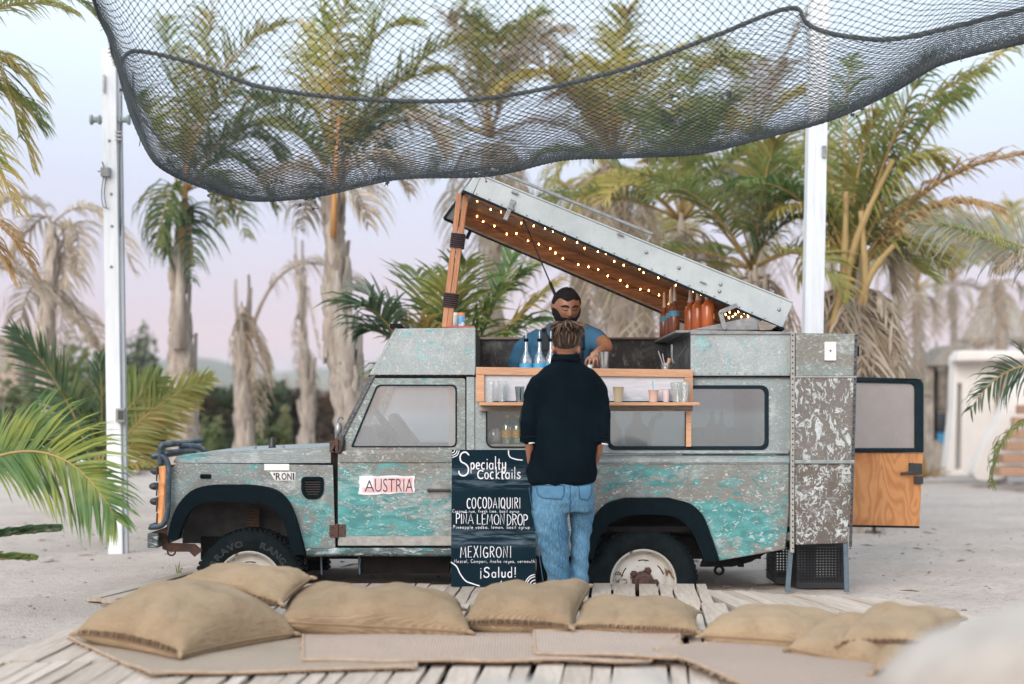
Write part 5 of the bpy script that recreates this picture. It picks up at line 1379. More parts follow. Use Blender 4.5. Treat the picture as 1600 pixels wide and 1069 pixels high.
# ================================================================== bottles, cups, jars
def lathe_thing(name, label, cat, loc, parts, group=None, rot=0):
    root = empty(name, loc, label, cat, group)
    for pn, prof, mat, n in parts:
        MB().lathe(prof, tuple(loc), n).build(pn, mat, root, autos=50)
    return root
def zt(x, y, Y): return P(x, y, Y)
steel = simple('brushed_steel', (.62,.62,.62), (.45,.45,.46), 12, .22, metal=.9)
orange = simple('orange_syrup', (.50,.13,.035), (.36,.08,.02), 5, .15); brownl = simple('amber_brown_syrup', (.22,.07,.03), (.13,.04,.02), 6, .15)
tape = flat('blue_tape', (.08,.32,.50), .6); spout = flat('pale_spout', (.62,.55,.50), .35)
blue_tape = flat('bright_blue_tape', (.06,.36,.62), .5)
# tall pourer bottles on the counter behind the standing man
wz = CAMZ-(577-HY)*KS
for i, x in enumerate((822, 843, 861)):
    loc = Vector((P(x,0,Y0+.14).x, Y0+.14, wz)); L_ = 'leftmost' if i == 0 else 'middle' if i == 1 else 'rightmost'
    lathe_thing('spirit_bottle', '%s of the three clear bottles with blue tape and pourers on the counter' % L_, 'bottle', loc,
     [('glass_body', [(.0,0),(.045,0),(.047,.01),(.047,.06),(.043,.085),(.022,.12),(.015,.15),(.014,.215)], M['bottle_glass'], 20), ('tape_band', [(.0485,.012),(.0485,.045)], blue_tape, 20),
      ('collar', [(.016,.205),(.018,.215),(.016,.228),(.0,.23)], M['rubber'], 12), ('pourer', [(.006,.228),(.006,.262),(.004,.285),(0,.285)], steel, 10)], 'clear pourer bottles on the counter')
p = P(944, 577, Y0+.12)
lathe_thing('shaker_tin', 'steel cocktail shaker tin on the counter under the bartender hand', 'shaker', Vector((p.x, p.y, wz)), [('tin', [(0,0),(.032,0),(.036,.06),(.044,.125),(.045,.13),(.042,.13)], steel, 24)])
p = P(922, 577, Y0+.06)
lathe_thing('jigger', 'small white measuring cup below the bartender fingers', 'jigger', Vector((p.x, p.y, wz)), [('cup', [(0,0),(.015,0),(.02,.035),(.018,.035),(.013,.004),(0,.004)], M['white_plastic'], 14)])
# bar tools right of the shaker
root = empty('bar_tools', Vector((P(1040,0,Y0+.2).x, Y0+.2, wz)), 'metal tongs and wooden muddler standing on the counter at the right', 'bar tools'); o_ = wloc(root)
b = MB(); b.lathe([(0,0),(.03,0),(.035,.05),(.033,.05),(.028,.005),(0,.005)], tuple(o_), 12); b.build('holder', M['clear'], root)
b = MB(); b.beam(o_+Vector((-.01,0,.01)), o_+Vector((-.055,0,.14)), .012, .006); b.beam(o_+Vector((.0,0,.01)), o_+Vector((-.02,.01,.12)), .012, .006); b.build('tongs', steel, root)
b = MB(); b.tube([o_+Vector((.01,0,.008)), o_+Vector((.03,0,.085))], [.011,.015], 8); b.build('muddler', M['pine'], root)
# row of syrup bottles on the shelf across the roof opening
bz_sh = CAMZ-(516-HY)*KS+.001
for i in range(5):
    Yb = Y0+1.45-.24*i; loc = Vector((q(1067+random.uniform(-4,4),0)[0], Yb, bz_sh)); k = ['farthest','second farthest','middle','second nearest','nearest'][i]
    lathe_thing('syrup_bottle', '%s of the slim brown syrup bottles with blue tape on the roof shelf' % k, 'bottle', loc,
     [('glass_body', [(0,0),(.036,0),(.038,.01),(.038,.16),(.03,.19),(.014,.22),(.013,.25)], brownl, 16), ('tape_band', [(.0395,.13),(.0395,.17)], tape, 16), ('pourer', [(.015,.245),(.012,.27),(.009,.33),(.006,.37),(0,.37)], spout, 10)], 'slim syrup bottles on the roof shelf')
for i, (x, Yb) in enumerate(((1091, Y0+.3),(1106, Y0+.14),(1079, Y0+.5))):
    loc = Vector((P(x,0,Yb).x, Yb, bz_sh+.004)); k = ('middle one','right-hand one','farthest and leftmost')[i]
    lathe_thing('juice_bottle', 'wide orange juice bottle on the roof shelf, %s of three' % k, 'bottle', loc,
     [('glass_body', [(0,0),(.044,0),(.047,.012),(.047,.170),(.040,.192),(.024,.212),(.022,.222),(.022,.235)], orange, 24), ('pourer', [(.024,.233),(.018,.25),(.013,.31),(.007,.345),(0,.345)], spout, 12)], 'wide orange bottles on the roof shelf')
# tumblers on the serving shelf
sz = CAMZ-(629-HY)*KS+.001
def cup(x, Yc, r0, r1, h, mat, label, fill=None, straw=None, name='plastic_cup'):
    loc = Vector((P(x,0,Yc).x, Yc, sz)); root = empty(name, loc, label, 'cup', 'cups on the serving shelf')
    MB().lathe([(0,.002),(r0,.002),(r1,h),(r1+.003,h+.002),(r1-.002,h),(r0-.003,.006),(0,.006)], tuple(loc), 24).build('tumbler', mat, root, autos=50)
    if fill: MB().lathe([(0,.007),(r0-.004,.007),(lerp(r0,r1,.93)-.004,h*.93),(0,h*.93)], tuple(loc), 24).build('drink', fill, root, autos=50)
    if straw: MB().tube([loc+Vector((.005,0,.02)), loc+Vector((-.006,0,h+.07))], .004, 7).build('straw', straw, root)
cup(766, Y0-.16, .024, .034, .145, M['clear'], 'tall clear cup at the far left of the serving shelf')
cup(784, Y0-.12, .022, .032, .15, M['clear'], 'tall clear cup, second from the left on the serving shelf')
cup(812, Y0-.17, .025, .035, .11, M['glass_dark'], 'greyish cup just left of the standing man')
cup(966, Y0-.15, .027, .040, .108, simple('straw_coloured_cup', (.58,.52,.36), (.5,.45,.32), 5, .4), 'pale yellow cup right of the standing man')
cup(1021, Y0-.15, .028, .037, .085, simple('peach_cup', (.72,.50,.44), (.66,.46,.4), 5, .4), 'peach coloured cup with a light blue straw', straw=flat('light_blue_straw', (.15,.5,.65), .4))
cup(1041, Y0-.12, .022, .030, .09, simple('pale_pink_cup', (.66,.56,.56), (.62,.52,.52), 5, .5), 'faint pink cup between the strawed cup and the clear cups')
cup(1058, Y0-.15, .034, .050, .14, M['clear'], 'stack of clear cups near the right end of the shelf')
cup(1068, Y0-.19, .034, .050, .142, M['clear'], 'large clear cup at the right end of the serving shelf')
# bottles and bowl behind the small side window
sz2 = CAMZ-(694-HY)*KS+.001
green = glassy('green_tinted_bottle', (.55,.78,.62), .6, .25, (.25,.42,.32), .05); yel = simple('yellow_label', (.72,.46,.02), (.50,.20,.02), 40, .5, st=(1,1,4)); cap = flat('yellow_cap', (.7,.48,.06), .4)
for i, x in enumerate((792, 808, 824)):
    loc = Vector((P(x,0,Y0+.16).x, Y0+.16, sz2))
    lathe_thing('lime_juice_bottle', 'green plastic bottle with yellow label in the small side window, %s' % ('the left one', 'the middle one', 'partly behind the man')[i], 'bottle', loc,
     [('plastic_body', [(0,0),(.034,0),(.036,.008),(.036,.11),(.030,.15),(.014,.185),(.013,.195)], green, 20), ('label_band', [(.0372,.045),(.0372,.10)], yel, 20), ('cap', [(.016,.19),(.016,.212),(0,.213)], cap, 14)], 'lime juice bottles in the window')
loc = Vector((P(772,0,Y0+.17).x, Y0+.17, sz2))
lathe_thing('glass_bowl', 'round frosted glass bowl beside the green bottles in the window', 'bowl', loc, [('bowl', [(0,0),(.03,0),(.05,.02),(.056,.06),(.05,.095),(.038,.11)], glassy('frosted_glass', (.85,.88,.86), .5, .55, (.55,.57,.55), .2), 22)])
# two jars on a red tray on the cab roof
rz = CAMZ-(512-HY)*KS+.001
loc = Vector((P(724,0,Y0+.14).x, Y0+.14, rz)); tr = empty('tray', loc, 'flat red tray on the cab roof under the two jars', 'tray')
MB().box(loc.x-.125, loc.x+.085, loc.y-.09, loc.y+.09, loc.z, loc.z+.014).build('tray_board', flat('red_lacquer', (.40,.09,.06), .4), tr, bevel=.004)
for x, lab, mb, mc in ((710, 'clear spice jar with white lid beside the timber prop', simple('pale_jar', (.52,.50,.46), (.35,.32,.28), 14, .3), M['white_plastic']), (721, 'blue and white labelled jar with orange lid on the roof', simple('blue_white_label', (.10,.30,.52), (.66,.68,.70), 22, .4, lo=.5, hi=.54), flat('orange_lid', (.62,.26,.08), .5))):
    l2 = Vector((P(x,0,Y0+.12).x, Y0+.12, rz+.015))
    lathe_thing('spice_jar', lab, 'jar', l2, [('jar_body', [(0,0),(.026,0),(.027,.005),(.027,.075),(.024,.08)], mb, 18), ('lid', [(.028,.078),(.028,.1),(0,.101)], mc, 18)], 'jars on the cab roof')
# black plastic crates behind the flap panel
crm = flat('black_plastic', (.012,.014,.016), .5)
def crate(cx, cy, z, w, d, h, label, rot=0):
    root = empty('plastic_crate', (cx, cy, z), label, 'crate', 'black crates behind the flap panel')
    def side(p0, p1, name):
        b = MB(); e = (p1-p0); L_ = e.length; e.normalize(); n_ = e.cross(Vector((0,0,1)))
        cols = max(6, int(L_/.022)); rows = int(h/.024)
        b.beam(p0+Vector((0,0,.02)), p1+Vector((0,0,.02)), .014, .045); b.beam(p0+Vector((0,0,h-.02)), p1+Vector((0,0,h-.02)), .02, .045)
        for i in range(cols+1):
            q_ = p0+e*L_*i/cols; b.beam(q_+Vector((0,0,.04)), q_+Vector((0,0,h-.04)), .009, .008, n_)
        for j in range(1, rows):
            zz = .03+(h-.06)*j/rows; b.beam(p0+Vector((0,0,zz)), p1+Vector((0,0,zz)), .008, .009)
        b.build(name, crm, root)
    x0, x1, y0, y1 = cx-w/2, cx+w/2, cy-d/2, cy+d/2
    A, B_, C_, D_ = Vector((x0,y0,z)), Vector((x1,y0,z)), Vector((x1,y1,z)), Vector((x0,y1,z))
    for a, c_, nm in ((A,B_,'long_side'),(B_,C_,'short_side'),(C_,D_,'long_side'),(D_,A,'short_side')): side(a, c_, nm)
    MB().box(x0, x1, y0, y1, z, z+.012).build('bottom', crm, root)
    root.rotation_euler.z = rot
crate(P(1234,0,11.5).x, 11.45, -.06, .30, .40, .31, 'black mesh crate at the left, half hidden behind the truck corner')
crate(P(1282,0,11.0).x, 11.12, -.06, .36, .34, .34, 'black mesh crate standing between the flap panel legs')
# ================================================================== people
def remesh_union(b, voxel, name, mat, parent, smooth_it=6, disp=None, dec=None, sub=0):
    me = bpy.data.meshes.new(name); off = wloc(parent)
    me.from_pydata([tuple(Vector(v)-off) for v in b.v], [], b.f); me.update()
    bm = bmesh.new(); bm.from_mesh(me); bmesh.ops.recalc_face_normals(bm, faces=bm.faces); bm.to_mesh(me); bm.free()
    o = bpy.data.objects.new(name, me); COL.objects.link(o)
    r_ = o.modifiers.new('r', 'REMESH'); r_.mode = 'VOXEL'; r_.voxel_size = voxel
    s_ = o.modifiers.new('s', 'SMOOTH'); s_.factor = .5; s_.iterations = smooth_it
    dg = bpy.context.evaluated_depsgraph_get(); m2 = bpy.data.meshes.new_from_object(o.evaluated_get(dg)); bpy.data.objects.remove(o)
    if disp:
        n = len(m2.vertices); co = np.zeros(n*3); m2.vertices.foreach_get('co', co); co = co.reshape(-1, 3)
        nr = np.array([v.normal[:] for v in m2.vertices])
        for i in range(n):
            p = Vector(co[i])+off; co[i] += nr[i]*disp(p, Vector(nr[i]))
        m2.vertices.foreach_set('co', co.ravel()); m2.update()
    m2.name = name
    return link(name, m2, parent, mat, True)
def sect(b, secs, n=24, pw=2.3):
    """stack of (z, cx, cy, half width, half depth) rings"""
    vs = []; fs = []
    for (z, cx, cy, hw, hd) in secs:
        for k in range(n):
            th = 2*math.pi*k/n; c_, s_ = math.cos(th), math.sin(th)
            vs.append((cx+hw*math.copysign(abs(c_)**(2/pw), c_), cy+hd*math.copysign(abs(s_)**(2/pw), s_), z))
    m_ = len(secs)
    for i in range(m_-1):
        for k in range(n):
            k2 = (k+1) % n; fs.append((i*n+k, i*n+k2, (i+1)*n+k2, (i+1)*n+k))
    fs.append(tuple(range(n-1,-1,-1))); fs.append(tuple((m_-1)*n+k for k in range(n)))
    b.add(vs, fs)
def limb(b, pts, rad, n=14, flat=1.0):
    pts = [Vector(p) for p in pts]; k = 5
    sp_ = smoothpath(pts, k); rr = []
    for i in range(len(sp_)):
        t = i/k; j = min(int(t), len(rad)-2); rr.append(lerp(rad[j], rad[j+1], t-j))
    b.tube(sp_, rr, n, flat=flat); b.ball(sp_[0], rr[0], 12, 8); b.ball(sp_[-1], rr[-1], 12, 8)
def skinmat(name, c1, c2, rough=.5):
    m = NM(name, rough); nz = m.noise(14, 4, .6); m.color(m.mix(m.thr(nz, .3, .7), c1, c2))
    m.b.inputs['Subsurface Weight'].default_value = .12; m.b.inputs['Subsurface Radius'].default_value = (.01,.004,.002); m.bump(m.noise(90, 3), .1, .002)
    return m.m

# ---- the customer, seen from behind
YC = 10.02
def cp(x, y, dy=0): p = P(x, y, YC); return Vector((p.x, YC+dy, p.z))
def cz(y): return CAMZ-(y-HY)/F_PX*YC
def cx_(x): return (x-CX)/F_PX*YC
KC = YC/F_PX
cust = empty('person', (cx_(888), YC, 0), 'man seen from behind, black shirt, blue jeans, tied-up dreadlocks, hands in pockets', 'person')
skin_c = skinmat('tanned_skin', (.34,.155,.09), (.28,.12,.07))
b = MB()
# head, neck
b.ball(cp(884,530), (.078,.096,.115), 20, 14); b.ball(cp(884,548,.05), (.055,.05,.06), 14, 10)
limb(b, [cp(884,552,.0), cp(884,575,.0), cp(885,592,.0)], [.056,.058,.075])
for s in (-1, 1): b.ball(cp(884+s*20.5, 547, .0), (.012,.022,.032), 10, 8)
# trunk, legs inside the clothes
sect(b, [(cz(590),cx_(886),YC,.14,.07),(cz(640),cx_(886),YC,.17,.09),(cz(720),cx_(884),YC,.15,.09),(cz(760),cx_(882),YC,.16,.1)])
# forearms and hands going into the pockets
limb(b, [cp(842,612,.01),cp(833,655,-.02),cp(829,690,.0),cp(829,716,.04),cp(832,728,.07)], [.042,.042,.038,.027,.028])
limb(b, [cp(928,612,.01),cp(934,655,-.02),cp(935,690,.0),cp(933,714,.05),cp(926,726,.09)], [.042,.042,.038,.027,.028])
for (x0, sg) in ((831,1),(928,-1)):
    b.ball(cp(x0,733,.08), (.030,.040,.042), 12, 8)
    limb(b, [cp(x0+sg*2,726,.09), cp(x0+sg*5,736,.12), cp(x0+sg*6,746,.13)], [.013,.012,.009], 8)
    for k in range(4): limb(b, [cp(x0-1+k*1.2*sg,738,.06+.018*k), cp(x0+k*1.2*sg,748,.06+.018*k), cp(x0+1+k*1.2*sg,757,.065+.018*k)], [.010,.0095,.007], 8)
limb(b, [cp(864,765,.0),cp(866,830,-.03),cp(873,905,-.02)], [.07,.05,.035]); limb(b, [cp(906,765,.01),cp(908,830,.045),cp(906,905,.035)], [.06,.04,.03])
remesh_union(b, .011, 'body', skin_c, cust, 4)
# shirt
def fold_c(p, n):
    z = p.z; x = p.x-cx_(886)
    k = noise.noise(Vector((p.x*9, p.y*6, p.z*3)))*.014+noise.noise(Vector((p.x*20+z*6, p.y*8, p.z*9)))*.009
    k += -.010*math.exp(-(x/.012)**2)*min(1, max(0, (1.5-z)*3))*max(0, min(1, (z-1.1)*4))     # back pleat
    if abs(x) > .19: k += math.sin(z*62+x*30+4*noise.noise(Vector((x*8, 0, z*6))))*.0025        # sleeve creases
    if z < 1.12: k += math.sin(x*34+z*9+noise.noise(Vector((x*6, 1, z*4)))*3)*.007*(1.15-z)*2.2
    return k
b = MB()
sect(b, [(cz(757),cx_(878),YC,.200,.138),(cz(750),cx_(877),YC,.226,.146),(cz(738),cx_(877),YC,.236,.15),(cz(715),cx_(880),YC,.222,.148),(cz(690),cx_(883),YC,.212,.14),(cz(660),cx_(886),YC,.215,.135),
         (cz(630),cx_(887),YC,.225,.13),(cz(605),cx_(887),YC-.01,.235,.125),(cz(590),cx_(886),YC-.01,.225,.115),(cz(578),cx_(886),YC-.01,.18,.10),(cz(569),cx_(885),YC,.12,.085),(cz(561),cx_(884),YC,.075,.07)], 32, 2.25)
limb(b, [cp(850,593,.0),cp(837,607,.0),cp(831,634,-.015),cp(827,662,-.03),cp(828,684,-.01)], [.060,.070,.067,.059,.055], 16)
limb(b, [cp(922,593,.0),cp(933,607,.0),cp(937,634,-.015),cp(939,662,-.03),cp(936,684,-.01)], [.060,.070,.067,.059,.054], 16)
blk = NM('black_cotton_shirt', .9, spec=.04); blk.color(blk.mix(blk.thr(blk.noise(5, 4), .35, .65), (.0012,.0042,.0072), (.0026,.0070,.011))); blk.bump(blk.noise(160, 2), .15, .002)
sh = remesh_union(b, .0105, 'shirt', blk.m, cust, 5, fold_c)
# collar band, rolled cuffs with the white lining
b = MB()
ring = [(cp(884,560).x+.078*math.cos(a), YC+.073*math.sin(a), cz(557.5)+.008*math.sin(a)+(0.006 if math.sin(a) < 0 else -.02)) for a in [2*math.pi*i/28 for i in range(29)]]
b.tube(ring, .017, 8, cap=False); ring2 = [(cp(884,560).x+.088*math.cos(a), YC+.08*math.sin(a), cz(562.5)+(.004 if math.sin(a) < 0 else -.02)) for a in [2*math.pi*i/28 for i in range(29)]]
b.tube(ring2, .016, 8, cap=False); b.build('collar', blk.m, cust, smooth=True)
white_l = flat('white_cuff_lining', (.72,.74,.76), .8)
for (x, y, w, sg) in ((828,684,.060,1),(936,684,.058,-1)):
    c0 = cp(x, y, -.01); b = MB()
    for (dz, rr, rt) in ((0,.060,.012),(-.02,.058,.013)):
        b.tube([(c0.x+rr*.98*math.cos(a), c0.y+rr*.98*math.sin(a), c0.z+dz+sg*.25*rr*math.cos(a)*-.3+.004*math.sin(3*a)) for a in [2*math.pi*i/22 for i in range(23)]], rt, 8, cap=False)
    cu = b.build('rolled_cuff', blk.m, cust, smooth=True)
    b = MB(); pts = [(c0.x+(.058)*math.cos(a), c0.y+.060*math.sin(a), c0.z-.036+.010*math.cos(a)*sg) for a in [R(d_) for d_ in (range(262, 330, 8) if sg > 0 else range(285, 345, 8))]]
    b.tube(pts, .0055, 6); b.build('cuff_lining', white_l, cu, smooth=True)
# jeans
def fold_j(p, n):
    k = noise.noise(Vector((p.x*8, p.y*6, p.z*4)))*.010
    z = p.z
    k += math.sin(z*58+p.x*40+3*noise.noise(Vector((p.x*5, p.y*5, z*5))))*.0035*(1.3 if z < .45 else .6)
    k += math.sin((z-p.x*.5)*42+3*noise.noise(Vector((p.x*9, 0, z*7))))*.004*math.exp(-((z-.70)/.09)**2)
    return k
b = MB()
sect(b, [(cz(735),cx_(878),YC,.19,.115),(cz(750),cx_(878),YC,.207,.125),(cz(768),cx_(880),YC-.01,.205,.138),(cz(785),cx_(881),YC-.01,.20,.138),(cz(800),cx_(882),YC,.188,.12)], 30, 2.2)
limb(b, [cp(857,768,-.02),cp(859,800,-.03),cp(864,835,-.04),cp(868,865,-.04),cp(872,890,-.035),cp(874,914,-.02)], [.105,.118,.106,.092,.080,.072], 18)
limb(b, [cp(908,768,.0),cp(909,800,.03),cp(908,835,.05),cp(906,865,.03),cp(905,890,.04),cp(906,921,.03)], [.088,.082,.070,.062,.060,.062], 18)
jm2 = NM('washed_blue_denim', .8, spec=.2); nz = jm2.noise(3.2, 5, .6)
c = jm2.mix(jm2.thr(nz, .36, .66), (.028,.098,.18), (.078,.195,.30)); tw = jm2.noise(120, 2, .6, 0, (1,1,.25)); c = jm2.mix(jm2.thr(tw, .4, .7, 0, .35), c, (.24,.38,.48)); jm2.color(c); jm2.bump(tw, .3, .002)
jn = remesh_union(b, .0105, 'jeans', jm2.m, cust, 4, fold_j)
# back pockets and seams laid on the cloth
def on_cloth(o, x, y, Yf=YC-.4, push=.004):
    off = o.matrix_world.translation if o.parent is None else wloc(o)
    p = cp(x, y); d = Vector((0,1,0)); hit, loc_, nn, ix = o.ray_cast(Vector((p.x, Yf, p.z))-wloc(o), d)
    return (loc_+wloc(o)-Vector((0,push,0))) if hit else Vector((p.x, YC-.13, p.z))
dn2 = simple('denim_pocket', (.085,.215,.33), (.055,.15,.25), 5, .85, .1); seam_m = flat('denim_seam', (.025,.08,.15), .85)
bpy.context.view_layer.update()
for cor in (((836,757),(880,757),(880,771),(876,778),(848,777),(840,772)), ((903,758),(924,755),(923,772),(917,780),(905,778))):
    ring = []
    for i in range(len(cor)):
        for j in range(5): ring.append((lerp(cor[i][0], cor[(i+1)%len(cor)][0], j/5), lerp(cor[i][1], cor[(i+1)%len(cor)][1], j/5)))
    cxm = sum(p[0] for p in ring)/len(ring); cym = sum(p[1] for p in ring)/len(ring); vs = []; fs = []
    N = len(ring); K = 5
    for k in range(K+1):
        for (x, y) in ring: vs.append(on_cloth(jn, lerp(cxm, x, k/K), lerp(cym, y, k/K), push=.006 if k < K else .001))
    for k in range(K):
        for i in range(N): fs.append((k*N+i, k*N+(i+1)%N, (k+1)*N+(i+1)%N, (k+1)*N+i))
    b = MB().add(vs, fs); pk = b.build('back_pocket', dn2, cust, smooth=True)
    b = MB(); b.tube([on_cloth(jn, x, y, push=.005) for (x, y) in ring]+[on_cloth(jn, *ring[0], push=.005)], .0026, 5); b.build('pocket_stitching', seam_m, pk)
b = MB()
b.tube([on_cloth(jn, 889.5+math.sin(i)*.3, lerp(757, 800, i/12), push=.001) for i in range(13)], .004, 5)
b.tube([on_cloth(jn, lerp(826, 848, (i/24)**1.0), lerp(760, 905, i/24)) for i in range(25)], .003, 5)
b.build('jeans_seam', seam_m, cust)
b = MB()
for (x, dy) in ((874,-.02),(906,.03)):
    c0 = cp(x, 0, dy); b.add(*(lambda t: (t.v, t.f))(MB().ball((c0.x, c0.y+.06, .045), (.045,.13,.042), 14, 8)))
    b.box(c0.x-.042, c0.x+.042, c0.y-.06, c0.y+.18, .001, .022)
b.build('shoes', simple('brown_leather_shoes', (.10,.05,.03), (.06,.03,.02), 12, .5), cust, smooth=False, bevel=.006)
# dreadlocks
hairm = NM('brown_blond_dreadlocks', .8, spec=.2); o_r = hairm.noise(26, 4, .7, .4, (1,1,.6)); c = hairm.mix(hairm.thr(o_r, .40, .62), (.018,.011,.008), (.075,.046,.029)); hairm.color(c); hairm.bump(hairm.noise(180, 4), .7, .006)
hairt = NM('sun_bleached_dreadlocks', .8, spec=.2); o_r = hairt.noise(30, 4, .7); c = hairt.mix(hairt.thr(o_r, .35, .65), (.10,.062,.04), (.15,.10,.068)); hairt.color(c); hairt.bump(hairt.noise(180, 4), .7, .006)
b = MB(); b.ball(cp(884,529,-.004), (.080,.098,.108), 20, 14); hc = b.build('hair', simple('dark_hair_roots', (.022,.014,.010), (.04,.026,.018), 60, .9, .5), cust, smooth=True)
random.seed(17); b1, b2 = MB(), MB(); top = cp(886, 516, -.03)
hc0 = cp(884, 530)
for i in range(64):        # locks drawn up from the nape to the knot
    a = random.uniform(math.pi*.98, 2.02*math.pi); el = random.uniform(-.55, .55)
    st = hc0+Vector((math.cos(a)*.074, math.sin(a)*.092, el*.105))
    mid = hc0+Vector((math.cos(a)*.085, math.sin(a)*.103, lerp(el*.105, .095, .5)))
    en = top+Vector((random.uniform(-.035,.035), random.uniform(-.03,.03), random.uniform(-.012,.012)))
    (b1 if random.random() < .8 else b2).tube(smoothpath([st, mid, en], 4), [random.uniform(.006,.0085)]*9, 6)
for i in range(60):        # free ends that spill from the knot
    a = random.uniform(0, 2*math.pi); Lh = random.uniform(.01, .075); up = random.uniform(.0,.045)
    st = top+Vector((random.uniform(-.025,.025), random.uniform(-.02,.02), .01))
    d = Vector((math.cos(a)*1.05, math.sin(a)*.9-.3, 0))
    m1 = st+d*.04+Vector((0,0,up)); m2_ = st+d*.085+Vector((0,0,up*.6)); en = st+d*.10*random.uniform(.7,1.35)+Vector((random.uniform(-.025,.025), -.01, random.uniform(-1,.35)*Lh))
    r0 = random.uniform(.0055,.008); (b1 if random.random() < .45 else b2).tube(smoothpath([st, m1, m2_, en], 4), [r0]*10+[r0*.8, r0*.6, r0*.4], 6)
for (dx, dz) in ((.10,-.045),(.085,-.05)):
    st = top+Vector((.02,-.02,.0)); b2.tube(smoothpath([st, st+Vector((.05,-.02,.01)), st+Vector((dx,-.02,dz))], 4), [.009,.009,.008,.008,.007,.006,.005,.004,.003], 6)
b1.build('dark_locks', hairm.m, hc, smooth=True, kind='stuff'); b2.build('bleached_locks', hairt.m, hc, smooth=True, kind='stuff')

# ---- the bartender, facing us and looking down
YB = 11.35
def bp(x, y, dy=0): p = P(x, y, YB); return Vector((p.x, YB+dy, p.z))
def bzz(y): return CAMZ-(y-HY)/F_PX*YB
bart = empty('person', (bp(872,0).x, YB, .405), 'bearded bartender in a blue short-sleeved shirt looking down as he mixes a drink', 'person')
skin_b = skinmat('brown_skin', (.33,.155,.09), (.25,.11,.062), .42)
hC = bp(884.5, 481); KB = YB/F_PX
hw, hd, hh_ = .094, .112, .132
pitch = Matrix.Rotation(R(20), 3, 'X'); yaw = Matrix.Rotation(R(13), 3, 'Z')
HR = (yaw @ pitch)*1.13
def face_r(d):
    """radius vector of the head in direction d (local: face towards -y, z up)"""
    x, y, z = d
    p = Vector((x*hw, y*hd, z*hh_))
    if z < 0: p.x *= 1-.20*(-z)**1.6; p.y *= 1-.05*(-z)**2
    if z > .3: p.x *= 1.0; 
    if y < 0:
        f = -y
        g = lambda cx, cz, sx, sz: math.exp(-((p.x-cx)/sx)**2-((p.z-cz)/sz)**2)
        out = 0
        out += .022*g(0,-.016,.011,.012)+.012*g(0,.004,.007,.022)+.008*g(.012,-.022,.007,.007)+.008*g(-.012,-.022,.007,.007)
        out -= .011*(g(.034,.022,.018,.011)+g(-.034,.022,.018,.011)); out += .006*(g(.034,.019,.013,.007)+g(-.034,.019,.013,.007))
        out += .006*(g(.03,.040,.022,.008)+g(-.03,.040,.022,.008)); out += .007*g(0,-.052,.020,.006)+.006*g(0,-.064,.018,.006); out -= .003*g(0,-.0575,.022,.002)
        out += .009*g(0,-.092,.022,.016); out += .004*(g(.05,-.01,.02,.02)+g(-.05,-.01,.02,.02))
        p.y -= out*min(1, f*1.5)
    return p
def head_shell(n, m_, off, mask=None, inset=-.006, jitter=0):
    vs = []; fs = []
    for i in range(m_+1):
        ph = math.pi*i/m_
        for k in range(n):
            th = 2*math.pi*k/n; d = Vector((math.sin(ph)*math.cos(th), math.sin(ph)*math.sin(th), math.cos(ph)))
            p = face_r(d); a = off
            if mask:
                mk = mask(p, d); a = lerp(inset, off, mk)
                if jitter: a += jitter*noise.noise(p*70)*mk
            p = p+Vector((d.x, d.y, d.z)).normalized()*a
            vs.append(hC+HR @ p)
    for i in range(m_):
        for k in range(n):
            k2 = (k+1) % n; fs.append((i*n+k, (i+1)*n+k, (i+1)*n+k2, i*n+k2))
    return vs, fs
def loc2(p): return hC+HR @ Vector(p)
b = MB(); b.add(*head_shell(72, 56, 0))
for s in (-1, 1):
    b.ball(loc2((s*.095,.012,.0)), (.011,.022,.032), 12, 8); b.ball(loc2((s*.092,.0,-.028)), (.008,.010,.012), 8, 6)
limb(b, [loc2((0,.02,-.06)), bp(879,512,.03), bp(878,524,.03)], [.062,.064,.075])
sect(b, [(bzz(660),bp(873,0).x,YB,.17,.11),(bzz(600),bp(873,0).x,YB,.19,.12),(bzz(538),bp(876,0).x,YB+.01,.18,.10),(bzz(520),bp(877,0).x,YB+.02,.10,.07)])
# viewer-left arm hangs to the counter; the other bends over the shaker
sL, eL, wL = bp(822,540,.0), bp(806,583,-.05), bp(815,620,-.2)
limb(b, [sL, eL, wL], [.058,.050,.036])
YH = Y0+.16
hand0 = P(929, 553, YH)
limb(b, [bp(918,522,.0), bp(938,534,-.08), P(948,544,YB-.22), P(941,547,YH+.09), P(933,551,YH+.01)], [.062,.058,.050,.041,.029])
b.ball(P(929,556,YH), (.036,.022,.036), 14, 10); b.ball(P(932,552,YH), (.03,.022,.03), 12, 8)
fing = [((918,560),(915,567),(916,574)), ((923,562),(920.5,570),(922,577.5)), ((928.5,563),(927,571),(929,578.5)), ((934,562),(934,569),(935.5,575)), ((937,554),(940.5,560),(941,566))]
for k, (a, m_, e) in enumerate(fing):
    r0 = .0098 if k < 4 else .011
    limb(b, [P(lerp(929,a[0],.5),557,YH-.004), P(*a,YH-.018), P(*m_,YH-.022), P(*e,YH-.010)], [.011,r0,r0*.92,r0*.75], 8)
for k in range(5):
    x = 817+k*1.8; limb(b, [P(816,622,YH+.0), P(x-3,628,YH-.05), P(x-3,630,YH-.09)], [.02,.010,.008], 7)
b.ball(P(815,621,YH+.02), (.035,.05,.022), 10, 8)
sect(b, [(.42,bp(873,0).x,YB,.15,.09),(bzz(700),bp(873,0).x,YB,.17,.11),(bzz(655),bp(873,0).x,YB,.17,.11)])
remesh_union(b, .0065, 'body', skin_b, bart, 2)
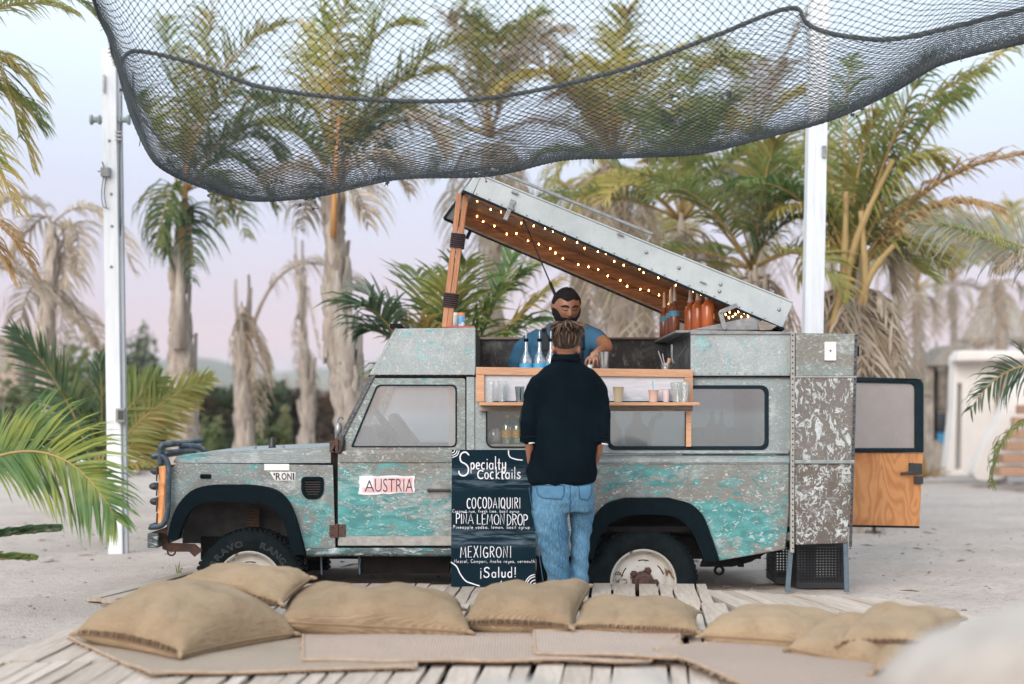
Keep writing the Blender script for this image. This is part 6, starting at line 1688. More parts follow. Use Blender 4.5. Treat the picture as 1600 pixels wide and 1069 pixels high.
# hair, beard, brows, closed lids, lips, necklace
hm = NM('short_black_hair', .85, spec=.2); hm.color(hm.mix(hm.thr(hm.noise(120, 4), .4, .6), (.006,.006,.007), (.018,.016,.016))); hm.bump(hm.noise(220, 4), .8, .006)
def sm(a, b_, x): t = min(1, max(0, (x-a)/(b_-a))); return t*t*(3-2*t)
def hairmask(p, d):
    line = .076+.004*math.sin(p.x*90) if p.y < -.05 else (lerp(.076, .022, sm(-.05, -.01, p.y)) if p.y < .03 else lerp(.022, -.06, sm(.03, .07, p.y)))
    line += .010*math.sin(p.x*60)*(p.y < 0)*.3
    return sm(line-.005, line+.006, p.z)
b = MB(); b.add(*head_shell(96, 80, .008, hairmask, -.006, .005)); b.build('hair', hm.m, bart, smooth=True)
def beardmask(p, d):
    if p.y > -.004: return 0
    k = sm(-.034, -.046, p.z-.045*sm(.045, .085, abs(p.x)))
    lip = math.exp(-(p.x/.020)**4-((p.z+.060)/.0085)**4) if p.y < -.04 else 0
    mus = 0
    return max(0, k-lip)
b = MB(); b.add(*head_shell(96, 90, .0065, beardmask, -.006, .005)); b.build('beard', hm.m, bart, smooth=True)
b = MB()
for s in (-1, 1):
    def fp_(x, z, o=.002):
        d = Vector((x/hw, -math.sqrt(max(.05, 1-(x/hw)**2-(z/hh_)**2)), z/hh_)); p = face_r(d); return loc2(p+d.normalized()*o)
    b.tube([fp_(s*x, z, .0045) for x, z in ((.012,.036),(.022,.041),(.036,.043),(.050,.037),(.058,.030))], [.004,.0065,.0065,.0055,.003], 6)
b.build('eyebrows', hm.m, bart, smooth=True)
b = MB()
for s in (-1, 1): b.tube([fp_(s*x, z, .003) for x, z in ((.016,.016),(.024,.012),(.034,.0105),(.044,.012),(.051,.017))], .0030, 5)
b.build('eyelashes', hm.m, bart, smooth=True)
b = MB(); b.tube([fp_(x, -.053-.002*math.cos(x*80), .001) for x in (-.02,-.01,0,.01,.02)], [.002,.0045,.0045,.0045,.002], 6); b.tube([fp_(x, -.063, .001) for x in (-.018,-.009,0,.009,.018)], [.002,.005,.0055,.005,.002], 6)
b.build('lips', skinmat('dark_lips', (.20,.06,.045), (.15,.045,.035)), bart, smooth=True)
def fold_b(p, n):
    return noise.noise(Vector((p.x*10, p.y*8, p.z*5)))*.010+math.sin(p.z*55+p.x*32+3*noise.noise(Vector((p.x*6, 0, p.z*5))))*.0035
b = MB(); X0 = bp(873,0).x
sect(b, [(bzz(668),X0,YB,.21,.15),(bzz(640),X0,YB,.215,.15),(bzz(600),X0,YB,.23,.15),(bzz(570),bp(874,0).x,YB,.24,.14),(bzz(540),bp(875,0).x,YB+.01,.25,.13),(bzz(525),bp(877,0).x,YB+.02,.225,.11),(bzz(515),bp(878,0).x,YB+.03,.165,.095),(bzz(506),bp(879,0).x,YB+.035,.10,.082)], 30, 2.2)
limb(b, [bp(840,530,.02), bp(823,541,.0), bp(812,558,-.02), bp(807,573,-.03)], [.075,.080,.072,.066], 16)
limb(b, [bp(914,522,.01), bp(928,530,-.03), bp(939,539,-.08)], [.078,.080,.072], 16)
bs = NM('blue_denim_shirt', .75, spec=.2); tw = bs.noise(90, 3); c = bs.mix(bs.thr(bs.noise(4, 4), .35, .65), (.022,.085,.155), (.040,.125,.215)); bs.color(c); bs.bump(tw, .2, .002)
bsh = remesh_union(b, .010, 'shirt', bs.m, bart, 4, fold_b)
bpy.context.view_layer.update()
def onb(x, y, push=.004):
    p = bp(x, y); hit, l_, nn, ix = bsh.ray_cast(Vector((p.x, YB-.6, p.z))-wloc(bsh), Vector((0,1,0))); return (l_+wloc(bsh)-Vector((0,push,0))) if hit else Vector((p.x, YB-.12, p.z))
b = MB()
for s in (-1, 1):      # open collar
    pts = [loc2((s*.07,.03,-.115))+Vector((0,0,-.0)), onb(878+s*19, 509, .012), onb(878+s*16, 521, .014), onb(878+s*8, 530, .012)]
    w = Vector((s*.030, -.006, -.006)); vs = []
    sp_ = smoothpath(pts, 4)
    for p in sp_: vs += [p, p+w+Vector((0,-.008,-.008))]
    b.add(vs, [(2*i, 2*i+1, 2*i+3, 2*i+2) for i in range(len(sp_)-1)])
co_ = b.build('collar', bs.m, bart, smooth=True); sm_ = co_.modifiers.new('t', 'SOLIDIFY'); sm_.thickness = .006
b = MB()
v = [onb(871,540,.001), onb(878,560,.001), onb(886,540,.001), loc2((0,-.03,-.11)) ]
b.tube(smoothpath([onb(866,512,.012), onb(869,530,.008), onb(878,541,.008), onb(888,530,.008), onb(893,514,.012)], 5), .0022, 5); b.build('necklace', flat('pale_cord', (.45,.40,.33), .6), bart)
def strap(xs, name, w, mat):
    b = MB(); vs = []
    for (x, y) in xs: 
        for k in (0, 1): vs.append(onb(x+k*w, y, .007))
    n = len(xs); b.add(vs, [(2*i, 2*i+1, 2*i+3, 2*i+2) for i in range(n-1)]); o = b.build(name, mat, bart, smooth=True); s_ = o.modifiers.new('t', 'SOLIDIFY'); s_.thickness = .006
navy = simple('dark_apron', (.010,.014,.020), (.018,.022,.028), 12, .8)
strap([(846, y) for y in range(514, 552, 4)], 'apron_strap', 12, navy); strap([(903, y) for y in range(516, 552, 4)], 'apron_strap', 9, navy)
b = MB(); vs = []; cols = list(range(846, 913, 4)); rows = list(range(550, 660, 6))
for y in rows:
    for x in cols: vs.append(onb(x, y, .008))
nc = len(cols); b.add(vs, [(j*nc+i, j*nc+i+1, (j+1)*nc+i+1, (j+1)*nc+i) for j in range(len(rows)-1) for i in range(nc-1)])
o = b.build('apron', navy, bart, smooth=True); s_ = o.modifiers.new('t', 'SOLIDIFY'); s_.thickness = .005
b = MB(); sect(b, [(.42,X0,YB,.16,.10),(.8,X0,YB,.19,.13),(bzz(660),X0,YB,.20,.14)]); b.build('trousers', navy, bart, smooth=True)
# ================================================================== plants
def leafmat(name, cols, transl=.35, rough=.45, sc=3):
    m = bpy.data.materials.new(name); m.use_nodes = True
    k = NM.__new__(NM); k.m = m; k.nt = m.node_tree; k.b = k.nt.nodes['Principled BSDF']; k.out = k.nt.nodes['Material Output']
    k.tc = k.nt.nodes.new('ShaderNodeTexCoord'); k.co = k.tc.outputs['Object']; k.b.inputs['Roughness'].default_value = rough
    k.b.inputs['Specular IOR Level'].default_value = .35
    c = k.mix(k.thr(k.noise(sc, 3, .6), .35, .65), cols[0], cols[1]); c = k.mix(k.thr(k.noise(sc*.6, 3, .6, loc=(5,5,5)), .5, .68), c, cols[2])
    c = k.mix(1.0, c, k.mix(k.rand(), (.75,)*3, (1.25,)*3), 'MULTIPLY')
    k.color(c); t = k.n('ShaderNodeBsdfTranslucent'); k.l(c, t.inputs[0]); mx = k.n('ShaderNodeMixShader'); mx.inputs[0].default_value = transl
    k.l(k.b.outputs[0], mx.inputs[1]); k.l(t.outputs[0], mx.inputs[2]); k.l(mx.outputs[0], k.out.inputs[0]); return m
LM = {
'green': leafmat('palm_leaf_green', ((.14,.20,.06),(.22,.26,.08),(.38,.35,.11)), .48),
'fresh': leafmat('palm_leaf_fresh', ((0.065,0.140,0.045),(0.12,0.215,0.055),(0.30,0.33,0.07))),
'deep': leafmat('palm_leaf_blue_green', ((0.056,0.106,0.056),(0.094,0.156,0.075),(0.163,0.2,0.075))),
'yellow': leafmat('palm_leaf_yellowing', ((.38,.35,.09),(.48,.39,.12),(.55,.38,.13)), .5),
'olive': leafmat('palm_leaf_olive', ((.25,.275,.075),(.36,.335,.10),(.47,.36,.13)), .5),
'dead': leafmat('palm_leaf_dead', ((.44,.36,.27),(.54,.46,.36),(.34,.27,.20)), .4, .8),
'orange': leafmat('palm_leaf_rusty', ((.42,.26,.11),(.50,.34,.16),(.34,.19,.08)), .45, .6),
'pale': leafmat('palm_leaf_silvery', ((0.3,0.325,0.25),(0.375,0.388,0.312),(0.25,0.263,0.163)), .35),
}
rach = simple('leaf_stalk', (.38,.27,.10), (.30,.19,.07), 6, .6); rach_d = simple('dead_leaf_stalk', (.34,.27,.20), (.24,.18,.13), 6, .8); rach_o = simple('orange_leaf_stalk', (.50,.26,.09), (.42,.20,.07), 4, .5)
def bez(a, b, c, t): return a*(1-t)**2+b*2*t*(1-t)+c*t*t
def frond(parent, A, B, C_, Lmax=.55, n=46, droop=.5, mat='green', stalk=None, r0=.016, w=.028, seed=0, t0=.15, side=None, fold=.35, ragged=.1, name='frond', fwd=.7, segs=3, shaped=1.0, wind=0.0, lv=(.82,1.1)):
    """a feather leaf: stalk A > C bent towards B, leaflets of length Lmax"""
    rnd = random.Random(seed); b = MB(); s = MB()
    pts = [bez(A, B, C_, i/14) for i in range(15)]
    s.tube(pts, [lerp(r0, r0*.18, (i/14)**.8) for i in range(15)], 6)
    vs = []; fs = []; Zu = Vector((0,0,1))
    for i in range(n):
        t = t0+(1-t0)*(i+.5)/n; p = bez(A, B, C_, t); T = (bez(A, B, C_, min(1, t+.02))-bez(A, B, C_, t-.02)).normalized()
        S = T.cross(Zu) if side is None else Vector(side)-T*T.dot(Vector(side))
        if S.length < .15: S = T.cross(Vector((0,1,0)))
        S.normalize(); N = S.cross(T).normalized()
        L = Lmax*(max(0, math.sin(math.pi*min(1, (t-t0*.6)/(1.04-t0*.6))**.75))**.55)*shaped
        L = max(L, Lmax*.22)
        for sg in (-1, 1):
            if rnd.random() < ragged: continue
            a = lerp(fwd*.55, fwd*1.5, t)+rnd.uniform(-.12,.12)
            d = (S*sg*math.cos(a)+T*math.sin(a)+N*(fold+rnd.uniform(-.15,.15))).normalized()
            LL = L*rnd.uniform(*lv); q_ = p.copy(); wd = T*rnd.uniform(.7,1)+N*rnd.uniform(-.5,.5)
            k0 = len(vs); wprof = (.6, 1, .75, .06) if segs == 3 else (.6, 1, .9, .6, .05)
            for m_ in range(segs+1):
                ww = (wd-d*wd.dot(d)); ww = ww.normalized() if ww.length > 1e-4 else T
                h = w*.5*wprof[m_]; vs += [q_+ww*h, q_-ww*h]
                if m_ < segs:
                    q_ = q_+d*(LL/segs); d = (d+Vector((wind,0,-1))*droop*rnd.uniform(.6,1.3)*(m_+1)/segs*1.1).normalized()
            for m_ in range(segs): fs.append((k0+2*m_, k0+2*m_+1, k0+2*m_+3, k0+2*m_+2))
    b.add(vs, fs)
    nb = len(b.v); k = len(s.v)
    o = b.build(name, LM[mat] if isinstance(mat, str) else mat, parent)
    s.build('stalk', stalk or (rach_d if mat in ('dead',) else rach), o, smooth=True)
    return o
bark = simple('shaggy_palm_bark', (.42,.365,.31), (.24,.195,.16), 9, .9, .6, st=(1,1,.35), bd=.04, detail=8, lo=.4, hi=.6)
barkp = simple('pale_leaf_sheath', (.46,.41,.36), (.32,.26,.21), 7, .85, .3, st=(2,2,.5), bd=.02)
def trunk(root, pts, rads, boots=26, seed=0, bl=.35, bs_=1.0):
    rnd = random.Random(seed); pts = [Vector(p) for p in pts]; sp_ = smoothpath(pts, 10); n = len(sp_)
    rr = [lerp(rads[min(int(i/10), len(rads)-2)], rads[min(int(i/10), len(rads)-2)+1], i/10-min(int(i/10), len(rads)-2)) for i in range(n)]
    rr = [r_*.78*(1+rnd.uniform(-.10,.14)) for r_ in rr]
    b = MB(); b.tube(sp_, rr, 14); vs = []
    for i, v in enumerate(b.v):
        v = Vector(v); k = noise.noise(v*6)*.05+noise.noise(v*16)*.02; c_ = sp_[min(i//14, n-1)]; d = (v-c_)
        vs.append(tuple(v+d.normalized()*k) if d.length > 1e-5 else tuple(v))
    b.v = vs; b.build('trunk', bark, root, smooth=True)
    f = MB()
    for i in range(boots):
        t = rnd.uniform(.05, .9); k = t*(n-1); c_ = sp_[int(k)]; r_ = rr[int(k)]; a = rnd.uniform(0, 2*math.pi)
        o_ = Vector((math.cos(a), math.sin(a), 0)); L = bl*rnd.uniform(.5, 1.4); w = r_*rnd.uniform(.25, .5)*bs_; tn = Vector((-o_.y, o_.x, 0))
        p0 = c_+o_*r_*.75; up = rnd.choice((1, 1, -1)); out = rnd.uniform(.0,.07)
        vs = []; 
        for j in range(6):
            u = j/5; pp = p0+Vector((0,0,up*L*u))+o_*(out*u*u+.03*math.sin(u*3))+tn*rnd.uniform(-.01,.01); ww = w*(1-u*.7)
            vs += [pp-tn*ww-o_*.02, pp+o_*.02, pp+tn*ww-o_*.02]
        f.add(vs, [x for j in range(5) for x in ((3*j, 3*j+1, 3*j+4, 3*j+3), (3*j+1, 3*j+2, 3*j+5, 3*j+4))])
    f.build('old_leaf_base', barkp, root, smooth=True, kind='stuff')
def hanging(root, c, n, L, r, seed, mat='dead', w=.03):
    """skirt of dry leaves hanging from the crown"""
    rnd = random.Random(seed)
    for i in range(n):
        a = 2*math.pi*i/n+rnd.uniform(-.3,.3); o_ = Vector((math.cos(a), math.sin(a)*.8, 0)); LL = L*rnd.uniform(.6,1.15)
        A = c+o_*.05; B = c+o_*r*rnd.uniform(.9,1.3)+Vector((0,0,.12)); C_ = c+o_*r*rnd.uniform(.6,1.2)+Vector((0,0,-LL))
        frond(root, A, B, C_, Lmax=LL*.42, n=26, droop=1.2, mat=mat, w=w, seed=seed*31+i, ragged=.25, stalk=rach_d, r0=.02, fold=-.1)
def crown(root, c, n, L, seed, mats, up=(.2,1.3), Lf=.5, droop=.6, nl=40, w=.032, arch=.5, az=(0, 360), stalk=None, r0=.022):
    rnd = random.Random(seed)
    for i in range(n):
        a = R(lerp(az[0], az[1], (i+rnd.uniform(.1,.9))/n)); e = rnd.uniform(*up); LL = L*rnd.uniform(.75,1.15)
        o_ = Vector((math.cos(a)*math.cos(e), math.sin(a)*math.cos(e), math.sin(e)))
        B = c+o_*LL*.6+Vector((0,0,LL*.12)); C_ = c+o_*LL*.95+Vector((0,0,-LL*arch*rnd.uniform(.4,1.2)*math.cos(e)))
        frond(root, c.copy(), B, C_, Lmax=Lf*rnd.uniform(.8,1.15), n=nl, droop=droop*rnd.uniform(.6,1.4), mat=rnd.choice(mats), w=w, seed=seed*17+i, stalk=stalk, r0=r0, ragged=.18, wind=.28, lv=(.55,1.2), segs=4)
def pf(root, Y, A, B, C_, dy=(0,0,0), **kw):
    if Y > 12 and kw.get('segs', 3) == 3:
        kw.setdefault('ragged', .2); kw.setdefault('wind', .28); kw.setdefault('lv', (.55, 1.2)); kw['w'] = kw.get('w', .028)*.78; kw['droop'] = kw.get('droop', .5)*1.3+.1; kw['segs'] = 4
    return _pf(root, Y, A, B, C_, dy, **kw)
def _pf(root, Y, A, B, C_, dy=(0,0,0), **kw):
    """a frond drawn by its base, bend and tip as seen in the photo, at depth Y + dy"""
    return frond(root, P(*A, Y+dy[0]), P(*B, Y+dy[1]), P(*C_, Y+dy[2]), **kw)
def palm(label, base, Y, name='palm_tree', group='palms on the sand behind the truck'):
    p = P(base[0], HY, Y); return empty(name, (p.x, Y, -.08), label, 'palm', group)
PI2 = math.pi*2

# A  palm whose crown hangs in from the left edge
r_ = palm('palm at the far left edge with only its yellow-green leaf tips in view', (-150, 0), 12.5)
trunk(r_, [P(-150,780,12.5)*1, P(-140,500,12.5), P(-110,160,12.5)], [.14,.12,.1], 14, 2)
for i, (a, b_, c_, m_) in enumerate((((-110,120),(-20,-40),(118,22),'olive'),((-110,120),(-10,40),(60,150),'olive'),((-110,130),(10,60),(50,260),'yellow'),((-110,100),(-40,-60),(90,-40),'green'),
    ((-110,160),(-20,170),(25,330),'yellow'),((-110,130),(0,0),(30,215),'olive'),((-110,140),(20,110),(62,200),'green'),((-100,120),(60,-120),(175,60),'green'),((-105,120),(-30,60),(-10,330),'olive'))):
    pf(r_, 12.5, a, b_, c_, (0,-.4+.2*(i%4),-.5+.3*(i%4)), Lmax=.44, n=52, droop=.75, mat=m_, w=.022, seed=100+i)
for i, (a, b_, c_) in enumerate((((-100,330),(-10,300),(55,430)),((-110,340),(-30,320),(20,440)))): pf(r_, 12.5, a, b_, c_, Lmax=.35, n=40, droop=1.0, mat='orange', w=.024, seed=130+i)

# B  dying palm at the left
r_ = palm('dying palm with brown drooping leaves left of the white pole', (75,0), 19)
trunk(r_, [P(88,760,19), P(72,560,19), P(78,430,19), P(82,350,19)], [.17,.15,.11,.07], 30, 3, .3)
for i, (a, b_, c_, m_) in enumerate((((82,350),(150,275),(212,425),'dead'),((82,350),(40,270),(-30,350),'dead'),((76,465),(20,370),(-30,440),'dead'),((80,450),(120,480),(165,545),'dead'),((80,340),(60,330),(20,400),'dead'),
    ((75,440),(30,430),(30,560),'dead'),((85,380),(130,310),(120,420),'dead'),((80,350),(110,340),(96,460),'dead'),((80,350),(110,400),(90,560),'dead'))):
    pf(r_, 19, a, b_, c_, (0,.2*(i%3),-.4+.4*(i%3)), Lmax=.62, n=52, droop=1.1, mat=m_, w=.026, seed=150+i, stalk=rach_d)
pf(r_, 18.6, (-40,415), (60,400), (180,590), Lmax=.75, n=60, droop=1.3, mat='dead', w=.026, seed=171, stalk=rach_d, r0=.03)

# C  palm with the orange leaf stalk
r_ = palm('shaggy palm with an orange stalk, right behind the front of the truck', (285,0), 18)
trunk(r_, [P(288,780,18), P(286,640,18), P(283,560,18), P(280,470,18), P(284,380,18), P(290,320,18)], [.22,.22,.20,.12,.12,.08], 70, 4, .42, 1.2)
b = MB(); b.tube([P(283,392,17.8), P(286,340,17.7), P(291,270,17.7), P(300,190,17.8)], [.032,.032,.028,.016], 8); b.build('stalk', rach_o, r_, smooth=True)
b = MB()
b.tube([P(279,545,17.8), P(282,450,17.75), P(281,380,17.8)], [.09,.06,.03], 8); b.build('old_leaf_base', barkp, r_, smooth=True)
for i, (a, b_, c_, m_) in enumerate((((290,300),(310,80),(445,38),'olive'),((290,300),(320,140),(330,10),'olive'),((290,300),(400,160),(432,250),'green'),((290,300),(350,230),(385,370),'green'),((288,310),(262,260),(245,390),'green'),
    ((288,310),(240,200),(215,150),'green'),((290,290),(280,120),(255,30),'green'),((290,300),(360,260),(345,350),'olive'),((292,330),(300,300),(300,440),'deep'),((288,320),(270,300),(262,400),'deep'),((290,300),(400,120),(480,170),'green'),((292,300),(370,180),(430,330),'fresh'),
    ((290,290),(300,180),(390,110),'olive'),((290,290),(330,200),(440,190),'green'))):
    pf(r_, 17.8, a, b_, c_, (0,-.3+.3*(i%3),-.6+.45*(i%4)), Lmax=.62, n=56, droop=.55 if c_[1] < 200 else .95, mat=m_, w=.034, seed=200+i, stalk=rach_o if i in (0,3) else None, fold=.5)

# D, E  two dead stumps
r_ = palm('dead palm stump with one long leaf arching to the right', (382,0), 21)
trunk(r_, [P(385,770,21), P(380,620,21), P(378,520,21), P(380,480,21)], [.20,.16,.12,.06], 44, 5, .5)
pf(r_, 21, (382,560), (430,330), (575,455), (0,0,.4), Lmax=.8, n=56, droop=1.5, mat='dead', w=.022, seed=231, stalk=rach_d, r0=.035, t0=.3)
for i, (a, b_, c_) in enumerate((((380,490),(392,470),(400,640)),((380,490),(366,480),(372,640)),((383,520),(410,520),(418,640)),((380,520),(395,540),(405,680)),((382,500),(400,500),(425,600)))): pf(r_, 20.9, a, b_, c_, Lmax=.4, n=30, droop=1.6, mat='dead', w=.03, seed=240+i, stalk=rach_d, ragged=.3)
r_ = palm('thin dead palm trunk between the stump and the leaning palm', (478,0), 24)
trunk(r_, [P(478,760,24), P(480,640,24), P(476,560,24), P(468,450,24), P(466,430,24)], [.17,.14,.10,.05,.02], 44, 6, .5)
for i, (a, b_, c_) in enumerate((((470,450),(475,420),(500,560)),((476,540),(490,540),(492,640)),((470,480),(455,500),(465,600)))): pf(r_, 24, a, b_, c_, Lmax=.3, n=24, droop=1.6, mat='dead', w=.03, seed=260+i, stalk=rach_d, ragged=.4)

# F  leaning palm left of the cab
r_ = palm('tall palm with peeling grey sheaths just left of the cab', (540,0), 17)
trunk(r_, [P(565,780,17), P(552,680,17), P(537,590,17), P(527,480,17), P(522,380,17), P(521,310,17), P(521,280,17)], [.26,.24,.22,.20,.13,.11,.07], 90, 7, .5, 1.25)
b = MB(); b.tube([P(521,372,16.8), P(522,330,16.75), P(526,240,16.8), P(530,180,16.8)], [.038,.036,.03,.016], 8); b.build('stalk', rach_o, r_, smooth=True)
for i, (a, b_, c_, m_) in enumerate((((524,290),(500,60),(560,-40),'olive'),((524,290),(540,20),(650,40),'olive'),((524,290),(640,120),(690,235),'dead'),((524,290),(490,150),(478,40),'yellow'),((524,290),(440,150),(380,150),'green'),((524,290),(560,120),(700,110),'olive'),
    ((524,290),(600,200),(640,300),'dead'),((520,300),(480,270),(470,360),'dead'),((524,300),(460,230),(420,290),'dead'),((524,290),(520,120),(500,0),'olive'),((524,290),(575,80),(620,-60),'green'),((524,290),(610,130),(600,260),'green'),((524,300),(560,270),(575,350),'dead'),((524,290),(620,60),(760,60),'olive'),
    ((524,290),(555,170),(640,170),'green'),((524,290),(480,200),(430,200),'green'))):
    pf(r_, 17, a, b_, c_, (0,-.3+.3*(i%3),-.6+.45*(i%4)), Lmax=.62, n=56, droop=.6 if m_ != 'dead' else 1.2, mat=m_, w=.034, seed=300+i, fold=.45)

# G  low bright palm behind the cab roof
r_ = palm('low bright green palm fanning out behind the cab roof and timber prop', (690,0), 14.6)
trunk(r_, [P(700,860,14.6), P(695,700,14.6), P(690,600,14.6)], [.16,.16,.13], 20, 8)
for i, (a, b_, c_, m_, dr) in enumerate((((640,560),(590,470),(560,480),'deep',.3),((700,640),(640,480),(560,455),'pale',.25),((700,620),(600,500),(570,520),'deep',.4),((700,640),(680,470),(650,425),'green',.2),((700,640),(700,470),(730,410),'fresh',.3),((700,640),(740,480),(820,425),'fresh',.4),
    ((700,640),(760,520),(850,500),'fresh',.5),((700,640),(650,560),(600,590),'fresh',.5),((700,640),(720,520),(700,440),'green',.3),((700,640),(800,500),(860,450),'yellow',.4),((700,640),(780,470),(800,400),'fresh',.3),((700,640),(740,560),(780,530),'fresh',.5),((700,640),(690,560),(655,500),'yellow',.5))):
    pf(r_, 14.6, a, b_, c_, (0,-.2+.2*(i%3),-.4+.3*(i%4)), Lmax=.62, n=46, droop=dr, mat=m_, w=.040, seed=340+i, fold=.25)

# H  palm behind the raised lid's high end
def bgpalm(label, bx_, Y, cy, n, L, seed, mats, tr=(.18,.14), boots=40, skirt=0, Lf=.6, extra=(), up=(.1,1.35), droop=.7, cxo=0, arch=.5, nl=52, w=.028, skl=2.2, skr=.5):
    r_ = palm(label, (bx_,0), Y); c_ = P(bx_+cxo, cy, Y)
    trunk(r_, [P(bx_-cxo*.3, 0, Y)*0+Vector((P(bx_,0,Y).x, Y, -.1)), (Vector((P(bx_,0,Y).x, Y, -.1))+c_)/2+Vector((.05,0,0)), c_+Vector((0,0,-.15))], [tr[0], (tr[0]+tr[1])/2, tr[1]], boots, seed, .5, 1.2)
    crown(r_, c_, n, L, seed, mats, up, Lf, droop, nl, w, arch)
    if skirt: hanging(r_, c_+Vector((0,0,-.1)), skirt, skl, skr, seed+5)
    for k, (a, b_, e, m_) in enumerate(extra): pf(r_, Y, a, b_, e, (0,0,-.3), Lmax=Lf, n=nl, droop=droop, mat=m_, w=w, seed=seed*7+k)
    return r_
bgpalm('tall palm behind the high end of the roof lid, its crown seen through the net', 765, 20, 215, 11, 2.2, 41, ['olive','green','dead'], (.20,.14), 50, 6, .62, extra=(((770,215),(790,60),(850,20),'green'),((770,215),(740,60),(720,-20),'green')))
bgpalm('palm with a brownish arching crown behind the middle of the net', 960, 19, 250, 12, 2.3, 47, ['olive','yellow','dead','olive'], (.22,.16), 60, 8, .62, extra=(((960,240),(860,60),(770,150),'yellow'),((960,240),(1000,40),(1110,110),'olive'),((960,250),(880,200),(850,330),'olive'),((960,250),(930,120),(870,150),'orange')))
bgpalm('palm with full olive crown directly above the roof lid', 1065, 17.5, 345, 12, 2.1, 53, ['olive','green','yellow','green'], (.20,.16), 60, 4, .62, extra=(((1065,345),(1075,200),(1080,120),'green'),((1065,345),(1150,180),(1250,250),'green'),((1065,345),(960,220),(900,330),'yellow'),((1065,350),(1120,200),(1160,330),'pale')), skl=2.6)
bgpalm('palm half hidden between the lid and the tall white pole', 1175, 16.5, 420, 10, 2.0, 59, ['green','fresh','olive'], (.2,.15), 40, 4, .66, extra=(((1175,420),(1160,300),(1085,300),'pale'),((1175,420),(1190,260),(1290,330),'fresh'),((1165,430),(1195,370),(1235,345),'deep')), up=(.0,1.2), droop=.5)
bgpalm('slim palm seen behind the bartender', 905, 23, 400, 9, 2.2, 61, ['olive','yellow','fresh'], (.2,.15), 40, 3, .6, up=(-.2,1.1), skl=3)
bgpalm('palm trunk wrapped in pale dry leaves behind the counter opening', 1000, 22, 430, 8, 2.0, 67, ['dead','olive','dead'], (.26,.2), 70, 5, .6, up=(-.2,1), skl=3.4, skr=.7)
bgpalm('distant hazy palm showing through the upper right of the net', 1180, 24, 215, 10, 2.4, 71, ['olive','yellow','dead'], (.2,.15), 30, 5, .6)

# K  big palm right of the tall pole
r_ = palm('big palm with dry skirt right of the tall white pole', (1335,0), 16)
trunk(r_, [P(1345,800,16), P(1340,640,16), P(1330,540,16), P(1325,450,16)], [.30,.28,.26,.18], 90, 11, .6, 1.3)
for i, (a, b_, c_, m_, dr, L) in enumerate((((1330,430),(1350,180),(1545,105),'olive',.9,.7),((1330,430),(1400,190),(1500,150),'green',1.0,.75),((1335,420),(1350,250),(1400,130),'green',.6,.62),((1330,430),(1270,230),(1195,245),'green',.8,.6),((1335,430),(1440,250),(1620,240),'orange',.5,.6),
    ((1330,430),(1300,300),(1215,330),'yellow',1.0,.6),((1335,430),(1420,330),(1480,420),'olive',1.1,.6),((1330,430),(1310,200),(1330,90),'green',.6,.6),((1330,430),(1250,260),(1150,290),'fresh',.7,.62),((1335,420),(1420,200),(1470,260),'olive',1.1,.7),((1330,430),(1290,350),(1260,440),'yellow',1.1,.5),
    ((1330,430),(1390,280),(1440,330),'green',1.0,.6),((1330,430),(1380,230),(1450,90),'green',.8,.7),((1330,430),(1330,250),(1370,180),'yellow',.8,.6),((1330,430),(1400,350),(1400,460),'dead',1.2,.5),((1330,430),(1290,280),(1290,180),'olive',.8,.6),((1340,425),(1450,280),(1560,330),'orange',.9,.5),((1330,430),(1450,140),(1600,60),'olive',.9,.6))):
    pf(r_, 16, a, b_, c_, (0,-.3+.3*(i%3),-.7+.5*(i%4)), Lmax=L, n=60, droop=dr, mat=m_, w=.034, seed=400+i, fold=.3, r0=.03)
b = MB()
for (a, m_, e) in (((1318,560),(1330,400),(1395,250)),((1300,520),(1318,420),(1322,300)),((1345,540),(1352,440),(1345,330)),((1330,520),(1360,430),(1400,380))): MB().tube(smoothpath([P(*a,15.6), P(*m_,15.6), P(*e,15.6)], 6), [.045]*4+[.04]*5+[.03]*4, 8).build('stalk', rach, r_, smooth=True)
hanging(r_, P(1330,455,15.9), 20, 1.5, .5, 77, w=.035)
hanging(r_, P(1335,500,15.9), 8, 1.6, .42, 79, w=.035)

# L  hazy palms far right
for i, (x, Y, cy, L_, lab) in enumerate(((1432, 30, 455, 1.9, 'blurred palm above the open rear door'), (1488, 36, 440, 2.0, 'blurred palm between the rear door and the white house'), (1562, 27, 430, 1.8, 'bare blurred palm at the far right before the thatched roof'), (1400, 34, 400, 2.0, 'blurred yellow palm just right of the big skirted palm'), (1300, 33, 330, 2.2, 'blurred palm behind the tall white pole'))):
    bgpalm(lab, x, Y, cy, 11, L_, 81+i, ['dead','olive','yellow'], (.15,.11), 30, 4, .55, nl=36, w=.032, skl=1.6)
# M  leaves reaching in at the right edge
r_ = palm('palm standing off the right edge, its silvery leaf reaching into view', (1700,0), 13.5)
trunk(r_, [P(1720,800,13.5), P(1715,650,13.5), P(1700,460,13.5)], [.15,.13,.1], 14, 12)
pf(r_, 13.5, (1700,440), (1560,350), (1430,350), Lmax=.5, n=50, droop=.35, mat='pale', w=.024, seed=500, side=(0,.2,1), fold=-.1)
pf(r_, 13.5, (1700,450), (1600,390), (1470,350), Lmax=.42, n=46, droop=.9, mat='green', w=.024, seed=501)
pf(r_, 13.5, (1700,440), (1640,360), (1560,420), Lmax=.45, n=46, droop=1.2, mat='dead', w=.022, seed=502)
pf(r_, 13.0, (1700,610), (1590,520), (1516,640), Lmax=.36, n=50, droop=.35, mat='deep', w=.024, seed=503, side=(-.6,0,.8), fold=.1)
pf(r_, 13.0, (1700,660), (1560,620), (1548,760), Lmax=.25, n=44, droop=.9, mat='green', w=.026, seed=504)

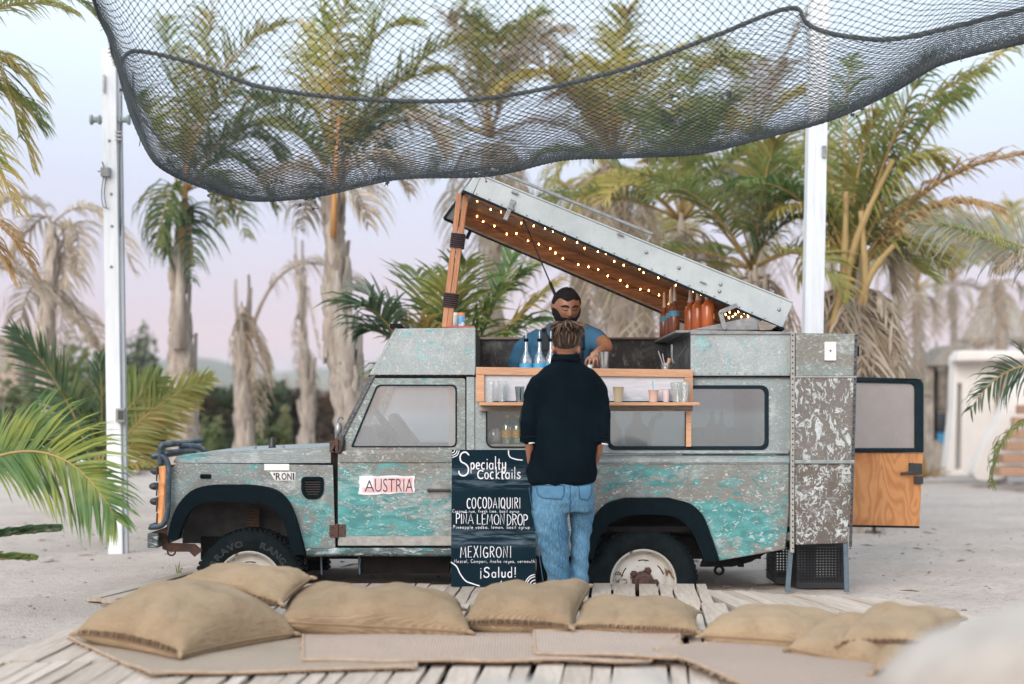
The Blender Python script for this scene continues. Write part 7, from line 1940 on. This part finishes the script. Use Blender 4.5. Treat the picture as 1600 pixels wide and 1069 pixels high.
# O  young palm in the left foreground
def young(label, base, Y, specs, seed):
    p = G(base[0], base[1], -.07); r_ = empty('young_palm', (P(base[0],0,Y).x, Y, -.08), label, 'palm', 'young palms at the left')
    for i, (a, b_, c_, kw) in enumerate(specs):
        d = dict(Lmax=.5, n=60, droop=.3, mat='fresh', w=.022, seed=seed+i, segs=4, ragged=.04); d.update(kw); dy = d.pop('dy', (0,0,0)); pf(r_, Y, a, b_, c_, dy, **d)
    return r_
young('young green palm leaning in from the left foreground, long leaf hanging to the sand', (-120,900), 9.2, [
 ((-70,745),(95,640),(182,812),dict(Lmax=.52,n=74,droop=.38,mat='fresh',fwd=.72,r0=.012,side=(.35,.1,1),fold=.0,dy=(0,-.1,-.4))),
 ((-70,760),(30,655),(120,700),dict(Lmax=.34,n=46,droop=.25,mat='fresh',fwd=.9,r0=.010,side=(.1,-.3,1),dy=(0,.3,.3))),
 ((-90,760),(-20,690),(15,690),dict(Lmax=.32,n=40,droop=.5,mat='green',fwd=.8,dy=(0,.4,.5))),
 ((-90,850),(0,835),(92,826),dict(Lmax=.12,n=40,droop=.1,mat='deep',fwd=1.1,w=.05,dy=(0,.2,.2))),
 ((-90,880),(0,870),(55,872),dict(Lmax=.10,n=30,droop=.1,mat='green',fwd=1.1,w=.04,dy=(0,.1,.1))),
], 600)
young('blue-green young palm with upright leaves behind the left pole', (150,760), 14.8, [
 ((150,760),(125,620),(22,515),dict(Lmax=.48,n=60,droop=.12,mat='deep',w=.03,fold=.3,side=(.75,0,.65),fwd=.8)),
 ((150,760),(165,650),(155,560),dict(Lmax=.36,n=50,droop=.15,mat='deep',w=.03,fold=.2,fwd=.9)),
 ((150,760),(170,650),(250,590),dict(Lmax=.44,n=56,droop=.2,mat='green',w=.032,side=(-.5,0,.85),fold=.1)),
 ((150,760),(200,640),(330,590),dict(Lmax=.38,n=56,droop=.2,mat='olive',w=.03,side=(-.2,.1,1),fold=.0)),
 ((150,760),(210,680),(305,612),dict(Lmax=.42,n=50,droop=.25,mat='yellow',w=.028,side=(-.2,.1,1))),
 ((150,760),(160,680),(100,620),dict(Lmax=.38,n=44,droop=.3,mat='green',w=.03)),
 ((150,760),(200,720),(250,740),dict(Lmax=.4,n=40,droop=.6,mat='olive',w=.028)),
 ((150,760),(180,660),(200,580),dict(Lmax=.38,n=50,droop=.2,mat='green',w=.03,dy=(0,.3,.5))),
], 640)

# hedges and scrub
def leafcloud(b, c, r, n, sz, rnd, flatten=1.0):
    vs = []; fs = []
    for i in range(n):
        u = Vector((rnd.gauss(0,1), rnd.gauss(0,1), rnd.gauss(0,1))).normalized(); k = rnd.uniform(.55, 1.05)
        k *= 1+.35*noise.noise(u*2.3+Vector(c)*.7)
        p = Vector(c)+Vector((u.x*r[0], u.y*r[1], u.z*r[2]))*k; a = Vector((rnd.uniform(-1,1), rnd.uniform(-1,1), rnd.uniform(-1,1))).normalized(); d = a.orthogonal().normalized(); e = a.cross(d); s_ = sz*rnd.uniform(.5,1.3)
        k0 = len(vs); vs += [p+d*s_, p+e*s_*.5, p-d*s_, p-e*s_*.5]; fs.append((k0,k0+1,k0+2,k0+3))
    b.add(vs, fs)
shm = {'dark': leafmat('hedge_leaf', ((.035,.055,.025),(.055,.075,.03),(.09,.06,.04)), .2, .6, 1.2), 'brown': leafmat('dry_vine_leaf', ((.10,.06,.045),(.15,.09,.06),(.06,.06,.035)), .2, .7, 1.2),
 'bush': leafmat('bush_leaf', ((.09,.12,.045),(.14,.16,.06),(.20,.17,.08)), .3, .6, 1.0), 'dry': leafmat('dry_scrub', ((.28,.22,.16),(.36,.29,.21),(.20,.17,.10)), .2, .8, 1.0), 'grey': leafmat('grey_green_leaf', ((.11,.14,.08),(.15,.17,.11),(.09,.12,.06)), .25, .6, 1)}
twig = simple('thin_twigs', (.22,.17,.13), (.14,.10,.08), 9, .9)
def shrub(label, x, Y, ytop, w_px, mat, seed, n=1500, sz=.09, dens=7, name='shrub', ybase=None, cat='shrub', group=None):
    rnd = random.Random(seed); k = Y/F_PX; zt_ = CAMZ-(ytop-HY)*k; c0 = P(x,0,Y).x; W = w_px*k/2
    root = empty(name, (c0, Y, -.08), label, cat, group); b = MB(); tw = MB()
    for i in range(dens):
        cx = c0+rnd.uniform(-.75,.75)*W; h = zt_*rnd.uniform(.62,1) if i else zt_; rr = W*rnd.uniform(.3,.5)
        leafcloud(b, (cx, Y+rnd.uniform(-.5,.5), h*.55), (rr, rr*.8, h*.5), n//dens, sz, rnd)
        tw.tube([(c0, Y, -.05), (lerp(c0,cx,.7), Y, h*.4), (cx, Y, h*.9)], [.04,.025,.008], 5)
    b.build('foliage', shm[mat], root, kind='stuff'); tw.build('stems', twig, root)
    return root
def hedge(label, x0, x1, Y, ytop, mat, seed, n):
    rnd = random.Random(seed); k = Y/F_PX; h = CAMZ-(ytop-HY)*k; a, c_ = P(x0,0,Y).x, P(x1,0,Y).x
    root = empty('hedge', ((a+c_)/2, Y, -.08), label, 'hedge', None); b = MB(); vs = []; fs = []
    for i in range(n):
        x = rnd.uniform(a, c_); top = h*(1+.12*noise.noise(Vector((x*.6, seed, 0)))+.05*noise.noise(Vector((x*3, seed, 0)))); z = top*(1-rnd.random()**1.6) if rnd.random() < .9 else top*rnd.uniform(.9,1.12)
        y = Y-.4+rnd.uniform(0,.5)+.25*noise.noise(Vector((x*1.3, 2, z*1.3))); d = Vector((rnd.uniform(-1,1), rnd.uniform(-.6,.6), rnd.uniform(-1,1))).normalized(); e = d.orthogonal().normalized(); s_ = rnd.uniform(.05,.13)
        k0 = len(vs); p = Vector((x,y,z)); vs += [p+d*s_, p+e*s_*.6, p-d*s_, p-e*s_*.6]; fs.append((k0,k0+1,k0+2,k0+3))
    b.add(vs, fs); b.build('foliage', shm[mat], root, kind='stuff')
    MB().box(a, c_, Y+.05, Y+.5, -.1, h*.88).build('branch_core', simple('dark_branches_%d' % seed, (.022,.022,.014), (.04,.03,.02), 3, .95), root, bevel=.05)
hedge('dark brown hedge at the left edge behind the young palms', -60, 118, 36, 612, 'brown', 1, 4500)
hedge('dark green hedge between the white pole and the shaggy palm', 118, 300, 35, 618, 'dark', 2, 5000)
hedge('green hedge stretch behind the truck bonnet', 300, 450, 36, 615, 'dark', 3, 4500)
hedge('reddish-brown hedge stretch right of the green one, ending behind the cab', 450, 620, 37, 622, 'brown', 4, 4500)
hedge('low hedge behind the truck, seen past the rear door', 620, 1500, 42, 628, 'dark', 6, 9000)
shrub('yellowish bush rising above the hedge left of the white pole', 120, 31, 520, 170, 'bush', 11, 2600)
shrub('grey-green tree above the hedge right of the white pole', 222, 33, 512, 120, 'grey', 12, 2400)
shrub('yellowish bush at the left edge below the small house', 25, 30, 575, 130, 'bush', 13, 1800)
shrub('bright green cactus-like shrub against the dark hedge', 325, 28, 655, 40, 'bush', 14, 900)
shrub('small green bush beside the dead stump', 425, 29, 640, 55, 'bush', 15, 900)
shrub('dry scrub behind the hedge between the two dead palms', 440, 40, 590, 170, 'dry', 16, 2200)
shrub('dry scrub showing behind the leaning palm', 600, 38, 570, 150, 'dry', 17, 2200)
shrub('dry thicket behind the big skirted palm', 1390, 38, 520, 170, 'dry', 18, 2600)
shrub('pale scrub at the foot of the far palms on the right', 1500, 40, 560, 120, 'dry', 19, 1600)
shrub('dry thicket behind the counter opening', 960, 36, 500, 220, 'dry', 20, 2600)
shrub('grey shrub behind the bottle shelf', 1130, 34, 540, 160, 'grey', 21, 1800)
shrub('olive bush behind the cab window', 700, 33, 560, 150, 'bush', 22, 1800)
# agave by the white house
for (x, Y, y0, s_, lab) in ((1415, 26, 600, 1.0, 'broad-leaved agave right of the open rear door'), (1445, 27, 640, .8, 'orange-tinged aloe at the foot of the white house')):
    root = empty('agave', (P(x,0,Y).x, Y, -.08), lab, 'plant'); rnd = random.Random(x)
    base = Vector((P(x,0,Y).x, Y, CAMZ-(y0-HY)*Y/F_PX-.3)) if s_ == 1 else Vector((P(x,0,Y).x, Y, 0))
    if s_ == 1: MB().tube([(base.x, Y, -.1), tuple(base)], [.12,.09], 8).build('stem', bark, root, smooth=True)
    for i in range(16):
        a = PI2*i/16+rnd.uniform(-.2,.2); e = rnd.uniform(.3,1.3); o_ = Vector((math.cos(a)*math.cos(e), math.sin(a)*math.cos(e), math.sin(e))); tn = Vector((-math.sin(a), math.cos(a), 0)); L = rnd.uniform(.5,.8)*s_
        vs = []; 
        for j in range(6):
            u = j/5; p = base+o_*L*u+Vector((0,0,-.15*u*u)); w_ = .08*s_*(1-u**1.6)*(.6+u); vs += [p-tn*w_+Vector((0,0,.02)), p, p+tn*w_+Vector((0,0,.02))]
        MB().add(vs, [x_ for j in range(5) for x_ in ((3*j,3*j+1,3*j+4,3*j+3),(3*j+1,3*j+2,3*j+5,3*j+4))]).build('leaf', LM['fresh'] if s_ == 1 else LM['orange'], root, smooth=True)
# sprout before the wheel
root = empty('sprout', G(278,905,-.06), 'tiny green sprout in the sand before the front wheel', 'plant'); o_ = wloc(root); b = MB()
for (dx, dz) in ((-.02,.12),(.015,.15),(.03,.09)): b.add([o_, o_+Vector((dx*.5-.006,0,dz*.6)), o_+Vector((dx,0,dz)), o_+Vector((dx*.5+.006,0,dz*.6))], [(0,1,2,3)])
b.build('leaf', LM['green'], root)

# ================================================================== far setting
# white stones at the pole foot
stone_m = simple('whitewashed_stone', (.62,.62,.63), (.42,.42,.43), 5, .8, .4)
for i, (x, y, r, lab) in enumerate(((140,716,.24,'grey-white stone left of the pole, leftmost of the row'),(158,722,.16,'small whitewashed stone close to the left of the pole'),(203,712,.30,'largest white stone just right of the pole'),(225,720,.14,'small stone at the right end of the row by the pole'))):
    Y = 30; p = P(x, y, Y); boulder(Vector((p.x, Y, .04+r*.2)), (r*1.2, r, r*.8), 20+i*3.3, lab, 'stone', stone_m, 'white stones by the pole', .25, 3)
# white adobe house with curved buttress
wall_m = simple('white_plaster', (.74,.70,.66), (.66,.62,.58), 1.5, .85, .1)
thatch = simple('grey_thatch', (.34,.31,.27), (.24,.21,.18), 8, .95, .5, st=(1,1,.3), bd=.06)
YH_ = 27
root = empty('white_house', (P(1560,0,YH_).x, YH_, -.08), 'white plastered house with sloping curved wall at the right', 'house')
def hq(*pts): return [(P(x,0,YH_).x, P(0,y,YH_).z) for x, y in pts]
MB().prism(hq((1478,745),(1490,640),(1492,556),(1500,552),(1620,556),(1700,560),(1700,745)), [hq((1493,735),(1502,735),(1504,600),(1497,598))], YH_, YH_+.4).build('wall', wall_m, root, bevel=.03)
MB().prism(roundpoly(hq((1481,745),(1500,700),(1528,650),(1540,610),(1570,588),(1640,585),(1640,625),(1590,640),(1560,690),(1538,745)), .25, 6), [], YH_-1.3, YH_-.95).build('buttress', wall_m, root, bevel=.05)
MB().prism(hq((1484,566),(1490,549),(1700,549),(1700,562)), [], YH_-.4, YH_+.1).build('parapet', wall_m, root, bevel=.04)
st = empty('wooden_steps', (P(1585,0,YH_-2).x, YH_-2, -.08), 'wooden steps against the white wall at the right edge', 'steps'); wd_ = wood('brown_step_wood', (.42,.25,.16), (.30,.17,.10), 3, (1,6,14))
for i in range(6):
    x0 = 1550+i*8; y0 = 742-i*19; a, c_ = P(x0, y0, YH_-2), P(1660, y0-14, YH_-2); MB().box(a.x, c_.x, YH_-2.4+i*.08, YH_-1.9, a.z, c_.z).build('board', wd_, st, bevel=.01)
def palapa(label, x, Y, ytop, yeave, wpx, grp='thatched roofs beyond the white house'):
    k = Y/F_PX; c0 = P(x,0,Y); root = empty('thatched_shelter', (c0.x, Y, -.08), label, 'shelter', grp); zt_, ze = P(0,ytop,Y).z, P(0,yeave,Y).z; W = wpx*k/2
    b = MB(); b.lathe([(0,0),(W*.15,-.1*(zt_-ze)),(W*.6,-.6*(zt_-ze)),(W,-(zt_-ze)),(W*.95,-(zt_-ze)-.15),(W*.5,-(zt_-ze)*.7)], (c0.x, Y, zt_), 20); b.build('roof', thatch, root)
    for i in range(4):
        a = PI2*i/4+.6; MB().tube([(c0.x+W*.75*math.cos(a), Y+W*.75*math.sin(a), -.1), (c0.x+W*.75*math.cos(a), Y+W*.75*math.sin(a), ze)], .09, 7).build('post', bark, root)
palapa('tall grey thatched roof behind the white house', 1565, 46, 452, 530, 130); palapa('low wide thatched roof just above the white wall', 1500, 38, 535, 572, 110); palapa('hazy thatched roof far behind the rear door', 1395, 52, 545, 590, 100)
# roof of small brown porch
root = empty('porch', (P(1470,0,30).x, 30, -.08), 'dark porch opening left of the white house', 'porch')
MB().prism([(P(x,0,30).x, P(0,y,30).z) for x, y in ((1440,572),(1480,540),(1530,560),(1530,572))], [], 29.5, 31).build('roof', thatch, root)
for x in (1446, 1482): MB().box(P(x,0,30).x-.08, P(x,0,30).x+.08, 29.7, 29.9, -.1, P(0,568,30).z).build('post', bark, root)
MB().box(P(1446,0,30).x, P(1482,0,30).x, 30.8, 30.9, -.1, P(0,568,30).z).build('back_wall', M['dark'], root)
# rounded pot and rubbish bag by the porch
boulder(Vector((P(1460,0,30).x, 30, .15)), (.30,.3,.48), 44, 'rounded tan stone by the porch right of the rear door', 'stone', simple('tan_stone', (.42,.36,.29), (.33,.28,.22), 4, .85, .3), None, .12, 3)
root = empty('water_barrel', (P(1470,0,34).x, 34, -.05), 'black covered blue barrel half hidden behind the tan stone by the porch', 'barrel'); o_ = wloc(root)
MB().lathe([(0,0),(.15,0),(.16,.1),(.16,.72),(.15,.78)], tuple(o_), 16).build('lower_drum', flat('blue_plastic', (.04,.24,.42), .5), root, autos=40)
MB().lathe([(.15,.78),(.22,.82),(.22,1.1),(.14,1.22),(0,1.22)], tuple(o_), 16).build('cover', flat('black_cover', (.01,.012,.014), .5), root, autos=40)
# small house on the left edge
root = empty('small_house', (P(-40,0,34).x, 34, -.08), 'tan house with a big window cut by the left edge above the hedge', 'house')
tan = simple('tan_render', (.42,.33,.27), (.36,.28,.22), 3, .85)
def hh2(*pts): return [(P(x,0,34).x, P(0,y,34).z) for x, y in pts]
MB().prism(hh2((-120,720),(28,720),(28,532),(-120,526)), [hh2((-100,582),(10,582),(10,536),(-100,534))], 34, 34.4).build('wall', tan, root)
MB().prism(hh2((-100,582),(10,582),(10,536),(-100,534)), [], 34.15, 34.2).build('window', M['glass'], root)
MB().prism(hh2((-130,527),(36,533),(36,528),(-130,520)), [], 33.6, 36).build('roof', thatch, root)
MB().box(P(-120,0,34).x, P(28,0,34).x, 36, 36.3, -.1, P(0,526,36).z).build('back_wall', tan, root)
# fence pickets behind the hedge
root = empty('picket_fence', (P(100,0,38).x, 38, -.08), 'row of thin bleached pickets behind the hedge', 'fence')
for i in range(34):
    x = -20+i*16+random.uniform(-3,3); p = P(x, 590+random.uniform(-8,8), 38); MB().tube([(p.x,38,-.1),(p.x+random.uniform(-.05,.05),38,p.z)], .03, 5).build('picket', barkp, root)
# hills
hm_ = simple('scrub_hillside', (.11,.125,.08), (.17,.155,.11), .03, .95, lo=.3, hi=.7)
def ridge(Y, tab, name, depth=260, seed=0):
    xs = np.linspace(tab[0][0], tab[-1][0], 150); vs = []; fs = []; rows = 9
    for j in range(rows):
        t = j/(rows-1); 
        for x in xs:
            y = float(np.interp(x, [a for a, _ in tab], [b_ for _, b_ in tab])); p = P(x, y, Y); h = p.z*math.sin(t*math.pi/2) if j < rows-1 else p.z
            n_ = noise.fractal(Vector((p.x*.012, t*3, seed)), 1.0, 2.0, 5)*p.z*.22*(t+.1)
            vs.append((p.x*(1-.25*(1-t)), Y-depth*(1-t), -.5+max(0, h+n_)*(1 if j else 0)))
    for x in xs: p = P(x, 640, Y); vs.append((p.x, Y+60, -1))
    n = len(xs)
    for j in range(rows):
        for i in range(n-1): fs.append((j*n+i, j*n+i+1, (j+1)*n+i+1, (j+1)*n+i))
    o = MB().add(vs, fs).build(name, hm_, None, smooth=True); return tag(o, kind='structure')
ridge(620, [(-900,600),(-300,560),(-60,585),(60,575),(200,572),(300,570),(345,576),(400,592),(460,606),(520,600),(600,607),(800,600),(1000,596),(1200,603),(1400,590),(1700,570),(2400,590)], 'hills', 220, 1)
ridge(960, [(-1200,590),(-300,566),(200,585),(380,588),(440,576),(500,566),(560,574),(620,582),(760,570),(950,580),(1200,566),(1500,575),(2600,585)], 'distant_mountains', 200, 5)
# the air
hb = MB().box(-1150, 1150, -60, 1150, -2.0, 36)
hz = hb.build('haze', None, None); hz['kind'] = 'stuff'
m = bpy.data.materials.new('haze_air'); m.use_nodes = True; nt = m.node_tree; nt.nodes.remove(nt.nodes['Principled BSDF'])
pv = nt.nodes.new('ShaderNodeVolumePrincipled'); pv.inputs['Density'].default_value = .00045; pv.inputs['Color'].default_value = (.95,.94,.98,1); pv.inputs['Anisotropy'].default_value = 0
nt.links.new(pv.outputs[0], nt.nodes['Material Output'].inputs['Volume']); hz.data.materials.clear(); hz.data.materials.append(m)
